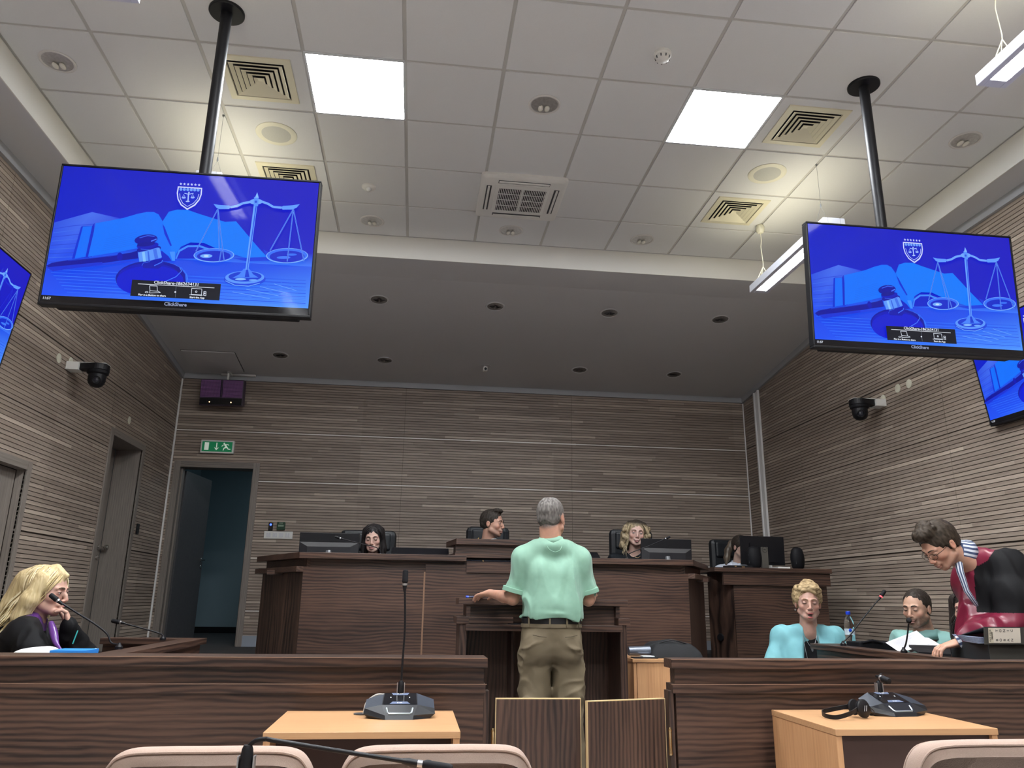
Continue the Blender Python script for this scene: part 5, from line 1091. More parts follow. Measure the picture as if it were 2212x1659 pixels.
# ------------------------------------------------------------------ people: one continuous surface each, grown from a distance field
_rng = np.random.RandomState(3); _T = _rng.rand(32, 32, 32).astype(np.float32)
def vn(P):
    """smooth value noise 0..1 at points (n,3)"""
    i = np.floor(P).astype(int); f = P-i; f = f*f*(3-2*f); r = 0
    for a in (0, 1):
        for b in (0, 1):
            for c in (0, 1):
                w_ = (f[:, 0] if a else 1-f[:, 0])*(f[:, 1] if b else 1-f[:, 1])*(f[:, 2] if c else 1-f[:, 2])
                r = r+w_*_T[(i[:, 0]+a) % 32, (i[:, 1]+b) % 32, (i[:, 2]+c) % 32]
    return r
class Vox:
    def __init__(s, lo, hi, h):
        s.h = h; s.lo = np.array(lo, float)
        s.ax = [np.arange(lo[k], hi[k]+h, h) for k in range(3)]; s.D = np.full([len(a) for a in s.ax], .5, np.float32)
        s.F = None
    def _win(s, corners, m):
        c = np.array(corners); lo, hi = c.min(0)-m, c.max(0)+m; sl = []
        for k in range(3):
            a = max(0, int((lo[k]-s.lo[k])/s.h)); b = min(len(s.ax[k]), int((hi[k]-s.lo[k])/s.h)+2)
            if b <= a: return None, None
            sl.append(slice(a, b))
        g = np.meshgrid(*[s.ax[k][sl[k]] for k in range(3)], indexing='ij', sparse=False)
        return tuple(sl), np.stack(g, -1).astype(np.float32)
    def _op(s, sl, d, k, mode):
        a = s.D[sl]
        if mode == 'U':
            if k > 0: h_ = np.clip(.5+.5*(a-d)/k, 0, 1); s.D[sl] = a*(1-h_)+d*h_-k*h_*(1-h_)
            else: s.D[sl] = np.minimum(a, d)
        else:
            if k > 0: h_ = np.clip(.5-.5*(a+d)/k, 0, 1); s.D[sl] = a*(1-h_)+(-d)*h_+k*h_*(1-h_)
            else: s.D[sl] = np.maximum(a, -d)
    def ell(s, c, r, k=.01, mode='U', R=None, F=None):
        """ellipsoid, centre c and radii r, in frame F (4x4), own rotation R (3x3)"""
        F = F if F is not None else (s.F if s.F is not None else Matrix.Identity(4))
        sf = F.to_scale()[0]
        A = np.array(F.to_3x3() @ (R if R is not None else Matrix.Identity(3)))/sf; C_ = np.array(F @ Vector(c)); r = np.array(r, float)*sf
        ext = np.sqrt(((A*r)**2).sum(1)); m = k+3*s.h
        sl, P = s._win([C_-ext, C_+ext], m)
        if sl is None: return
        q = (P-C_) @ A; k0 = np.sqrt(((q/r)**2).sum(-1)); k1 = np.sqrt(((q/r**2)**2).sum(-1))+1e-9
        s._op(sl, (k0*(k0-1)/k1).astype(np.float32), k, mode)
    def cap(s, a, b, ra, rb=None, k=.01, mode='U', F=None, sq=None):
        """tapered capsule; sq = (axis vector, factor) flattens it along an axis"""
        F = F if F is not None else (s.F if s.F is not None else Matrix.Identity(4)); rb = ra if rb is None else rb; sf = F.to_scale()[0]; ra, rb = ra*sf, rb*sf
        a, b = np.array(F @ Vector(a)), np.array(F @ Vector(b)); m = max(ra, rb)+k+3*s.h
        if sq: m = max(ra, rb)*max(1, 1/sq[1] if sq[1] < 1 else 1)+k+3*s.h
        sl, P = s._win([a, b], m)
        if sl is None: return
        if sq:
            n = np.array(F.to_3x3() @ Vector(sq[0]).normalized()); P = P+((P-a) @ n)[..., None]*n*(1/sq[1]-1); b = b+((b-a) @ n)*n*(1/sq[1]-1)
        ab = b-a; t = np.clip(((P-a) @ ab)/(ab @ ab+1e-12), 0, 1); d = np.linalg.norm(P-a-t[..., None]*ab, axis=-1)-(ra+(rb-ra)*t)
        if sq and sq[1] < 1: d = d*(.5+.5*sq[1])
        s._op(sl, d.astype(np.float32), k, mode)
    def chain(s, pts, rs, k=.01, **kw):
        for i in range(len(pts)-1): s.cap(pts[i], pts[i+1], rs[i], rs[i+1], k, **kw)
    def cut(s, p, n, k=0.0):
        """keep the side of the plane that n points away from"""
        p, n = np.array(p, float), np.array(Vector(n).normalized())
        d = ((s.ax[0][:, None, None]-p[0])*n[0]+(s.ax[1][None, :, None]-p[1])*n[1]+(s.ax[2][None, None, :]-p[2])*n[2]).astype(np.float32)
        s.D = np.maximum(s.D, d)
    def disp(s, fn, band):
        i = np.nonzero(np.abs(s.D) < band); P = np.stack([s.ax[k][i[k]] for k in range(3)], 1); s.D[i] += fn(P).astype(np.float32)
    def mesh(s):
        D = s.D; ins = D < 0; n = D.shape
        cnt = np.zeros([a-1 for a in n], np.int8)
        for a in (0, 1):
            for b in (0, 1):
                for c in (0, 1): cnt += ins[a:n[0]-1+a, b:n[1]-1+b, c:n[2]-1+c]
        act = (cnt > 0) & (cnt < 8); idx = np.full(act.shape, -1, np.int64); ii = np.nonzero(act); N = len(ii[0]); idx[ii] = np.arange(N)
        acc = np.zeros((N, 3)); w_ = np.zeros(N); I = np.stack(ii, 1)
        E = [((0, 0, 0), k) for k in range(3)]+[((1, 0, 0), 1), ((1, 0, 0), 2), ((0, 1, 0), 0), ((0, 1, 0), 2), ((0, 0, 1), 0), ((0, 0, 1), 1), ((1, 1, 0), 2), ((1, 0, 1), 1), ((0, 1, 1), 0)]
        for o, k in E:
            a = I+np.array(o); b = a.copy(); b[:, k] += 1; da, db = D[a[:, 0], a[:, 1], a[:, 2]], D[b[:, 0], b[:, 1], b[:, 2]]
            m = (da < 0) != (db < 0); t = np.where(m, da/(da-db+1e-12), 0); p = a.astype(float); p[:, k] += t; acc[m] += p[m]; w_[m] += 1
        V = acc/w_[:, None]*s.h+s.lo; Q = []
        for k in range(3):
            sl0 = [slice(1, -1)]*3; sl0[k] = slice(0, -1); sl1 = list(sl0); sl1[k] = slice(1, None)
            a, b = ins[tuple(sl0)], ins[tuple(sl1)]; e = np.nonzero(a != b); base = np.stack(e, 1)
            for q in range(3):
                if q != k: base[:, q] += 1
            u, v = (k+1) % 3, (k+2) % 3
            def g(du, dv):
                c = base.copy(); c[:, u] -= du; c[:, v] -= dv; return idx[c[:, 0], c[:, 1], c[:, 2]]
            q = np.stack([g(1, 1), g(0, 1), g(0, 0), g(1, 0)], 1); fl = ~a[e]; q[fl] = q[fl][:, ::-1]; Q.append(q)
        return V, np.concatenate(Q)
def put(name, V, Q, mats, parent, colfn=None, matfn=None, label=None, smooth_it=1):
    """link a mesh given in world coordinates under parent"""
    I = np.array(parent.matrix_basis.inverted())
    Vn = V.copy()
    for _ in range(smooth_it):   # light relaxation
        e = np.concatenate([Q[:, [0, 1]], Q[:, [1, 2]], Q[:, [2, 3]], Q[:, [3, 0]]]); acc = np.zeros_like(Vn); c = np.zeros(len(Vn))
        for a, b in ((0, 1), (1, 0)):
            for k in range(3): acc[:, k] += np.bincount(e[:, a], Vn[e[:, b], k], len(Vn))
            c += np.bincount(e[:, a], minlength=len(Vn))
        Vn = Vn*.5+.5*acc/np.maximum(c, 1)[:, None]
    L = Vn @ I[:3, :3].T+I[:3, 3]
    me = bpy.data.meshes.new(name); me.vertices.add(len(L)); me.vertices.foreach_set('co', L.ravel()); me.loops.add(Q.size); me.loops.foreach_set('vertex_index', Q.ravel().astype(np.int32))
    me.polygons.add(len(Q)); me.polygons.foreach_set('loop_start', np.arange(0, Q.size, 4, dtype=np.int32)); me.polygons.foreach_set('loop_total', np.full(len(Q), 4, np.int32))
    me.polygons.foreach_set('use_smooth', np.ones(len(Q), bool))
    for m in (mats if isinstance(mats, (list, tuple)) else [mats]): me.materials.append(m)
    if matfn is not None: me.polygons.foreach_set('material_index', matfn(Vn[Q].mean(1)).astype(np.int32))
    me.update(calc_edges=True); me.validate()
    if colfn is not None:
        c = colfn(Vn); a = me.color_attributes.new('Col', 'FLOAT_COLOR', 'POINT'); a.data.foreach_set('color', np.concatenate([c, np.ones((len(c), 1))], 1).ravel())
    o = bpy.data.objects.new(name, me); C.objects.link(o); o.parent = parent
    if label: o['label'] = label
    return o
def HF(c, yaw=0, pitch=0, roll=0, s=1):
    """head frame: yaw 0 looks at -y; positive yaw turns the face toward +x; positive pitch nods down"""
    r = math.radians
    return Matrix.Translation(c) @ Matrix.Rotation(r(yaw), 4, 'Z') @ Matrix.Rotation(r(pitch), 4, 'X') @ Matrix.Rotation(r(roll), 4, 'Y') @ Matrix.Scale(1, 4)
SKM = vmat('skin', .5, .35, sss=.15)
def head_shape(V, F, st):
    V.F = F; f = st.get('fem', 0); wj = st.get('jaw', 1)
    V.ell((0, .020, .030), (.077-.003*f, .096, .088), 0)
    V.ell((0, -.028, .0), (.062, .060, .088), .02)
    V.ell((0, -.022, -.062), ((.054-.006*f)*wj, .056, .046), .025)
    V.ell((0, -.066, -.097), (.022-.004*f, .018, .018), .022)
    for s in (-1, 1):
        V.ell((s*.043, -.056, -.026), (.018, .020, .016), .022)
        V.cap((s*.012, -.087, .022), (s*.044, -.074, .022), .007-.002*f, .006, .014)
        V.ell((s*.031, -.100, .003), (.016, .014, .010), .014, 'S')
        V.ell((s*.031, -.0745, .002), (.0145, .0125, .0125), .003)
        V.cap((s*.026, -.062, -.088), (s*(.055-.005*f)*wj, -.008, -.058), .014, .016, .02)
        V.ell((s*.075, .012, -.008), (.010, .019, .031), .004, R=Matrix.Rotation(.25*s, 3, 'Z') @ Matrix.Rotation(-.15, 3, 'X'))
        V.ell((s*.086, .006, -.006), (.007, .009, .016), .004, 'S')
    V.cap((0, -.086, .012), (0, -.107, -.030), .0065, .0105, .012)
    for s in (-1, 1): V.ell((s*.0115, -.098, -.036), (.008, .010, .007), .006)
    V.ell((0, -.086, -.056), (.026, .014, .012), .012)
    V.ell((0, -.0925, -.0645), (.021, .0095, .0048), .004); V.ell((0, -.0905, -.0755-.010*st.get('open', 0)), (.018, .0095, .0060), .004)
    o = st.get('open', 0)
    V.ell((0, -.101, -.0700-.004*o), (.021, .006+.012*o, .0013+.006*o), .002, 'S')
    if st.get('hook'): V.ell((0, -.100, -.010), (.007, .010, .010), .008)
    V.F = None
def face_bits(root, F, st):
    """eyes, brows and lips as crisp small meshes set into the skin"""
    A = F
    ey = st.get('eyes', 'open'); hc = st.get('brow', (.03, .02, .015, 1)); px = st.get('look', 0)
    mE = mat('eye white', (.55, .52, .50, 1), .3); mI = mat('iris', st.get('iris', (.03, .018, .01, 1)), .15); mL = mat('lid line', (.02, .013, .012, 1), .6)
    mLid = mat('eyelid skin', tuple(c*.88 for c in st['skin'][:3])+(1,), .5)
    for s in (-1, 1):
        mb = MB(); mb.M = A; c = Vector((s*.031, -.0755, .002))
        if ey == 'open':
            mb.ball(c, (.0128, .0124, .0105), 16); mb.build('eye', mE, root, smooth=True)
            mb = MB(); mb.M = A; mb.ball(c+Vector((px*.004, -.0078, 0)), (.0056, .0054, .0056), 12); mb.build('iris', mI, root, smooth=True)
            mb = MB(); mb.M = A; mb.tube([c+Vector((a*.0135, -.0125+.004*abs(a)**2, .0062-.0062*abs(a)**2)) for a in (-1, -.6, -.2, .2, .6, 1)], [.0006, .0012, .0015, .0015, .0012, .0006], 6); mb.build('upper_eyelid', mL, root, smooth=True)
            mb = MB(); mb.M = A; mb.ball(c+Vector((0, -.001, .0052)), (.0142, .0133, .0075), 14); mb.build('eyelid', mLid, root, smooth=True)
        else:
            mb.ball(c+Vector((0, -.0005, .001)), (.0140, .0135, .0115), 16); mb.build('eyelid', mLid, root, smooth=True)
            mb = MB(); mb.M = A; mb.tube([c+Vector((a*.0135, -.0130+.0042*abs(a)**2, -.0035+.003*abs(a)**2)) for a in (-1, -.6, -.2, .2, .6, 1)], [.0008, .0018, .0022, .0022, .0018, .0008], 6); mb.build('eyelash_line', mL, root, smooth=True)
        mb = MB(); mb.M = A; bw = st.get('bw', .003)
        mb.tube([(s*.012, -.0948, .0215), (s*.022, -.0940, .0265), (s*.034, -.0880, .0275), (s*.047, -.0765, .0215)], [bw, bw*1.15, bw, bw*.4], 6); mb.build('eyebrow', mat('eyebrow', hc, .8), root, smooth=True)
    lc = st.get('lip', (.36, .17, .14, 1)); mb = MB(); mb.M = A; o = st.get('open', 0)
    mb.ball((0, -.0935, -.0640), (.0205, .0092, .0040), 14); mb.ball((0, -.0915, -.0755-.010*o), (.0175, .0092, .0048), 14); mb.build('lips', mat('lips', lc, .45), root, smooth=True)
    if o: mb = MB(); mb.M = A; mb.ball((0, -.091, -.0705-.004*o), (.014, .008, .0055), 12); mb.build('open_mouth', mat('mouth dark', (.03, .008, .008, 1), .6), root, smooth=True)
def hand(V, wrist, d, n, side=1, curl=.35, s=1.0, spread=.12, pinch=0, point=False):
    """d: finger direction, n: the way the palm faces, side: +1 puts the thumb on d x n"""
    d = Vector(d).normalized(); n = Vector(n); n = (n-d*n.dot(d)).normalized(); t = d.cross(n)*side; w_ = Vector(wrist)
    pc = w_+d*.045*s; R = Matrix((t, d, n)).transposed()
    V.ell(pc, (.040*s, .048*s, .0155*s), .012, R=R); V.cap(w_-d*.01, w_+d*.02, .024*s, .026*s, .012, sq=(n, .72))
    for i, (o, L) in enumerate(((.029, .070), (.010, .078), (-.010, .073), (-.028, .057))):
        c = curl*(1+.12*i) if not (point and i == 0) else .12
        p = w_+d*.080*s+t*o*s; dd = (d+t*(o/.03)*spread).normalized(); r = .0088*s
        for j, (fr, bend) in enumerate(((.44, c*.7), (.32, c*1.25), (.24, c*.9))):
            q = dd; ang = bend; dd = (q*math.cos(ang)+n*math.sin(ang)).normalized(); n2 = n
            e = p+dd*L*fr*s; V.cap(p, e, r, r*.92, .004); p = e; r *= .92
    p = w_+d*.022*s+t*.026*s; q = p+(t*.85+d*.75+n*.35).normalized()*.036*s; e = q+(t*.25+d*.95+n*.3+n*pinch).normalized()*.030*s; f = e+(d*.95-t*.1+n*.35+n*pinch).normalized()*.024*s
    V.cap(p, q, .0135*s, .0105*s, .010); V.cap(q, e, .0102*s, .0092*s, .005); V.cap(e, f, .0092*s, .0076*s, .004)
def torso(V, J, off=0, w=1, d=1, k=.03, arms=True, skin=False, belly=1.0, bust=0):
    pel, chest, neck, sl, sr = [Vector(J[q]) for q in ('pel', 'chest', 'neck', 'shL', 'shR')]
    X = (sl-sr).normalized(); Z = (neck-pel).normalized(); Y = Z.cross(X).normalized(); X = Y.cross(Z); R = Matrix((X, Y, Z)).transposed()   # local -Y is the front
    V.ell(pel+Z*.02, (.160*w+off, .115*d+off, .13), 0, R=R)
    for s in (-1, 1):
        V.ell((pel*.55+chest*.45)+X*s*.052*w, (.098*w*belly+off, .108*d*belly+off, .19), k*1.6, R=R)
        V.ell(chest+X*s*.064*w, (.100*w+off, .106*d+off, .19), k*1.6, R=R)
    if bust:
        for s in (-1, 1): V.ell(chest+X*s*.065-Y*.085+Z*.0, (.058+off, .045*bust+off, .055), .04, R=R)
    for sh in (sl, sr):
        V.cap(neck-Z*.035+(sh-neck)*.10, sh, .046+off*.6, .046+off*.8, k*1.3)
        V.ell(sh-Z*.02, (.054+off, .055+off, .062+off), k, R=R)
        V.cap(sh-Z*.03+(chest-sh)*.25, chest+(sh-chest)*.4-Z*.04, .07+off, .08+off, k*1.3, sq=(Y, .85))
    if arms:
        for s in 'LR':
            a, b, c = [Vector(J[q+s]) for q in ('sh', 'el', 'wr')]
            V.chain([a, a*.5+b*.5, b], [.052+off, .048+off, .040+off], .012); V.chain([b, b*.6+c*.4, c], [.041+off, .038+off, .026+off*.8], .012)
    return X, Y, Z
def bounds(pts, m): a = np.array([tuple(p) for p in pts]); return a.min(0)-m, a.max(0)+m
def mixn(c1, c2, P, sc_, seed=0, p=1.0):
    t = np.clip(vn(P*np.array(sc_)+seed), 0, 1)**p; return np.array(c1)[None, :3]*(1-t[:, None])+np.array(c2)[None, :3]*t[:, None]
def skin_col(F, st):
    base = np.array(st['skin'][:3]); Fi = np.array(F.inverted())
    def fn(P):
        q = P @ Fi[:3, :3].T+Fi[:3, 3]; c = np.tile(base, (len(P), 1)); hd = np.linalg.norm(q-np.array([0, 0, 0]), axis=1) < .17
        def sp(cx, cy, cz, r): return np.exp(-(((q-np.array([cx, cy, cz]))/r)**2).sum(1))[:, None]
        red = np.array([1.04, .88, .86])
        for s in (-1, 1): c = c*(1+sp(s*.045, -.07, -.03, .022)*(red-1)); c = c*(1+sp(s*.08, .012, -.01, .02)*(red-1))
        c = c*(1+sp(0, -.108, -.032, .014)*(red-1))
        for s in (-1, 1): c = c*(1-.10*sp(s*.031, -.09, -.010, .010))
        b = st.get('beard', 0)
        if b:
            m = np.clip((-.035-q[:, 2])/.02, 0, 1)*np.clip((.03-q[:, 1])/.03, 0, 1)*np.clip((q[:, 2]+.135)/.02, 0, 1)*hd; m2 = sp(0, -.098, -.052, .016)[:, 0]*.8; m = np.clip(np.maximum(m, m2)*b, 0, .9)
            m = m*(.75+.5*vn(q*400)); m = np.clip(m, 0, .9); c = c*(1-m[:, None])+np.array(st.get('bcol', (.05, .035, .025)))*m[:, None]
        hs = st.get('scalp')
        if hs is not None:
            m = np.clip((q[:, 2]-.0*q[:, 1]+.045+.55*(q[:, 1]-.02))/.02, 0, 1)*np.clip((q[:, 1]+.055+.35*q[:, 2]*0)/.03, 0, 1)*hd
            ear = np.exp(-((np.abs(q[:, 0])-.08)/.012)**2)*np.exp(-((q[:, 2]+.01)/.03)**2); m = m*(1-ear)
            crown = np.exp(-(((q-np.array([0, .03, .118]))/np.array([.045, .05, .05]))**2).sum(1)); m = m*(1-.8*crown)*(.55+.75*vn(q*220)); m = np.clip(m, 0, 1)
            c = c*(1-m[:, None])+np.array(hs)*m[:, None]
        return np.clip(c*(.94+.12*vn(P*90))[:, None], 0, 1)
    return fn
def build_body(root, F, J, st, h=.004, hands=(), w=1, d=1, extra=None, arms=True, neck_r=.054, bust=0, off=-.004):
    pts = [F @ Vector((0, 0, .13)), F @ Vector((.1, -.12, -.12)), F @ Vector((-.1, .12, 0))]+[Vector(J[q]) for q in ('pel', 'shL', 'shR', 'elL', 'elR', 'wrL', 'wrR', 'neck')]
    pts += [Vector(hd_[0])+Vector(hd_[1]).normalized()*.19 for hd_ in hands]
    lo, hi = bounds(pts, .16); V = Vox(lo, hi, h)
    torso(V, J, off, w, d, arms=arms, bust=bust)
    nb = Vector(J['neck']); fw = (F.to_3x3() @ Vector((0, -1, 0)))
    V.cap(nb-Vector((0, 0, .04)), F @ Vector((0, .022, -.065)), neck_r*1.08, neck_r*.98, .03)
    head_shape(V, F, st)
    V.ell(F @ Vector((0, .0, 0)), (.0001,)*3, 0) if False else None
    for hd_ in hands: hand(V, *hd_[:3], **hd_[3])
    if extra: extra(V)
    v, q = V.mesh(); o = put('body', v, q, SKM, root, skin_col(F, st)); face_bits(root, F, st); return o
FABC = {}
def cmat(name, rough=.8, sheen=.0, spec=.15, bump=.25, nscale=500):
    if name not in FABC: FABC[name] = vmat(name, rough, spec, bump=bump, nscale=nscale, sheen=sheen)
    return FABC[name]
def folds(V, amp, sc_=9, stretch=(1, 1, .45), seed=0, w=None, ridge=True):
    st_ = np.array(stretch)*sc_
    def fn(P):
        q = P*st_+seed; q = q+1.2*np.stack([vn(q*.7+9), vn(q*.7+17), vn(q*.7+25)], 1)
        n = vn(q); n2 = vn(q*2.1+5); r = np.clip(1-np.abs(n-.5)*4.2, 0, 1)**1.3+.45*np.clip(1-np.abs(n2-.5)*4.2, 0, 1)
        a = amp*(r-.6); return -a*(w(P) if w else 1)
    V.disp(fn, amp*2+V.h*2)
def strands(root, F, colors, N=240, seed=1, length=.30, spread=.0, wave=.0, r=.0026, top=1.0, ymin=-.055, part=0, end=None, name='hair_strands', gap=.0, down=None, fall_back=.0):
    """long hair: tapered locks that follow the skull, then hang"""
    rnd = random.Random(seed); mb = MB(); up = Vector((0, 0, 1)); Fi = F.inverted(); dl = (Fi.to_3x3() @ Vector((0, 0, -1))).normalized()
    for i in range(N):
        a = rnd.uniform(0, 2*math.pi); el = math.asin(rnd.uniform(.05, .98)*top)
        x, y, z = .080*math.cos(el)*math.cos(a), .022+.100*math.cos(el)*math.sin(a), .032+.094*math.sin(el)
        if y < ymin and z < .085: continue
        p = Vector((x, y, z)); pts = []; ph = rnd.uniform(0, 6.28); L = length*rnd.uniform(.75, 1.05); c = Vector((0, .02, .03)); n = 12; sp = rnd.uniform(0, 1)
        out = Vector((x*1.0+(part if x > 0 else -part)*.0, y-.02, 0)); out = (out.normalized() if out.length > .01 else Vector((1, 0, 0)))
        side = 1 if x > 0 else -1; 
        if y < .0: out = Vector((side, .25, 0)).normalized()
        for k in range(n+1):
            pts.append(p.copy()); g = dl
            rel = (p-c); e = Vector((rel.x/.083, rel.y/.103, rel.z/.097)); 
            step = L/n
            if e.length < 1.12 and rel.z > -.03:
                nr = Vector((rel.x/.083**2, rel.y/.103**2, rel.z/.097**2)).normalized(); tn = (g+out*.8); tn = (tn-nr*tn.dot(nr)); tn = tn.normalized() if tn.length > .05 else out
                p = p+tn*step; rel = p-c; e = Vector((rel.x/.083, rel.y/.103, rel.z/.097)).length; p = c+rel*((1.03+.06*sp)/e)
            else:
                p = p+(g+out*(.10*spread+.05)+Vector((0, 1, 0))*fall_back).normalized()*step
                p = p+Vector((math.sin(ph+k*1.15), math.cos(ph*1.7+k*1.0), 0))*wave
        rr = [r*.8]+[r*rnd.uniform(.9, 1.2)]*(n-1)+[r*.2]
        col = colors[min(len(colors)-1, int(rnd.random()**1.3*len(colors)))]; f = rnd.uniform(.8, 1.15)
        mb.col = tuple(c_*f for c_ in col[:3]); M0 = mb.M; mb.M = F; mb.tube(pts, rr, 5, cap=False); mb.M = M0
    mb.col = None; o = mb.build(name, vmat('hair', .45, .35), root, smooth='all'); return o
def hair_cap(root, F, st, col, col2, t=.010, line=(.058, -.072), name='hair', extra=None, h=.003, ns=70, amp=.004, low=-.055, cutx=None, stretch=(1, 1, .4), nape=.5, hl=None):
    """short hair as a shell over the skull, open at the face"""
    lo, hi = bounds([F @ Vector(p) for p in ((-.13, -.16, -.16), (.13, .16, .19), (.13, -.16, .19), (-.13, .16, -.16), (-.13, -.16, .19), (.13, .16, -.16))], .03); V = Vox(lo, hi, h); V.F = F
    V.ell((0, .022, .033), (.079+t, .098+t, .090+t), 0)
    V.ell((0, .05, -.02), (.062+t*.7, .058+t*.7, .05), .02)
    if extra: extra(V)
    Fi = np.array(F.inverted())
    if ns: 
        def fn(P):
            q = P @ Fi[:3, :3].T+Fi[:3, 3]; return -amp*(vn(q*ns*np.array(stretch)+3)+.5*vn(q*ns*2.2*np.array(stretch))-.75)
        V.disp(fn, amp*2+h*2)
    hz, hy = line if hl is None else hl
    # face opening: below the hairline and in front of the ears
    V.ell((0, -.105, hz-.085), (.066, .075, .085), .008, 'S'); 
    for s in (-1, 1): V.ell((s*.083, -.045, -.04), (.03, .048, .052), .006, 'S'); V.ell((s*.085, .010, -.018), (.022, .021, .033), .004, 'S')
    V.F = None
    p = F @ Vector((0, .08, low)); n = F.to_3x3() @ Vector((0, nape, -1)); V.cut(p, n)
    p = F @ Vector((0, -.02, -.045)); n = F.to_3x3() @ Vector((0, -1, -.62)); V.cut(F @ Vector((0, -.035, -.05)), n) if st.get('facecut', 1) else None
    v, q = V.mesh(); 
    return put(name, v, q, vmat('hair', .6, .2), root, lambda P: mixn(col, col2, (P @ Fi[:3, :3].T+Fi[:3, 3]), (150*stretch[0], 150*stretch[1], 150*stretch[2]), 2))
def person(label, loc, group=None): return thing('person', label, 'person', loc, group=group)
def garment(name, root, pts, m, h, build, col, mats=None, matfn=None, label=None, fold=None, si=1):
    lo, hi = bounds(pts, m); V = Vox(lo, hi, h); build(V)
    if fold: folds(V, **fold)
    v, q = V.mesh(); c = col if callable(col) else (lambda P: np.tile(np.array(col[:3]), (len(P), 1))*(.93+.14*vn(P*35))[:, None])
    return put(name, v, q, mats or cmat('cloth fibre'), root, c, matfn, label, si)
def legs_seated(root, J, fwd, zf, col, kn=.45, shoe=True):
    pel = Vector(J['pel']); X = (Vector(J['shL'])-Vector(J['shR'])); X.z = 0; X.normalize(); f = Vector(fwd).normalized(); mb = Vox(*bounds([pel+X*.3+f*.6, pel-X*.3-f*.25, (pel.x, pel.y, zf)], .1), .008)
    for s in (-1, 1):
        a = pel+X*s*.09-Vector((0, 0, .03)); k = a+f*kn+X*s*.05; k.z = max(zf+.47, k.z-.06); an = Vector((k.x, k.y, zf+.09))-f*.03
        mb.cap(pel, a, .12, .10, .03); mb.cap(a, k, .085, .062, .02); mb.cap(k, an, .058, .042, .01)
    v, q = mb.mesh(); put('trousers', v, q, cmat('cloth fibre'), root, lambda P: np.tile(np.array(col[:3]), (len(P), 1)))
    for s in (-1, 1):
        a = pel+X*s*.14+f*(kn-.03); sh = MB(); sh.M = Matrix.Translation((a.x, a.y, zf)) @ Matrix.Rotation(math.atan2(f.y, f.x), 4, 'Z')
        sh.add([(-.08, -.035, 0), (.19, -.04, 0), (.19, .04, 0), (-.08, .035, 0), (-.08, -.032, .09), (.06, -.038, .085), (.19, -.032, .03), (.19, .032, .03), (.06, .038, .085), (-.08, .032, .09)], [(3, 2, 1, 0), (0, 1, 6, 5, 4), (1, 2, 7, 6), (2, 3, 9, 8, 7), (3, 0, 4, 9), (4, 5, 8, 9), (5, 6, 7, 8)]); sh.build('shoe', BLK, root, bevel=.01)
# ---------------------------------------------------------------- the standing man in the middle
root = person('standing man seen from behind in a mint green polo shirt and khaki trousers', (.79, 4.56, 0))
mx, my = .793, 4.56
F = HF((mx+.003, my+.015, 1.632), 148, 2, 0)
st = dict(skin=(.50, .27, .19, 1), scalp=(.15, .135, .125), brow=(.25, .22, .2, 1), eyes='open', jaw=1.08)
J = dict(pel=(mx, my, .98), chest=(mx, my+.01, 1.25), neck=(mx, my+.005, 1.49), shL=(mx-.166, my, 1.39), shR=(mx+.166, my, 1.39), elL=(mx-.222, my+.02, 1.165), elR=(mx+.222, my+.02, 1.165), wrL=(mx-.335, my+.24, 1.195), wrR=(mx+.300, my+.25, 1.2))
hands = [(J['wrL'], (-.50, .85, -.10), (0, .05, -1), dict(side=-1, curl=.28, spread=.10, point=True)), (J['wrR'], (.05, .95, .0), (-.3, 0, -1), dict(side=1, curl=.75))]
build_body(root, F, J, st, h=.0032, hands=hands, w=.92, d=.90, neck_r=.062)
hair_cap(root, F, st, (.065, .058, .053), (.23, .21, .195), t=-.001, amp=.003, ns=110, low=-.050, name='cropped_hair', nape=.75, h=.0025, extra=lambda V: V.ell((0, .035, .135), (.040, .048, .026), .006, 'S'))
MINT = (.225, .405, .30)
def shirt(V):
    torso(V, J, .016, 1.06, 1.10, .03, arms=False, belly=1.15); V.ell((mx, my+.005, 1.462), (.105, .085, .045), .04); [V.cap((mx+q*.05, my, 1.455), (mx+q*.165, my, 1.405), .058, .056, .04) for q in (-1, 1)]
    V.ell((mx, my, 1.125), (.172, .134, .10), .03); V.ell((mx, my-.01, 1.085), (.176, .140, .035), .02)
    for s, a, e in ((-1, 'shL', 'elL'), (1, 'shR', 'elR')):
        A, B = Vector(J[a]), Vector(J[e]); V.cap(A-Vector((0, 0, .02)), A+(B-A)*.78, .060, .071, .04); V.ell(A+(B-A)*1.12, (.085, .085, .075), .004, 'S')
    V.cut((mx, my, 1.052), (0, 0, -1)); V.cut((mx, my+.01, 1.500), (0, .18, 1)) if True else None
garment('polo_shirt', root, [(mx-.36, my-.2, 1.0), (mx+.36, my+.2, 1.56)], .04, .0042, shirt, lambda P: np.tile(np.array(MINT), (len(P), 1))*(.95+.1*vn(P*60))[:, None], mats=cmat('polo fabric', .62, .2, .35, .35, 700),
        fold=dict(amp=.026, sc_=5.4, stretch=(1.3, 1.0, .40), seed=4, w=lambda P: np.clip((1.47-P[:, 2])/.2, .15, 1)))
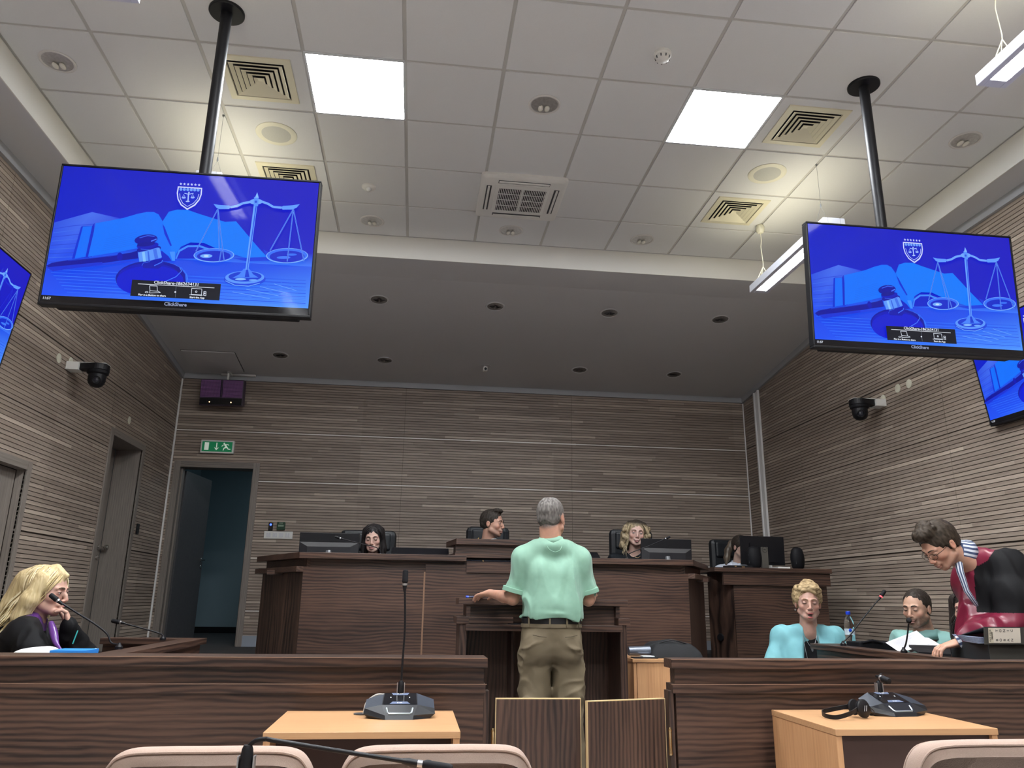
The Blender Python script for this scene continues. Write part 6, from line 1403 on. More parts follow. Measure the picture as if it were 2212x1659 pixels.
# collar and hems
mb = MB(); n = 26
def ring(mb, c, ax, ay, z0, z1, t, tilt=0, a0=0, a1=2*math.pi, yaw=0, flare=1.12, n=30):
    vs = []
    for k in range(n+1):
        a = a0+(a1-a0)*k/n; ca, sa = math.cos(a), math.sin(a)
        for (f_, z) in ((1, z1), (flare, z0), (flare+t, z0), (1+t, z1+.002)):
            x, y = ax*f_*ca, ay*f_*sa; q = Vector((x, y, z+tilt*y)); q.rotate(Matrix.Rotation(yaw, 3, 'Z')); vs.append(Vector(c)+q)
    fs = [(k*4+i, k*4+(i+1) % 4, (k+1)*4+(i+1) % 4, (k+1)*4+i) for k in range(n) for i in range(4)]
    if a1-a0 < 6.28: fs += [(0, 1, 2, 3), (n*4+3, n*4+2, n*4+1, n*4)]
    mb.col = None; mb.add(vs, fs)
ring(mb, (mx, my+.012, 1.492), .066, .066, -.030, .020, .07, tilt=-.12, a0=-1.5707-2.6, a1=-1.5707+2.6, flare=1.28)
MN = mat('mint rib knit', MINT+(1,), .75, noise=.06, nscale=300); mb.build('collar', MN, root, smooth='all')
for s, a, e in ((-1, 'shL', 'elL'), (1, 'shR', 'elR')):
    A, B = Vector(J[a]), Vector(J[e]); d_ = (B-A).normalized(); c = A+(B-A)*.80; M3 = d_.to_track_quat('Z', 'Y').to_matrix(); mb = MB()
    mb.lathe([(.0700, -.013), (.0722, -.011), (.0730, .011), (.0712, .013), (.069, .010)], c, 30, A=M3); mb.build('sleeve_hem', MN, root, smooth=True)
mb = MB(); mb.tube(curve([(mx-.045, my-.098, 1.462), (mx-.03, my-.118, 1.437), (mx, my-.124, 1.424), (mx+.03, my-.118, 1.437), (mx+.045, my-.098, 1.462)], 5), .0016, 6); mb.build('yoke_seam', MN, root, smooth=True)
def trs(V):
    V.ell((mx, my, .965), (.172, .130, .16), 0); V.ell((mx, my, 1.02), (.165, .122, .06), .02)
    for s in (-1, 1):
        V.ell((mx+s*.078, my-.060, .895), (.092, .085, .105), .03)
        V.chain([(mx+s*.088, my, .86), (mx+s*.092, my-.005, .66), (mx+s*.098, my+.01, .47), (mx+s*.105, my, .12), (mx+s*.106, my+.01, .05)], [.100, .086, .078, .074, .078], .025)
    V.cut((0, 0, 1.045), (0, 0, 1)); V.cut((0, 0, .035), (0, 0, -1))
KH = (.150, .118, .074)
def tw(P): return np.clip((1.0-P[:, 2])/.12, .15, 1)
garment('trousers', root, [(mx-.22, my-.2, .0), (mx+.22, my+.2, 1.06)], .04, .0045, trs, KH, mats=cmat('twill', .75, 0, .3, .2, 600), fold=dict(amp=.018, sc_=8, stretch=(.7, 1.0, 1.1), seed=13, w=tw))
mb = MB(); mb.lathe([(1, -.017), (1.02, -.017), (1.02, .017), (1, .017)], (mx, my, 1.045), 48, A=Matrix.Diagonal((.168, .128, 1))); mb.build('belt', mat('black belt leather', (.012, .012, .014, 1), .35), root, smooth=True)
mb = MB(); mb.lathe([(1, -.020), (1.03, -.020), (1.03, .0), (1, .0)], (mx, my, 1.030), 48, A=Matrix.Diagonal((.170, .130, 1))); mb.build('waistband', mat('khaki twill', KH+(1,), .75), root, smooth=True)
for a in (-1.75, -1.18, -2.5, -.6):
    x, y = mx+.176*math.cos(a), my+.136*math.sin(a); mb = MB(); mb.M = Matrix.Translation((x, y, 1.042)) @ Matrix.Rotation(a+math.pi/2, 4, 'Z'); mb.box(-.005, .005, -.002, .002, -.028, .024); mb.build('belt_loop', bpy.data.materials['khaki twill'], root)
KD = mat('pocket shadow seam', (.075, .058, .036, 1), .9)
for s in (-1, 1):
    mb = MB(); mb.tube(curve([(mx+s*.052, my-.146, .962), (mx+s*.085, my-.146, .965), (mx+s*.125, my-.122, .972)], 5), .0022, 6); mb.build('pocket_welt', KD, root, smooth=True)
    sh = MB(); sh.M = Matrix.Translation((mx+s*.106, my, 0)); sh.add([(-.045, -.10, 0), (.045, -.10, 0), (.05, .19, 0), (-.05, .19, 0), (-.04, -.095, .075), (.04, -.095, .075), (.035, .19, .035), (-.035, .19, .035)], [(3, 2, 1, 0), (4, 5, 6, 7), (0, 1, 5, 4), (1, 2, 6, 5), (2, 3, 7, 6), (3, 0, 4, 7)]); sh.build('shoe', mat('dark brown shoe', (.03, .02, .015, 1), .4), root, bevel=.012)
# ---------------------------------------------------------------- the judge in the raised centre
root = person('judge at the raised centre of the bench, short dark hair, head turned right, dark robe', (.69, 7.0, ZP))
F = HF(at(1064, 1131, 1, 6.92), 62, 4, 0); st = dict(skin=(.47, .27, .20, 1), brow=(.02, .015, .012, 1), eyes='open', beard=.3, jaw=1.05, bw=.003, hook=1, look=.5)
hc = F.translation
J = dict(pel=(hc.x-.02, 7.06, 1.16), chest=(hc.x-.02, 7.0, 1.42), neck=(hc.x-.03, 6.97, 1.675), shL=(hc.x+.16, 6.98, 1.60), shR=(hc.x-.22, 7.0, 1.60), elL=(hc.x+.22, 6.86, 1.36), elR=(hc.x-.26, 6.88, 1.36), wrL=(hc.x+.12, 6.68, 1.40), wrR=(hc.x-.14, 6.68, 1.40))
build_body(root, F, J, st, neck_r=.060, hands=[(J['wrL'], (-.3, -1, 0), (0, 0, -1), dict(side=-1)), (J['wrR'], (.3, -1, 0), (0, 0, -1), dict(side=1))])
hair_cap(root, F, st, (.014, .011, .009), (.05, .04, .033), t=.004, amp=.005, ns=90, low=-.045, line=(.072, 0), extra=lambda V: V.ell((0, -.04, .112), (.052, .048, .024), .02))
NAVY = (.008, .009, .014)
def rb(V): torso(V, J, .020, 1.1, 1.1); V.ell(Vector(J['neck'])+Vector((.03, -.06, -.02)), (.05, .09, .06), .01, 'S')
allp = lambda J: [J[k] for k in J]
garment('robe', root, allp(J), .14, .006, rb, NAVY, mats=cmat('robe cloth', .75), fold=dict(amp=.012, sc_=7, seed=2))
mb = MB(); ring(mb, Vector(J['neck'])+Vector((.008, -.008, .0)), .066, .066, -.028, .014, .05, tilt=.25, a0=-1.2, a1=2.9, yaw=math.radians(-30)); mb.build('shirt_collar', mat('white shirt cotton', (.7, .72, .76, 1), .6), root, smooth='all')
mb = MB(); nk = Vector(J['neck']); mb.tube(curve([nk+Vector((-.085, .01, .015)), nk+Vector((-.10, -.05, -.02)), nk+Vector((-.08, -.10, -.09)), nk+Vector((-.05, -.12, -.2))]), .005, 6); mb.build('gold_trim', mat('gold braid', (.35, .22, .08, 1), .5), root, smooth=True)
legs_seated(root, J, (0, -1, 0), ZP, (.02, .02, .03), kn=.35)
# ---------------------------------------------------------------- dark haired woman at the left of the bench
root = person('woman at the left of the bench with long straight black hair, looking down', (-.37, 7.0, ZP))
F = HF(at(806, 1163, 1, 6.88), -4, 12, -2); F = F @ Matrix.Scale(.98, 4); st = dict(fem=1, skin=(.52, .34, .28, 1), brow=(.015, .01, .01, 1), eyes='down', lip=(.40, .15, .16, 1), bw=.003)
hc = F.translation; cx_ = hc.x
J = dict(pel=(cx_, 7.07, 1.16), chest=(cx_, 7.03, 1.33), neck=(cx_, 6.985, 1.535), shL=(cx_+.165, 7.0, 1.47), shR=(cx_-.165, 7.0, 1.47), elL=(cx_+.20, 6.88, 1.22), elR=(cx_-.20, 6.88, 1.22), wrL=(cx_+.08, 6.70, 1.40), wrR=(cx_-.08, 6.70, 1.40))
build_body(root, F, J, st, w=.9, d=.9, neck_r=.047, hands=[(J['wrL'], (-.3, -1, 0), (0, 0, -1), dict(side=-1, s=.9)), (J['wrR'], (.3, -1, 0), (0, 0, -1), dict(side=1, s=.9))])
def lh(V):
    for s in (-1, 1):
        V.cap((s*.058, .03, .06), (s*.078, .03, -.09), .040, .036, .02); V.cap((s*.078, .03, -.09), (s*.080, .05, -.24), .036, .026, .02)
    V.cap((0, .09, .02), (0, .10, -.22), .06, .05, .03)
def longhair(root, F, st, c1, c2, cols, ext, N, L, **kw):
    lo, hi = bounds([F @ Vector(p) for p in ((-.15, -.13, -.34), (.15, .18, .16))], .05); V = Vox(lo, hi, .0035); V.F = F
    V.ell((0, .024, .035), (.085, .104, .093), 0); ext(V)
    V.ell((0, -.125, kw.pop('fz', -.045)), (kw.pop('fw', .056), .085, .115), .010, 'S'); V.F = None; Fi = np.array(F.inverted())
    V.disp(lambda P: -.004*(vn((P @ Fi[:3, :3].T+Fi[:3, 3])*np.array((120, 120, 14)))-.5), .012)
    rc = kw.pop('roots', None)
    def hcol(P):
        q = P @ Fi[:3, :3].T+Fi[:3, 3]; c = mixn(c1, c2, q, (260, 260, 14))
        if rc is not None: m = np.clip((q[:, 2]-.062)/.035, 0, 1)[:, None]; c = c*(1-m)+np.array(rc)*m
        return c
    v, q = V.mesh(); put('hair', v, q, vmat('hair', .5, .3), root, hcol)
    strands(root, F, cols, N, length=L, **kw)
BK = (.010, .008, .008)
longhair(root, F, st, BK, (.022, .018, .018), [BK, (.018, .014, .014), (.03, .026, .028)], lh, 260, .36, seed=5, spread=.4, wave=.0005, ymin=-.03, fz=-.064, fw=.052)
garment('dark_robe', root, allp(J), .14, .006, lambda V: torso(V, J, .016, .95, .95), (.006, .006, .007), mats=cmat('robe cloth', .75), fold=dict(amp=.010, sc_=7, seed=5))
legs_seated(root, J, (0, -1, 0), ZP, (.02, .02, .03), kn=.35)
# ---------------------------------------------------------------- curly blonde woman on the bench
root = person('woman with curly blonde hair on the right half of the bench, facing the room', (1.98, 7.0, ZP))
F = HF(at(1374, 1152, 1, 6.90), -8, 4, 6); F = F @ Matrix.Scale(.98, 4); st = dict(fem=1, skin=(.50, .33, .28, 1), brow=(.10, .07, .05, 1), eyes='open', lip=(.30, .09, .10, 1), iris=(.10, .12, .14, 1))
hc = F.translation; cx_ = hc.x
J = dict(pel=(cx_, 7.07, 1.16), chest=(cx_, 7.03, 1.39), neck=(cx_-.005, 6.97, 1.60), shL=(cx_+.175, 7.0, 1.515), shR=(cx_-.175, 7.0, 1.515), elL=(cx_+.23, 6.88, 1.30), elR=(cx_-.23, 6.88, 1.30), wrL=(cx_+.10, 6.70, 1.40), wrR=(cx_-.10, 6.70, 1.40))
build_body(root, F, J, st, w=.93, d=.95, neck_r=.050, hands=[(J['wrL'], (-.3, -1, 0), (0, 0, -1), dict(side=-1, s=.9)), (J['wrR'], (.3, -1, 0), (0, 0, -1), dict(side=1, s=.9))])
def ch(V):
    rnd = random.Random(8)
    for s in (-1, 1):
        V.cap((s*.060, .02, .07), (s*.092, .03, -.02), .040, .042, .02); V.cap((s*.092, .03, -.02), (s*.108, .03, -.13), .042, .034, .02)
        for k in range(26):
            z = .06-.2*rnd.random(); V.ell((s*(.085+.035*rnd.random()+.02*max(0, -z)*5), .01+.08*rnd.random()-.04, z), (.017, .017, .02), .01)
    V.cap((0, .09, .02), (0, .10, -.10), .06, .06, .03)
longhair(root, F, st, (.10, .075, .05), (.42, .33, .20), [(.05, .04, .03), (.30, .24, .15), (.50, .41, .26), (.60, .50, .33)], ch, 320, .26, seed=9, spread=1.3, wave=.0085, r=.0024, fz=-.05, fw=.058, ymin=-.04, top=.6, roots=(.03, .023, .018))
nk = Vector(J['neck'])
def rb(V): torso(V, J, .018, .98, 1.0); V.cap(nk+Vector((0, -.10, .05)), nk+Vector((0, -.14, -.09)), .062, .02, .01, 'S'); V.ell(nk+Vector((0, -.04, .03)), (.075, .075, .06), .01, 'S')
garment('dark_robe', root, allp(J), .14, .005, rb, (.007, .009, .012), mats=cmat('robe cloth', .75), fold=dict(amp=.010, sc_=7, seed=6))
mb = MB(); mb.tube(curve([nk+Vector((-.07, -.035, .0)), nk+Vector((-.045, -.085, -.035)), nk+Vector((0, -.105, -.06)), nk+Vector((.045, -.085, -.035)), nk+Vector((.07, -.035, .0))]), .0013, 5); mb.build('necklace', BRS, root, smooth=True)
MB().ball(F @ Vector((-.079, .0, -.045)), .005, 8).build('earring', BRS, root, smooth=True)
legs_seated(root, J, (0, -1, 0), ZP, (.02, .02, .03), kn=.35)
# ---------------------------------------------------------------- woman in white at the clerk's desk
root = person('woman in a white shirt half hidden behind the clerk\'s monitor, dark hair tied back', (3.3, 7.8, ZP))
F = HF(at(1601, 1182, 1, 7.7), 20, 14, 0); F = F @ Matrix.Scale(.95, 4); st = dict(fem=1, skin=(.52, .36, .30, 1), brow=(.03, .02, .02, 1), eyes='down')
hc = F.translation; cx_ = hc.x-.03
J = dict(pel=(cx_, 7.85, 1.16), chest=(cx_, 7.82, 1.34), neck=(cx_+.01, 7.78, 1.56), shL=(cx_+.165, 7.78, 1.475), shR=(cx_-.165, 7.80, 1.475), elL=(cx_+.20, 7.66, 1.28), elR=(cx_-.20, 7.66, 1.28), wrL=(cx_+.14, 7.48, 1.50), wrR=(cx_-.10, 7.46, 1.50))
build_body(root, F, J, st, w=.9, d=.9, neck_r=.046, hands=[(J['wrL'], (-.2, -1, 0), (0, 0, -1), dict(side=-1, s=.9)), (J['wrR'], (.2, -1, 0), (0, 0, -1), dict(side=1, s=.9))])
def pt(V): V.chain([(-.03, .12, .02), (-.075, .11, -.06), (-.10, .09, -.14), (-.12, .07, -.20)], [.036, .036, .032, .012], .02)
hair_cap(root, F, st, (.016, .012, .010), (.05, .038, .03), t=.005, low=-.06, line=(.075, 0), amp=.002)
lo, hi = bounds([F @ Vector(p) for p in ((-.16, 0, -.24), (.05, .2, .06))], .03); V = Vox(lo, hi, .0035); V.F = F; pt(V); V.F = None; v, q = V.mesh(); put('ponytail', v, q, vmat('hair', .42, .5), root, lambda P: mixn((.03, .022, .016), (.16, .12, .085), P, (120, 120, 20)))
SH_ = (.62, .66, .76)
nk = Vector(J['neck'])
garment('white_shirt', root, allp(J), .14, .005, lambda V: (torso(V, J, .014, .95, .98), V.ell(nk+Vector((0.02, -.07, .015)), (.04, .06, .06), .01, 'S')), SH_, mats=cmat('cotton shirt', .7), fold=dict(amp=.010, sc_=8, seed=8))
mb = MB(); ring(mb, nk+Vector((.004, -.008, -.006)), .058, .060, -.032, .018, .06, tilt=.3, a0=-1.1, a1=4.25, flare=1.35); mb.build('collar', mat('white shirt collar', (.60, .64, .74, 1), .6), root, smooth='all')
legs_seated(root, J, (0, -1, 0), ZP, (.02, .02, .03), kn=.3)
# ---------------------------------------------------------------- blonde woman in the robe with purple facings
root = person('blonde woman at the left in a black robe with purple facings, chin on hand', (-2.0, 4.4, 0))
F = HF(at(101, 1277, 1, 4.36), 84, 6, -2); F = F @ Matrix.Scale(1.02, 4); st = dict(fem=1, skin=(.55, .33, .26, 1), brow=(.12, .08, .05, 1), eyes='open', hook=1, lip=(.45, .20, .18, 1), look=0)
hc = F.translation
neck = at(75, 1328, 1, 4.38); shL = at(62, 1366, 1, 4.58); shR = at(52, 1372, 1, 4.18)
J = dict(pel=(hc.x-.30, 4.42, .56), chest=at(22, 1416, 1, 4.40), neck=neck, shL=shL, shR=shR, elR=at(84, 1425, 1, 4.05), wrR=at(128, 1430, 1, 4.10), elL=at(172, 1418, 1, 4.50), wrL=at(149, 1355, 1, 4.37))
wl = Vector(J['wrL'])
build_body(root, F, J, st, h=.0034, w=.95, d=.95, neck_r=.050, hands=[(J['wrL'], (-.30, -.10, 1), (-.75, -.35, -.25), dict(side=-1, curl=.85, s=.95, spread=.22)), (J['wrR'], (1, .1, 0), (0, 0, -1), dict(side=1, s=.9))])
BC1, BC2_ = (.42, .31, .14), (.70, .57, .34)
def bh(V):
    for s in (-1, 1):
        V.cap((s*.062, .0, .06), (s*.084, .025, -.04), .034, .042, .02); V.cap((s*.084, .025, -.04), (s*.088, .05, -.13), .042, .036, .02); V.cap((s*.088, .05, -.13), (s*.075, .07, -.20), .036, .020, .02)
    V.cap((0, .10, .03), (0, .15, -.10), .07, .06, .03); V.cap((0, .15, -.10), (0, .20, -.20), .06, .035, .03)
    V.cap((0, -.02, .115), (.0, -.078, .085), .022, .014, .02)
longhair(root, F, st, BC1, BC2_, [(.34, .25, .12), (.55, .43, .22), (.72, .60, .36), (.80, .70, .47)], bh, 420, .34, seed=14, spread=.8, wave=.0045, r=.0026, fz=-.055, fw=.053, ymin=-.05, fall_back=.55)
PUR = (.10, .028, .19)
def br(V): torso(V, J, .026, 1.05, 1.05); V.chain([Vector(J['elL'])-Vector((.05, 0, -.01)), Vector(J['elL']), wl*.42+Vector(J['elL'])*.58], [.062, .068, .064], .02); V.ell(neck+Vector((.05, 0, .03)), (.055, .05, .07), .01, 'S'); V.cut((0, 0, .44), (0, 0, -1))
def bm(P):
    d1 = np.abs(P[:, 1]-4.27)
    col = (np.linalg.norm((P-np.array(neck))*np.array([1, 1, 1.3]), axis=1) < .118) & (P[:, 2] > neck.z-.075)
    return ((d1 < .035) & (P[:, 2] < neck.z) & (P[:, 0] > neck.x+.02) | col).astype(int)
SAT = mat('purple satin', PUR+(1,), .28, spec=.8)
garment('robe', root, allp(J)[0:], .15, .0048, br, (.006, .006, .007), mats=[cmat('black robe wool', .7, bump=.1), SAT], matfn=bm, fold=dict(amp=.016, sc_=6.5, stretch=(1, 1, 1), seed=21), si=2)
mb = MB(); c1_ = wl+(wl-Vector(J['elL'])).normalized()*-.010
for k in range(3):
    c = wl-(wl-Vector(J['elL'])).normalized()*(.004+.010*k); d_ = (wl-Vector(J['elL'])).normalized(); a = d_.orthogonal().normalized(); b = d_.cross(a)
    MB().tube([c+(a*math.cos(q)+b*math.sin(q))*.031+d_*.004*math.sin(q+k) for q in [k2*math.pi/10 for k2 in range(21)]], .0017, 6).build('bracelet', SIL if k < 2 else BRS, root, smooth=True)
c = wl-(wl-Vector(J['elL'])).normalized()*.050; mb = MB()
for q in range(16): mb.ball(c+(a*math.cos(q*math.pi/8)+b*math.sin(q*math.pi/8))*.034, .0036, 8)
mb.build('beaded_bracelet', BRS, root, smooth=True)
tie = [at(110, 1345, 1, 4.12), at(116, 1368, 1, 4.08), at(122, 1390, 1, 4.05), at(132, 1404, 1, 4.02)]
mb = MB(); mb.tube(curve(tie), [.012+.006*math.sin(k*.2) for k in range(25)], 8); mb.build('satin_band', SAT, root, smooth='all')
legs_seated(root, J, (1, 0, 0), 0, (.02, .02, .02), kn=.42)
# ---------------------------------------------------------------- woman in the turquoise jacket
root = person('woman with short blonde hair in a turquoise jacket, mouth open, beside the right desk', (2.8, 5.5, 0))
F = HF(at(1745, 1302, 1, 5.42), -20, 3, 2) @ Matrix.Scale(1.05, 4); st = dict(fem=1, jaw=1.10, skin=(.56, .34, .27, 1), brow=(.20, .13, .07, 1), eyes='down', open=1.5, lip=(.48, .10, .11, 1))
hc = F.translation; nk = hc+Vector((.012, .045, -.150)); Xs = Vector((.94, -.30, 0)).normalized(); cc = nk+Vector((.01, .04, 0))
J = dict(pel=cc+Vector((.02, .06, -.50)), chest=cc+Vector((.0, .02, -.23)), neck=nk, shL=cc+Xs*.180+Vector((0, 0, -.078)), shR=cc-Xs*.180+Vector((0, 0, -.078)), elL=cc+Xs*.25+Vector((.02, -.08, -.33)), elR=cc-Xs*.275+Vector((0, -.04, -.33)), wrL=cc+Xs*.14+Vector((-.03, -.28, -.30)), wrR=cc-Xs*.30+Vector((.0, -.10, -.52)))
build_body(root, F, J, st, h=.0034, w=1.08, d=1.1, neck_r=.056, bust=1.1, hands=[(J['wrL'], (-.6, -.8, 0), (0, 0, -1), dict(side=-1, s=.95)), (J['wrR'], (.1, -.3, -1), (.8, .3, 0), dict(side=1, s=.95))])
def th(V):
    rnd = random.Random(4)
    V.ell((.005, .0, .09), (.072, .075, .045), .02); V.ell((.03, -.045, .098), (.045, .035, .022), .02)
    for s in (-1, 1): V.ell((s*.072, .03, .03), (.026, .06, .055), .02)
    for k in range(60):
        a = rnd.uniform(0, 6.28); e = rnd.uniform(.2, 1.5); V.ell((.086*math.cos(e)*math.cos(a), .02+.10*math.cos(e)*math.sin(a), .04+.10*math.sin(e)), (.016, .016, .012), .012)
hair_cap(root, F, st, (.15, .10, .05), (.58, .43, .24), t=.003, line=(.080, 0), extra=th, amp=.006, ns=60, low=-.05, stretch=(.5, 1, 1))
MB().ball(F @ Vector((-.082, .005, -.05)), .006, 8).build('earring', SIL, root, smooth=True)
TQ = (.20, .47, .52); fr = Xs.cross(Vector((0, 0, 1))).normalized(); fr = -fr if fr.y > 0 else fr
def jk(V):
    torso(V, J, .022, 1.15, 1.12, arms=False, bust=1.1)
    for s in 'LR':
        A, B = Vector(J['sh'+s]), Vector(J['el'+s]); V.cap(A-Vector((0, 0, .012)), A+(B-A)*.80, .058, .084, .03); V.ell(A+(B-A)*1.13, (.09, .09, .075), .004, 'S')
    V.cap(nk+fr*.05+Vector((0, 0, .03)), nk+fr*.09+Vector((0, 0, -.11)), .046, .062, .005, 'S'); V.cap(nk+fr*.09+Vector((0, 0, -.11)), nk+fr*.125-Xs*.008+Vector((0, 0, -.24)), .062, .066, .005, 'S'); V.cap(nk+fr*.125-Xs*.008+Vector((0, 0, -.24)), nk+fr*.11+Vector((0, 0, -.6)), .066, .066, .005, 'S')
    V.ell(nk+Vector((0, 0, .05)), (.068, .068, .075), .008, 'S')
garment('turquoise_jacket', root, allp(J), .15, .0045, jk, TQ, mats=cmat('jacket cloth', .6, bump=.1), fold=dict(amp=.008, sc_=7, seed=31), si=2)
garment('black_top', root, allp(J), .14, .005, lambda V: (torso(V, J, .006, 1.10, 1.10, arms=False, bust=1.1), V.ell(nk+fr*.09+Vector((0, 0, .03)), (.075, .10, .155), .01, 'S'), V.cut(nk+Vector((0, 0, -.04)), (0, 0, 1))), (.006, .006, .007), mats=cmat('robe cloth', .75))
def cp(a, b, c): return nk+Xs*a+fr*b+Vector((0, 0, c))
mb = MB(); mb.tube(curve([cp(-.058, .01, .005), cp(-.045, .045, -.07), cp(0, .078, -.15), cp(.045, .045, -.07), cp(.058, .01, .005)]), .0016, 5); mb.ball(cp(0, .082, -.165), (.008, .005, .014), 8); mb.build('pendant_necklace', SIL, root, smooth=True)
mb = MB(); mb.tube(curve([cp(-.052, .045, -.06), cp(-.045, .085, -.18), cp(-.02, .098, -.36)]), .0018, 5); mb.tube(curve([cp(.052, .045, -.06), cp(.045, .085, -.18), cp(.02, .098, -.36)]), .0018, 5); mb.build('long_chain', SIL, root, smooth=True)
legs_seated(root, J, fr, 0, (.02, .02, .02), kn=.36)
# ---------------------------------------------------------------- bearded man in a pale green polo
root = person('seated man with a short dark beard in a pale teal polo, eyes lowered', (3.4, 4.9, 0))
F = HF(at(1980, 1314, 1, 4.9), -60, 8, 0); st = dict(skin=(.46, .28, .20, 1), brow=(.02, .014, .01, 1), eyes='down', beard=.72, bcol=(.045, .03, .022), bw=.0034, jaw=1.04)
hc = F.translation; nk = hc+Vector((.050, .02, -.145)); cc = nk+Vector((.05, .01, .022)); Xs = Vector((.62, -.78, 0)).normalized()
J = dict(pel=cc+Vector((.12, .05, -.5)), chest=cc+Vector((.03, .0, -.23)), neck=nk, shL=cc+Xs*.170+Vector((.01, 0, -.085)), shR=cc-Xs*.170+Vector((-.02, 0, -.085)), elL=cc+Xs*.23+Vector((-.05, -.02, -.33)), elR=cc-Xs*.23+Vector((-.08, 0, -.33)), wrL=cc+Xs*.10+Vector((-.30, -.05, -.30)), wrR=cc-Xs*.1+Vector((-.30, -.05, -.30)))
build_body(root, F, J, st, h=.0034, w=1.0, d=1.0, neck_r=.060, hands=[(J['wrL'], (-1, -.3, 0), (0, 0, -1), dict(side=-1)), (J['wrR'], (-1, -.3, 0), (0, 0, -1), dict(side=1))])
hair_cap(root, F, st, (.012, .009, .007), (.035, .026, .02), t=.001, amp=.005, ns=150, low=-.05, line=(.086, 0))
PT = (.20, .39, .36)
garment('pale_polo', root, allp(J), .14, .005, lambda V: torso(V, J, .018, 1.05, 1.05), PT, mats=cmat('polo fabric', .7), fold=dict(amp=.014, sc_=6.5, seed=44))
mb = MB(); ring(mb, nk+Vector((.004, 0, -.012)), .066, .066, -.034, .022, .06, tilt=0, a0=-1.5, a1=3.9, yaw=math.radians(115), flare=1.35); mb.build('collar', mat('pale teal knit', PT+(1,), .75), root, smooth='all')
legs_seated(root, J, (-1, -.3, 0), 0, (.03, .03, .04), kn=.36)
# ---------------------------------------------------------------- dark curly haired person mostly hidden by the lawyer
root = person('person with dark curly hair, almost wholly hidden behind the robed lawyer', (3.5, 4.52, 0))
F = HF(at(2094, 1318, 1, 4.52), -60, 5, 0); st = dict(fem=1, skin=(.46, .28, .22, 1), eyes='down'); hc = F.translation; nk = hc+Vector((.04, .02, -.155)); cc = nk+Vector((.05, .01, 0)); Xs = Vector((.3, -.95, 0)).normalized()
J = dict(pel=cc+Vector((.05, .0, -.5)), chest=cc+Vector((.02, .0, -.23)), neck=nk, shL=cc+Xs*.16+Vector((0, 0, -.08)), shR=cc-Xs*.16+Vector((0, 0, -.08)), elL=cc+Xs*.2+Vector((-.05, 0, -.33)), elR=cc-Xs*.2+Vector((-.05, 0, -.33)), wrL=cc+Xs*.1+Vector((-.20, 0, -.33)), wrR=cc-Xs*.1+Vector((-.20, 0, -.33)))
build_body(root, F, J, st, h=.005, w=.9, d=.9, neck_r=.048, hands=[(J['wrL'], (-1, 0, 0), (0, 0, -1), dict(side=-1, s=.9)), (J['wrR'], (-1, 0, 0), (0, 0, -1), dict(side=1, s=.9))])
longhair(root, F, st, BK, (.03, .022, .018), [BK, (.02, .015, .012), (.04, .03, .024)], lambda V: [V.cap((s*.07, .02, .05), (s*.1, .03, -.16), .05, .05, .02) for s in (-1, 1)], 260, .30, seed=33, spread=1.4, wave=.011, r=.0022, fz=-.05, fw=.05)
garment('black_top', root, allp(J), .14, .006, lambda V: torso(V, J, .015, .95, .95), (.006, .006, .007), mats=cmat('robe cloth', .75))
legs_seated(root, J, (-1, -.2, 0), 0, (.02, .02, .02), kn=.36)
# ---------------------------------------------------------------- lawyer in the robe with burgundy facings
root = person('standing lawyer at the right, head bowed, black robe with burgundy facings and glasses', (3.42, 4.0, 0))
F = HF(at(2030, 1177, 1, 3.98), -86, 40, 0); F = F @ Matrix.Scale(1.02, 4); st = dict(skin=(.50, .28, .20, 1), brow=(.04, .028, .02, 1), eyes='down', beard=.15, jaw=1.02)
nk = at(2086, 1196, 1, 4.0); pel = Vector((3.42, 4.02, .96)); ch_ = at(2142, 1275, 1, 4.04)
J = dict(pel=pel, chest=ch_, neck=nk, shL=Vector((nk.x+.13, 3.85, nk.z-.075)), shR=Vector((nk.x+.17, 4.19, nk.z-.10)), elL=at(2190, 1345, 1, 3.82), wrL=at(2070, 1388, 1, 3.95), elR=Vector((nk.x+.30, 4.27, 1.15)), wrR=at(2105, 1400, 1, 4.30))
build_body(root, F, J, st, h=.0034, neck_r=.060, hands=[(J['wrL'], (-.9, .25, -.25), (.0, .1, -1), dict(side=-1, curl=.45)), (J['wrR'], (-1, 0, -.1), (0, 0, -1), dict(side=1))])
def lh2(V):
    rnd = random.Random(6); V.ell((0, -.035, .105), (.062, .062, .038), .02)
    for k in range(46):
        a = rnd.uniform(3.3, 6.1); e = rnd.uniform(.5, 1.45); V.ell((.082*math.cos(e)*math.cos(a), .015+.098*math.cos(e)*math.sin(a), .048+.095*math.sin(e)), (.013, .015, .013), .008)
hair_cap(root, F, st, (.014, .010, .007), (.055, .040, .028), t=.006, amp=.006, ns=75, low=-.045, line=(.074, 0), extra=lh2)
Fr = F; mb = MB(); mb.M = F; MG = mat('thin dark metal', (.05, .045, .04, 1), .3, .7)
for s in (-1, 1):
    mb.tube([(s*(.032+.024*math.cos(a)), -.104+.004*math.cos(a)*s*0+.010*max(0, math.cos(a)), -.004+.017*math.sin(a)) for a in [k*math.pi/9 for k in range(19)]], .0011, 5)
    mb.tube([(s*.056, -.094, .002), (s*.074, -.06, .004), (s*.081, .012, .004), (s*.080, .030, -.012)], .0014, 5)
mb.tube([(-.009, -.106, .0), (0, -.109, .002), (.009, -.106, .0)], .0011, 5); mb.build('glasses', MG, root, smooth=True)
BUR = (.17, .012, .035)
SATB = mat('burgundy satin', BUR+(1,), .32, spec=.7)
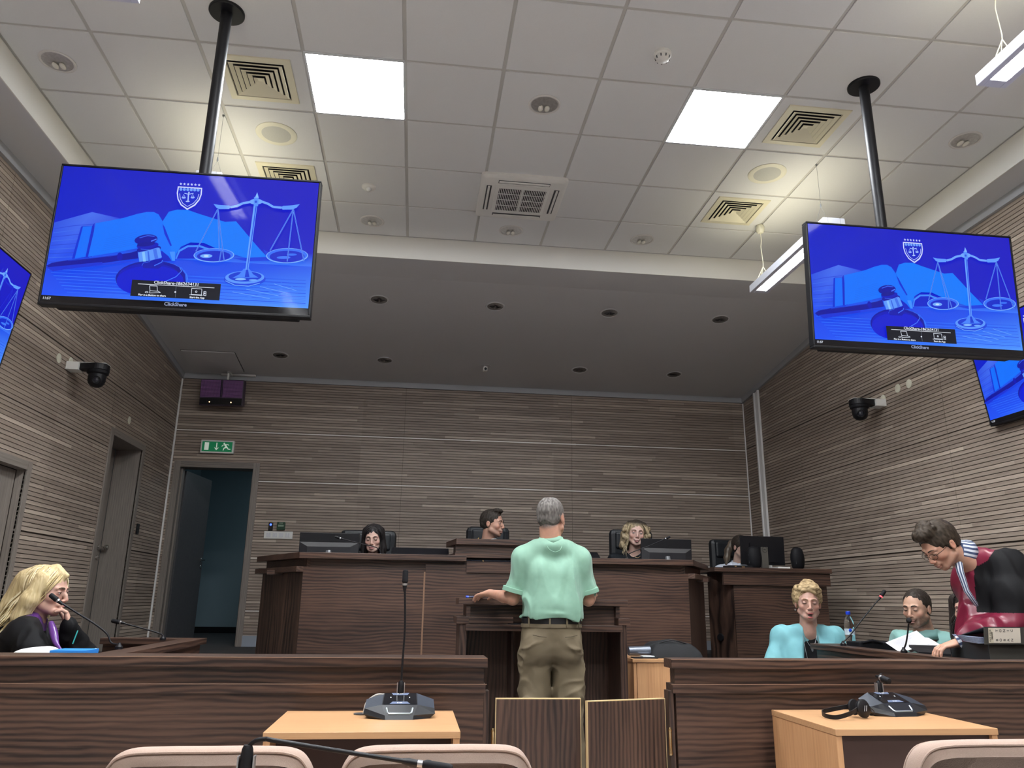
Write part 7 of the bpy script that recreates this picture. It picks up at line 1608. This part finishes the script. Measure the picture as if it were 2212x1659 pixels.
def lr(V):
    torso(V, J, .030, 1.08, 1.15, arms=False)
    A, B, W_ = Vector(J['shL']), Vector(J['elL']), Vector(J['wrL'])
    V.chain([A, A*.5+B*.5, B], [.088, .100, .095], .03); V.chain([B+Vector((.03, 0, 0)), B*.5+W_*.5, B*.16+W_*.84], [.088, .075, .058], .03)
    V.chain([B+Vector((.05, 0, -.02)), B*.6+W_*.4+Vector((.02, 0, -.03))], [.07, .06], .03)
    A, B, W_ = Vector(J['shR']), Vector(J['elR']), Vector(J['wrR']); V.chain([A, B, B*.3+W_*.7], [.085, .085, .06], .03)
    V.cap(at(2112, 1235, 1, 4.02), at(2114, 1370, 1, 4.02), .085, .112, .05); V.cap(ch_, pel, .15, .175, .04); V.chain([pel, pel+Vector((.02, 0, -.45)), pel+Vector((.02, 0, -.75))], [.19, .20, .22], .04)
    V.ell(nk+Vector((-.055, 0, .02)), (.05, .05, .07), .01, 'S'); V.cut((0, 0, .16), (0, 0, -1))
def lm(P):
    zc_ = at(2100, 1336, 1, 3.86).z; A, B, W_ = [np.array(J[q]) for q in ('shL', 'elL', 'wrL')]
    def seg(a, b):
        ab = b-a; t = np.clip(((P-a) @ ab)/(ab @ ab), 0, 1); return np.linalg.norm(P-a-t[:, None]*ab, axis=1)
    arm = (seg(A, B) < .165) & (P[:, 1] < 3.97)
    xf_ = nk.x+.02
    fr_ = (P[:, 0] < xf_+.035) & (P[:, 2] < nk.z+.01) & ~arm & (P[:, 1] < 4.16)
    col = (np.linalg.norm((P-np.array(nk)-np.array([.035, 0, .0]))*np.array([1, .8, 1.5]), axis=1) < .118) & (P[:, 2] > nk.z-.085) & (P[:, 1] < nk.y+.2)
    cuff = (seg(B, W_) < .125) & (P[:, 2] < zc_+.10*np.clip((P[:, 0]-W_[0])/.4, -.5, .3)) & (P[:, 1] < 4.12)
    return (fr_ | col | cuff).astype(int)
garment('robe', root, allp(J)+[(3.52, 4.0, .2), (3.75, 3.8, 1.2)], .16, .0055, lr, (.006, .006, .007), mats=[cmat('black robe wool', .7, bump=.1), SATB], matfn=lm, fold=dict(amp=.020, sc_=5.5, stretch=(1.2, 1.2, .5), seed=52), si=2)
STR = [mat('shirt white stripe', (.62, .66, .74, 1), .6), mat('shirt blue stripe', (.05, .075, .16, 1), .6)]
def stripe(mb, n, k=2): mb.m = [1 if (f[0] % n)//k % 2 else 0 for f in mb.f]; return mb
dh = (F @ Vector((0, .03, -.06))-nk).normalized(); A3 = dh.to_track_quat('Z', 'Y').to_matrix(); mb = MB(); mb.lathe([(.064, .062), (.067, .058), (.070, .010), (.078, -.02), (.074, -.02), (.066, .02), (.062, .056)], nk+dh*.012, 72, A=A3); stripe(mb, 72); mb.build('shirt_collar', STR, root, smooth='all')
mb = MB(); mb.tube([nk+Vector((-.075, -.03, -.02)), nk+Vector((-.085, -.05, -.10)), nk+Vector((-.07, -.06, -.2)), nk+Vector((.02, -.04, -.32))], [.022, .018, .014, .010], 16); stripe(mb, 16, 1); mb.build('shirt_front', STR, root, smooth='all')
wv_ = Vector(J['wrL']); dd = (wv_-Vector(J['elL'])).normalized(); mb = MB(); mb.lathe([(.037, -.03), (.039, .012), (.036, .014), (.034, -.03)], wv_-dd*.01, 36, A=dd.to_track_quat('Z', 'Y').to_matrix()); stripe(mb, 36); mb.build('shirt_cuff', STR, root, smooth='all')
for s in (-1, 1):
    sh = MB(); sh.M = Matrix.Translation((3.50, 4.02+s*.1, 0)); sh.add([(-.19, -.045, 0), (.10, -.04, 0), (.10, .04, 0), (-.19, .045, 0), (-.19, -.035, .035), (.09, -.035, .09), (.09, .035, .09), (-.19, .035, .035)], [(3, 2, 1, 0), (4, 5, 6, 7), (0, 1, 5, 4), (1, 2, 6, 5), (2, 3, 7, 6), (3, 0, 4, 7)]); sh.build('shoe', BLK, root, bevel=.01)
    MB().tube([(3.50, 4.02+s*.1, .5), (3.51, 4.02+s*.1, .06)], [.07, .06], 12).build('trouser_leg', BLKM, root, smooth=True)
# chairs that carry the people beside the desks
def simple_chair(label, x, y, rz):
    t = thing('visitor_chair', label, 'chair', (x, y, 0), group='dark chairs at the side desks'); M = Matrix.Translation((x, y, 0)) @ Matrix.Rotation(rz, 4, 'Z')
    mb = MB(); mb.M = M; mb.box(-.23, .23, -.22, .22, .40, .45); mb.build('seat', LEA, t, bevel=.02)
    mb = MB(); mb.M = M; mb.box(-.22, .22, .24, .28, .50, .80); mb.build('backrest', LEA, t, bevel=.02)
    for a, b in ((-.2, -.2), (.2, -.2), (-.2, .25), (.2, .25)):
        mb = MB(); mb.M = M; mb.tube([(a, b, 0), (a, b, .42 if b < 0 else .70)], .012, 8); mb.build('leg', CFR, t, smooth=True)
simple_chair('dark chair under the blonde woman at the left desk', -2.26, 4.40, math.pi/2)
simple_chair('dark chair under the woman in the turquoise jacket', 2.88, 5.60, -.35)
simple_chair('dark chair under the bearded man', 3.56, 4.96, -math.pi/2)
simple_chair('dark chair under the person with dark curly hair', 3.62, 4.52, -math.pi/2)
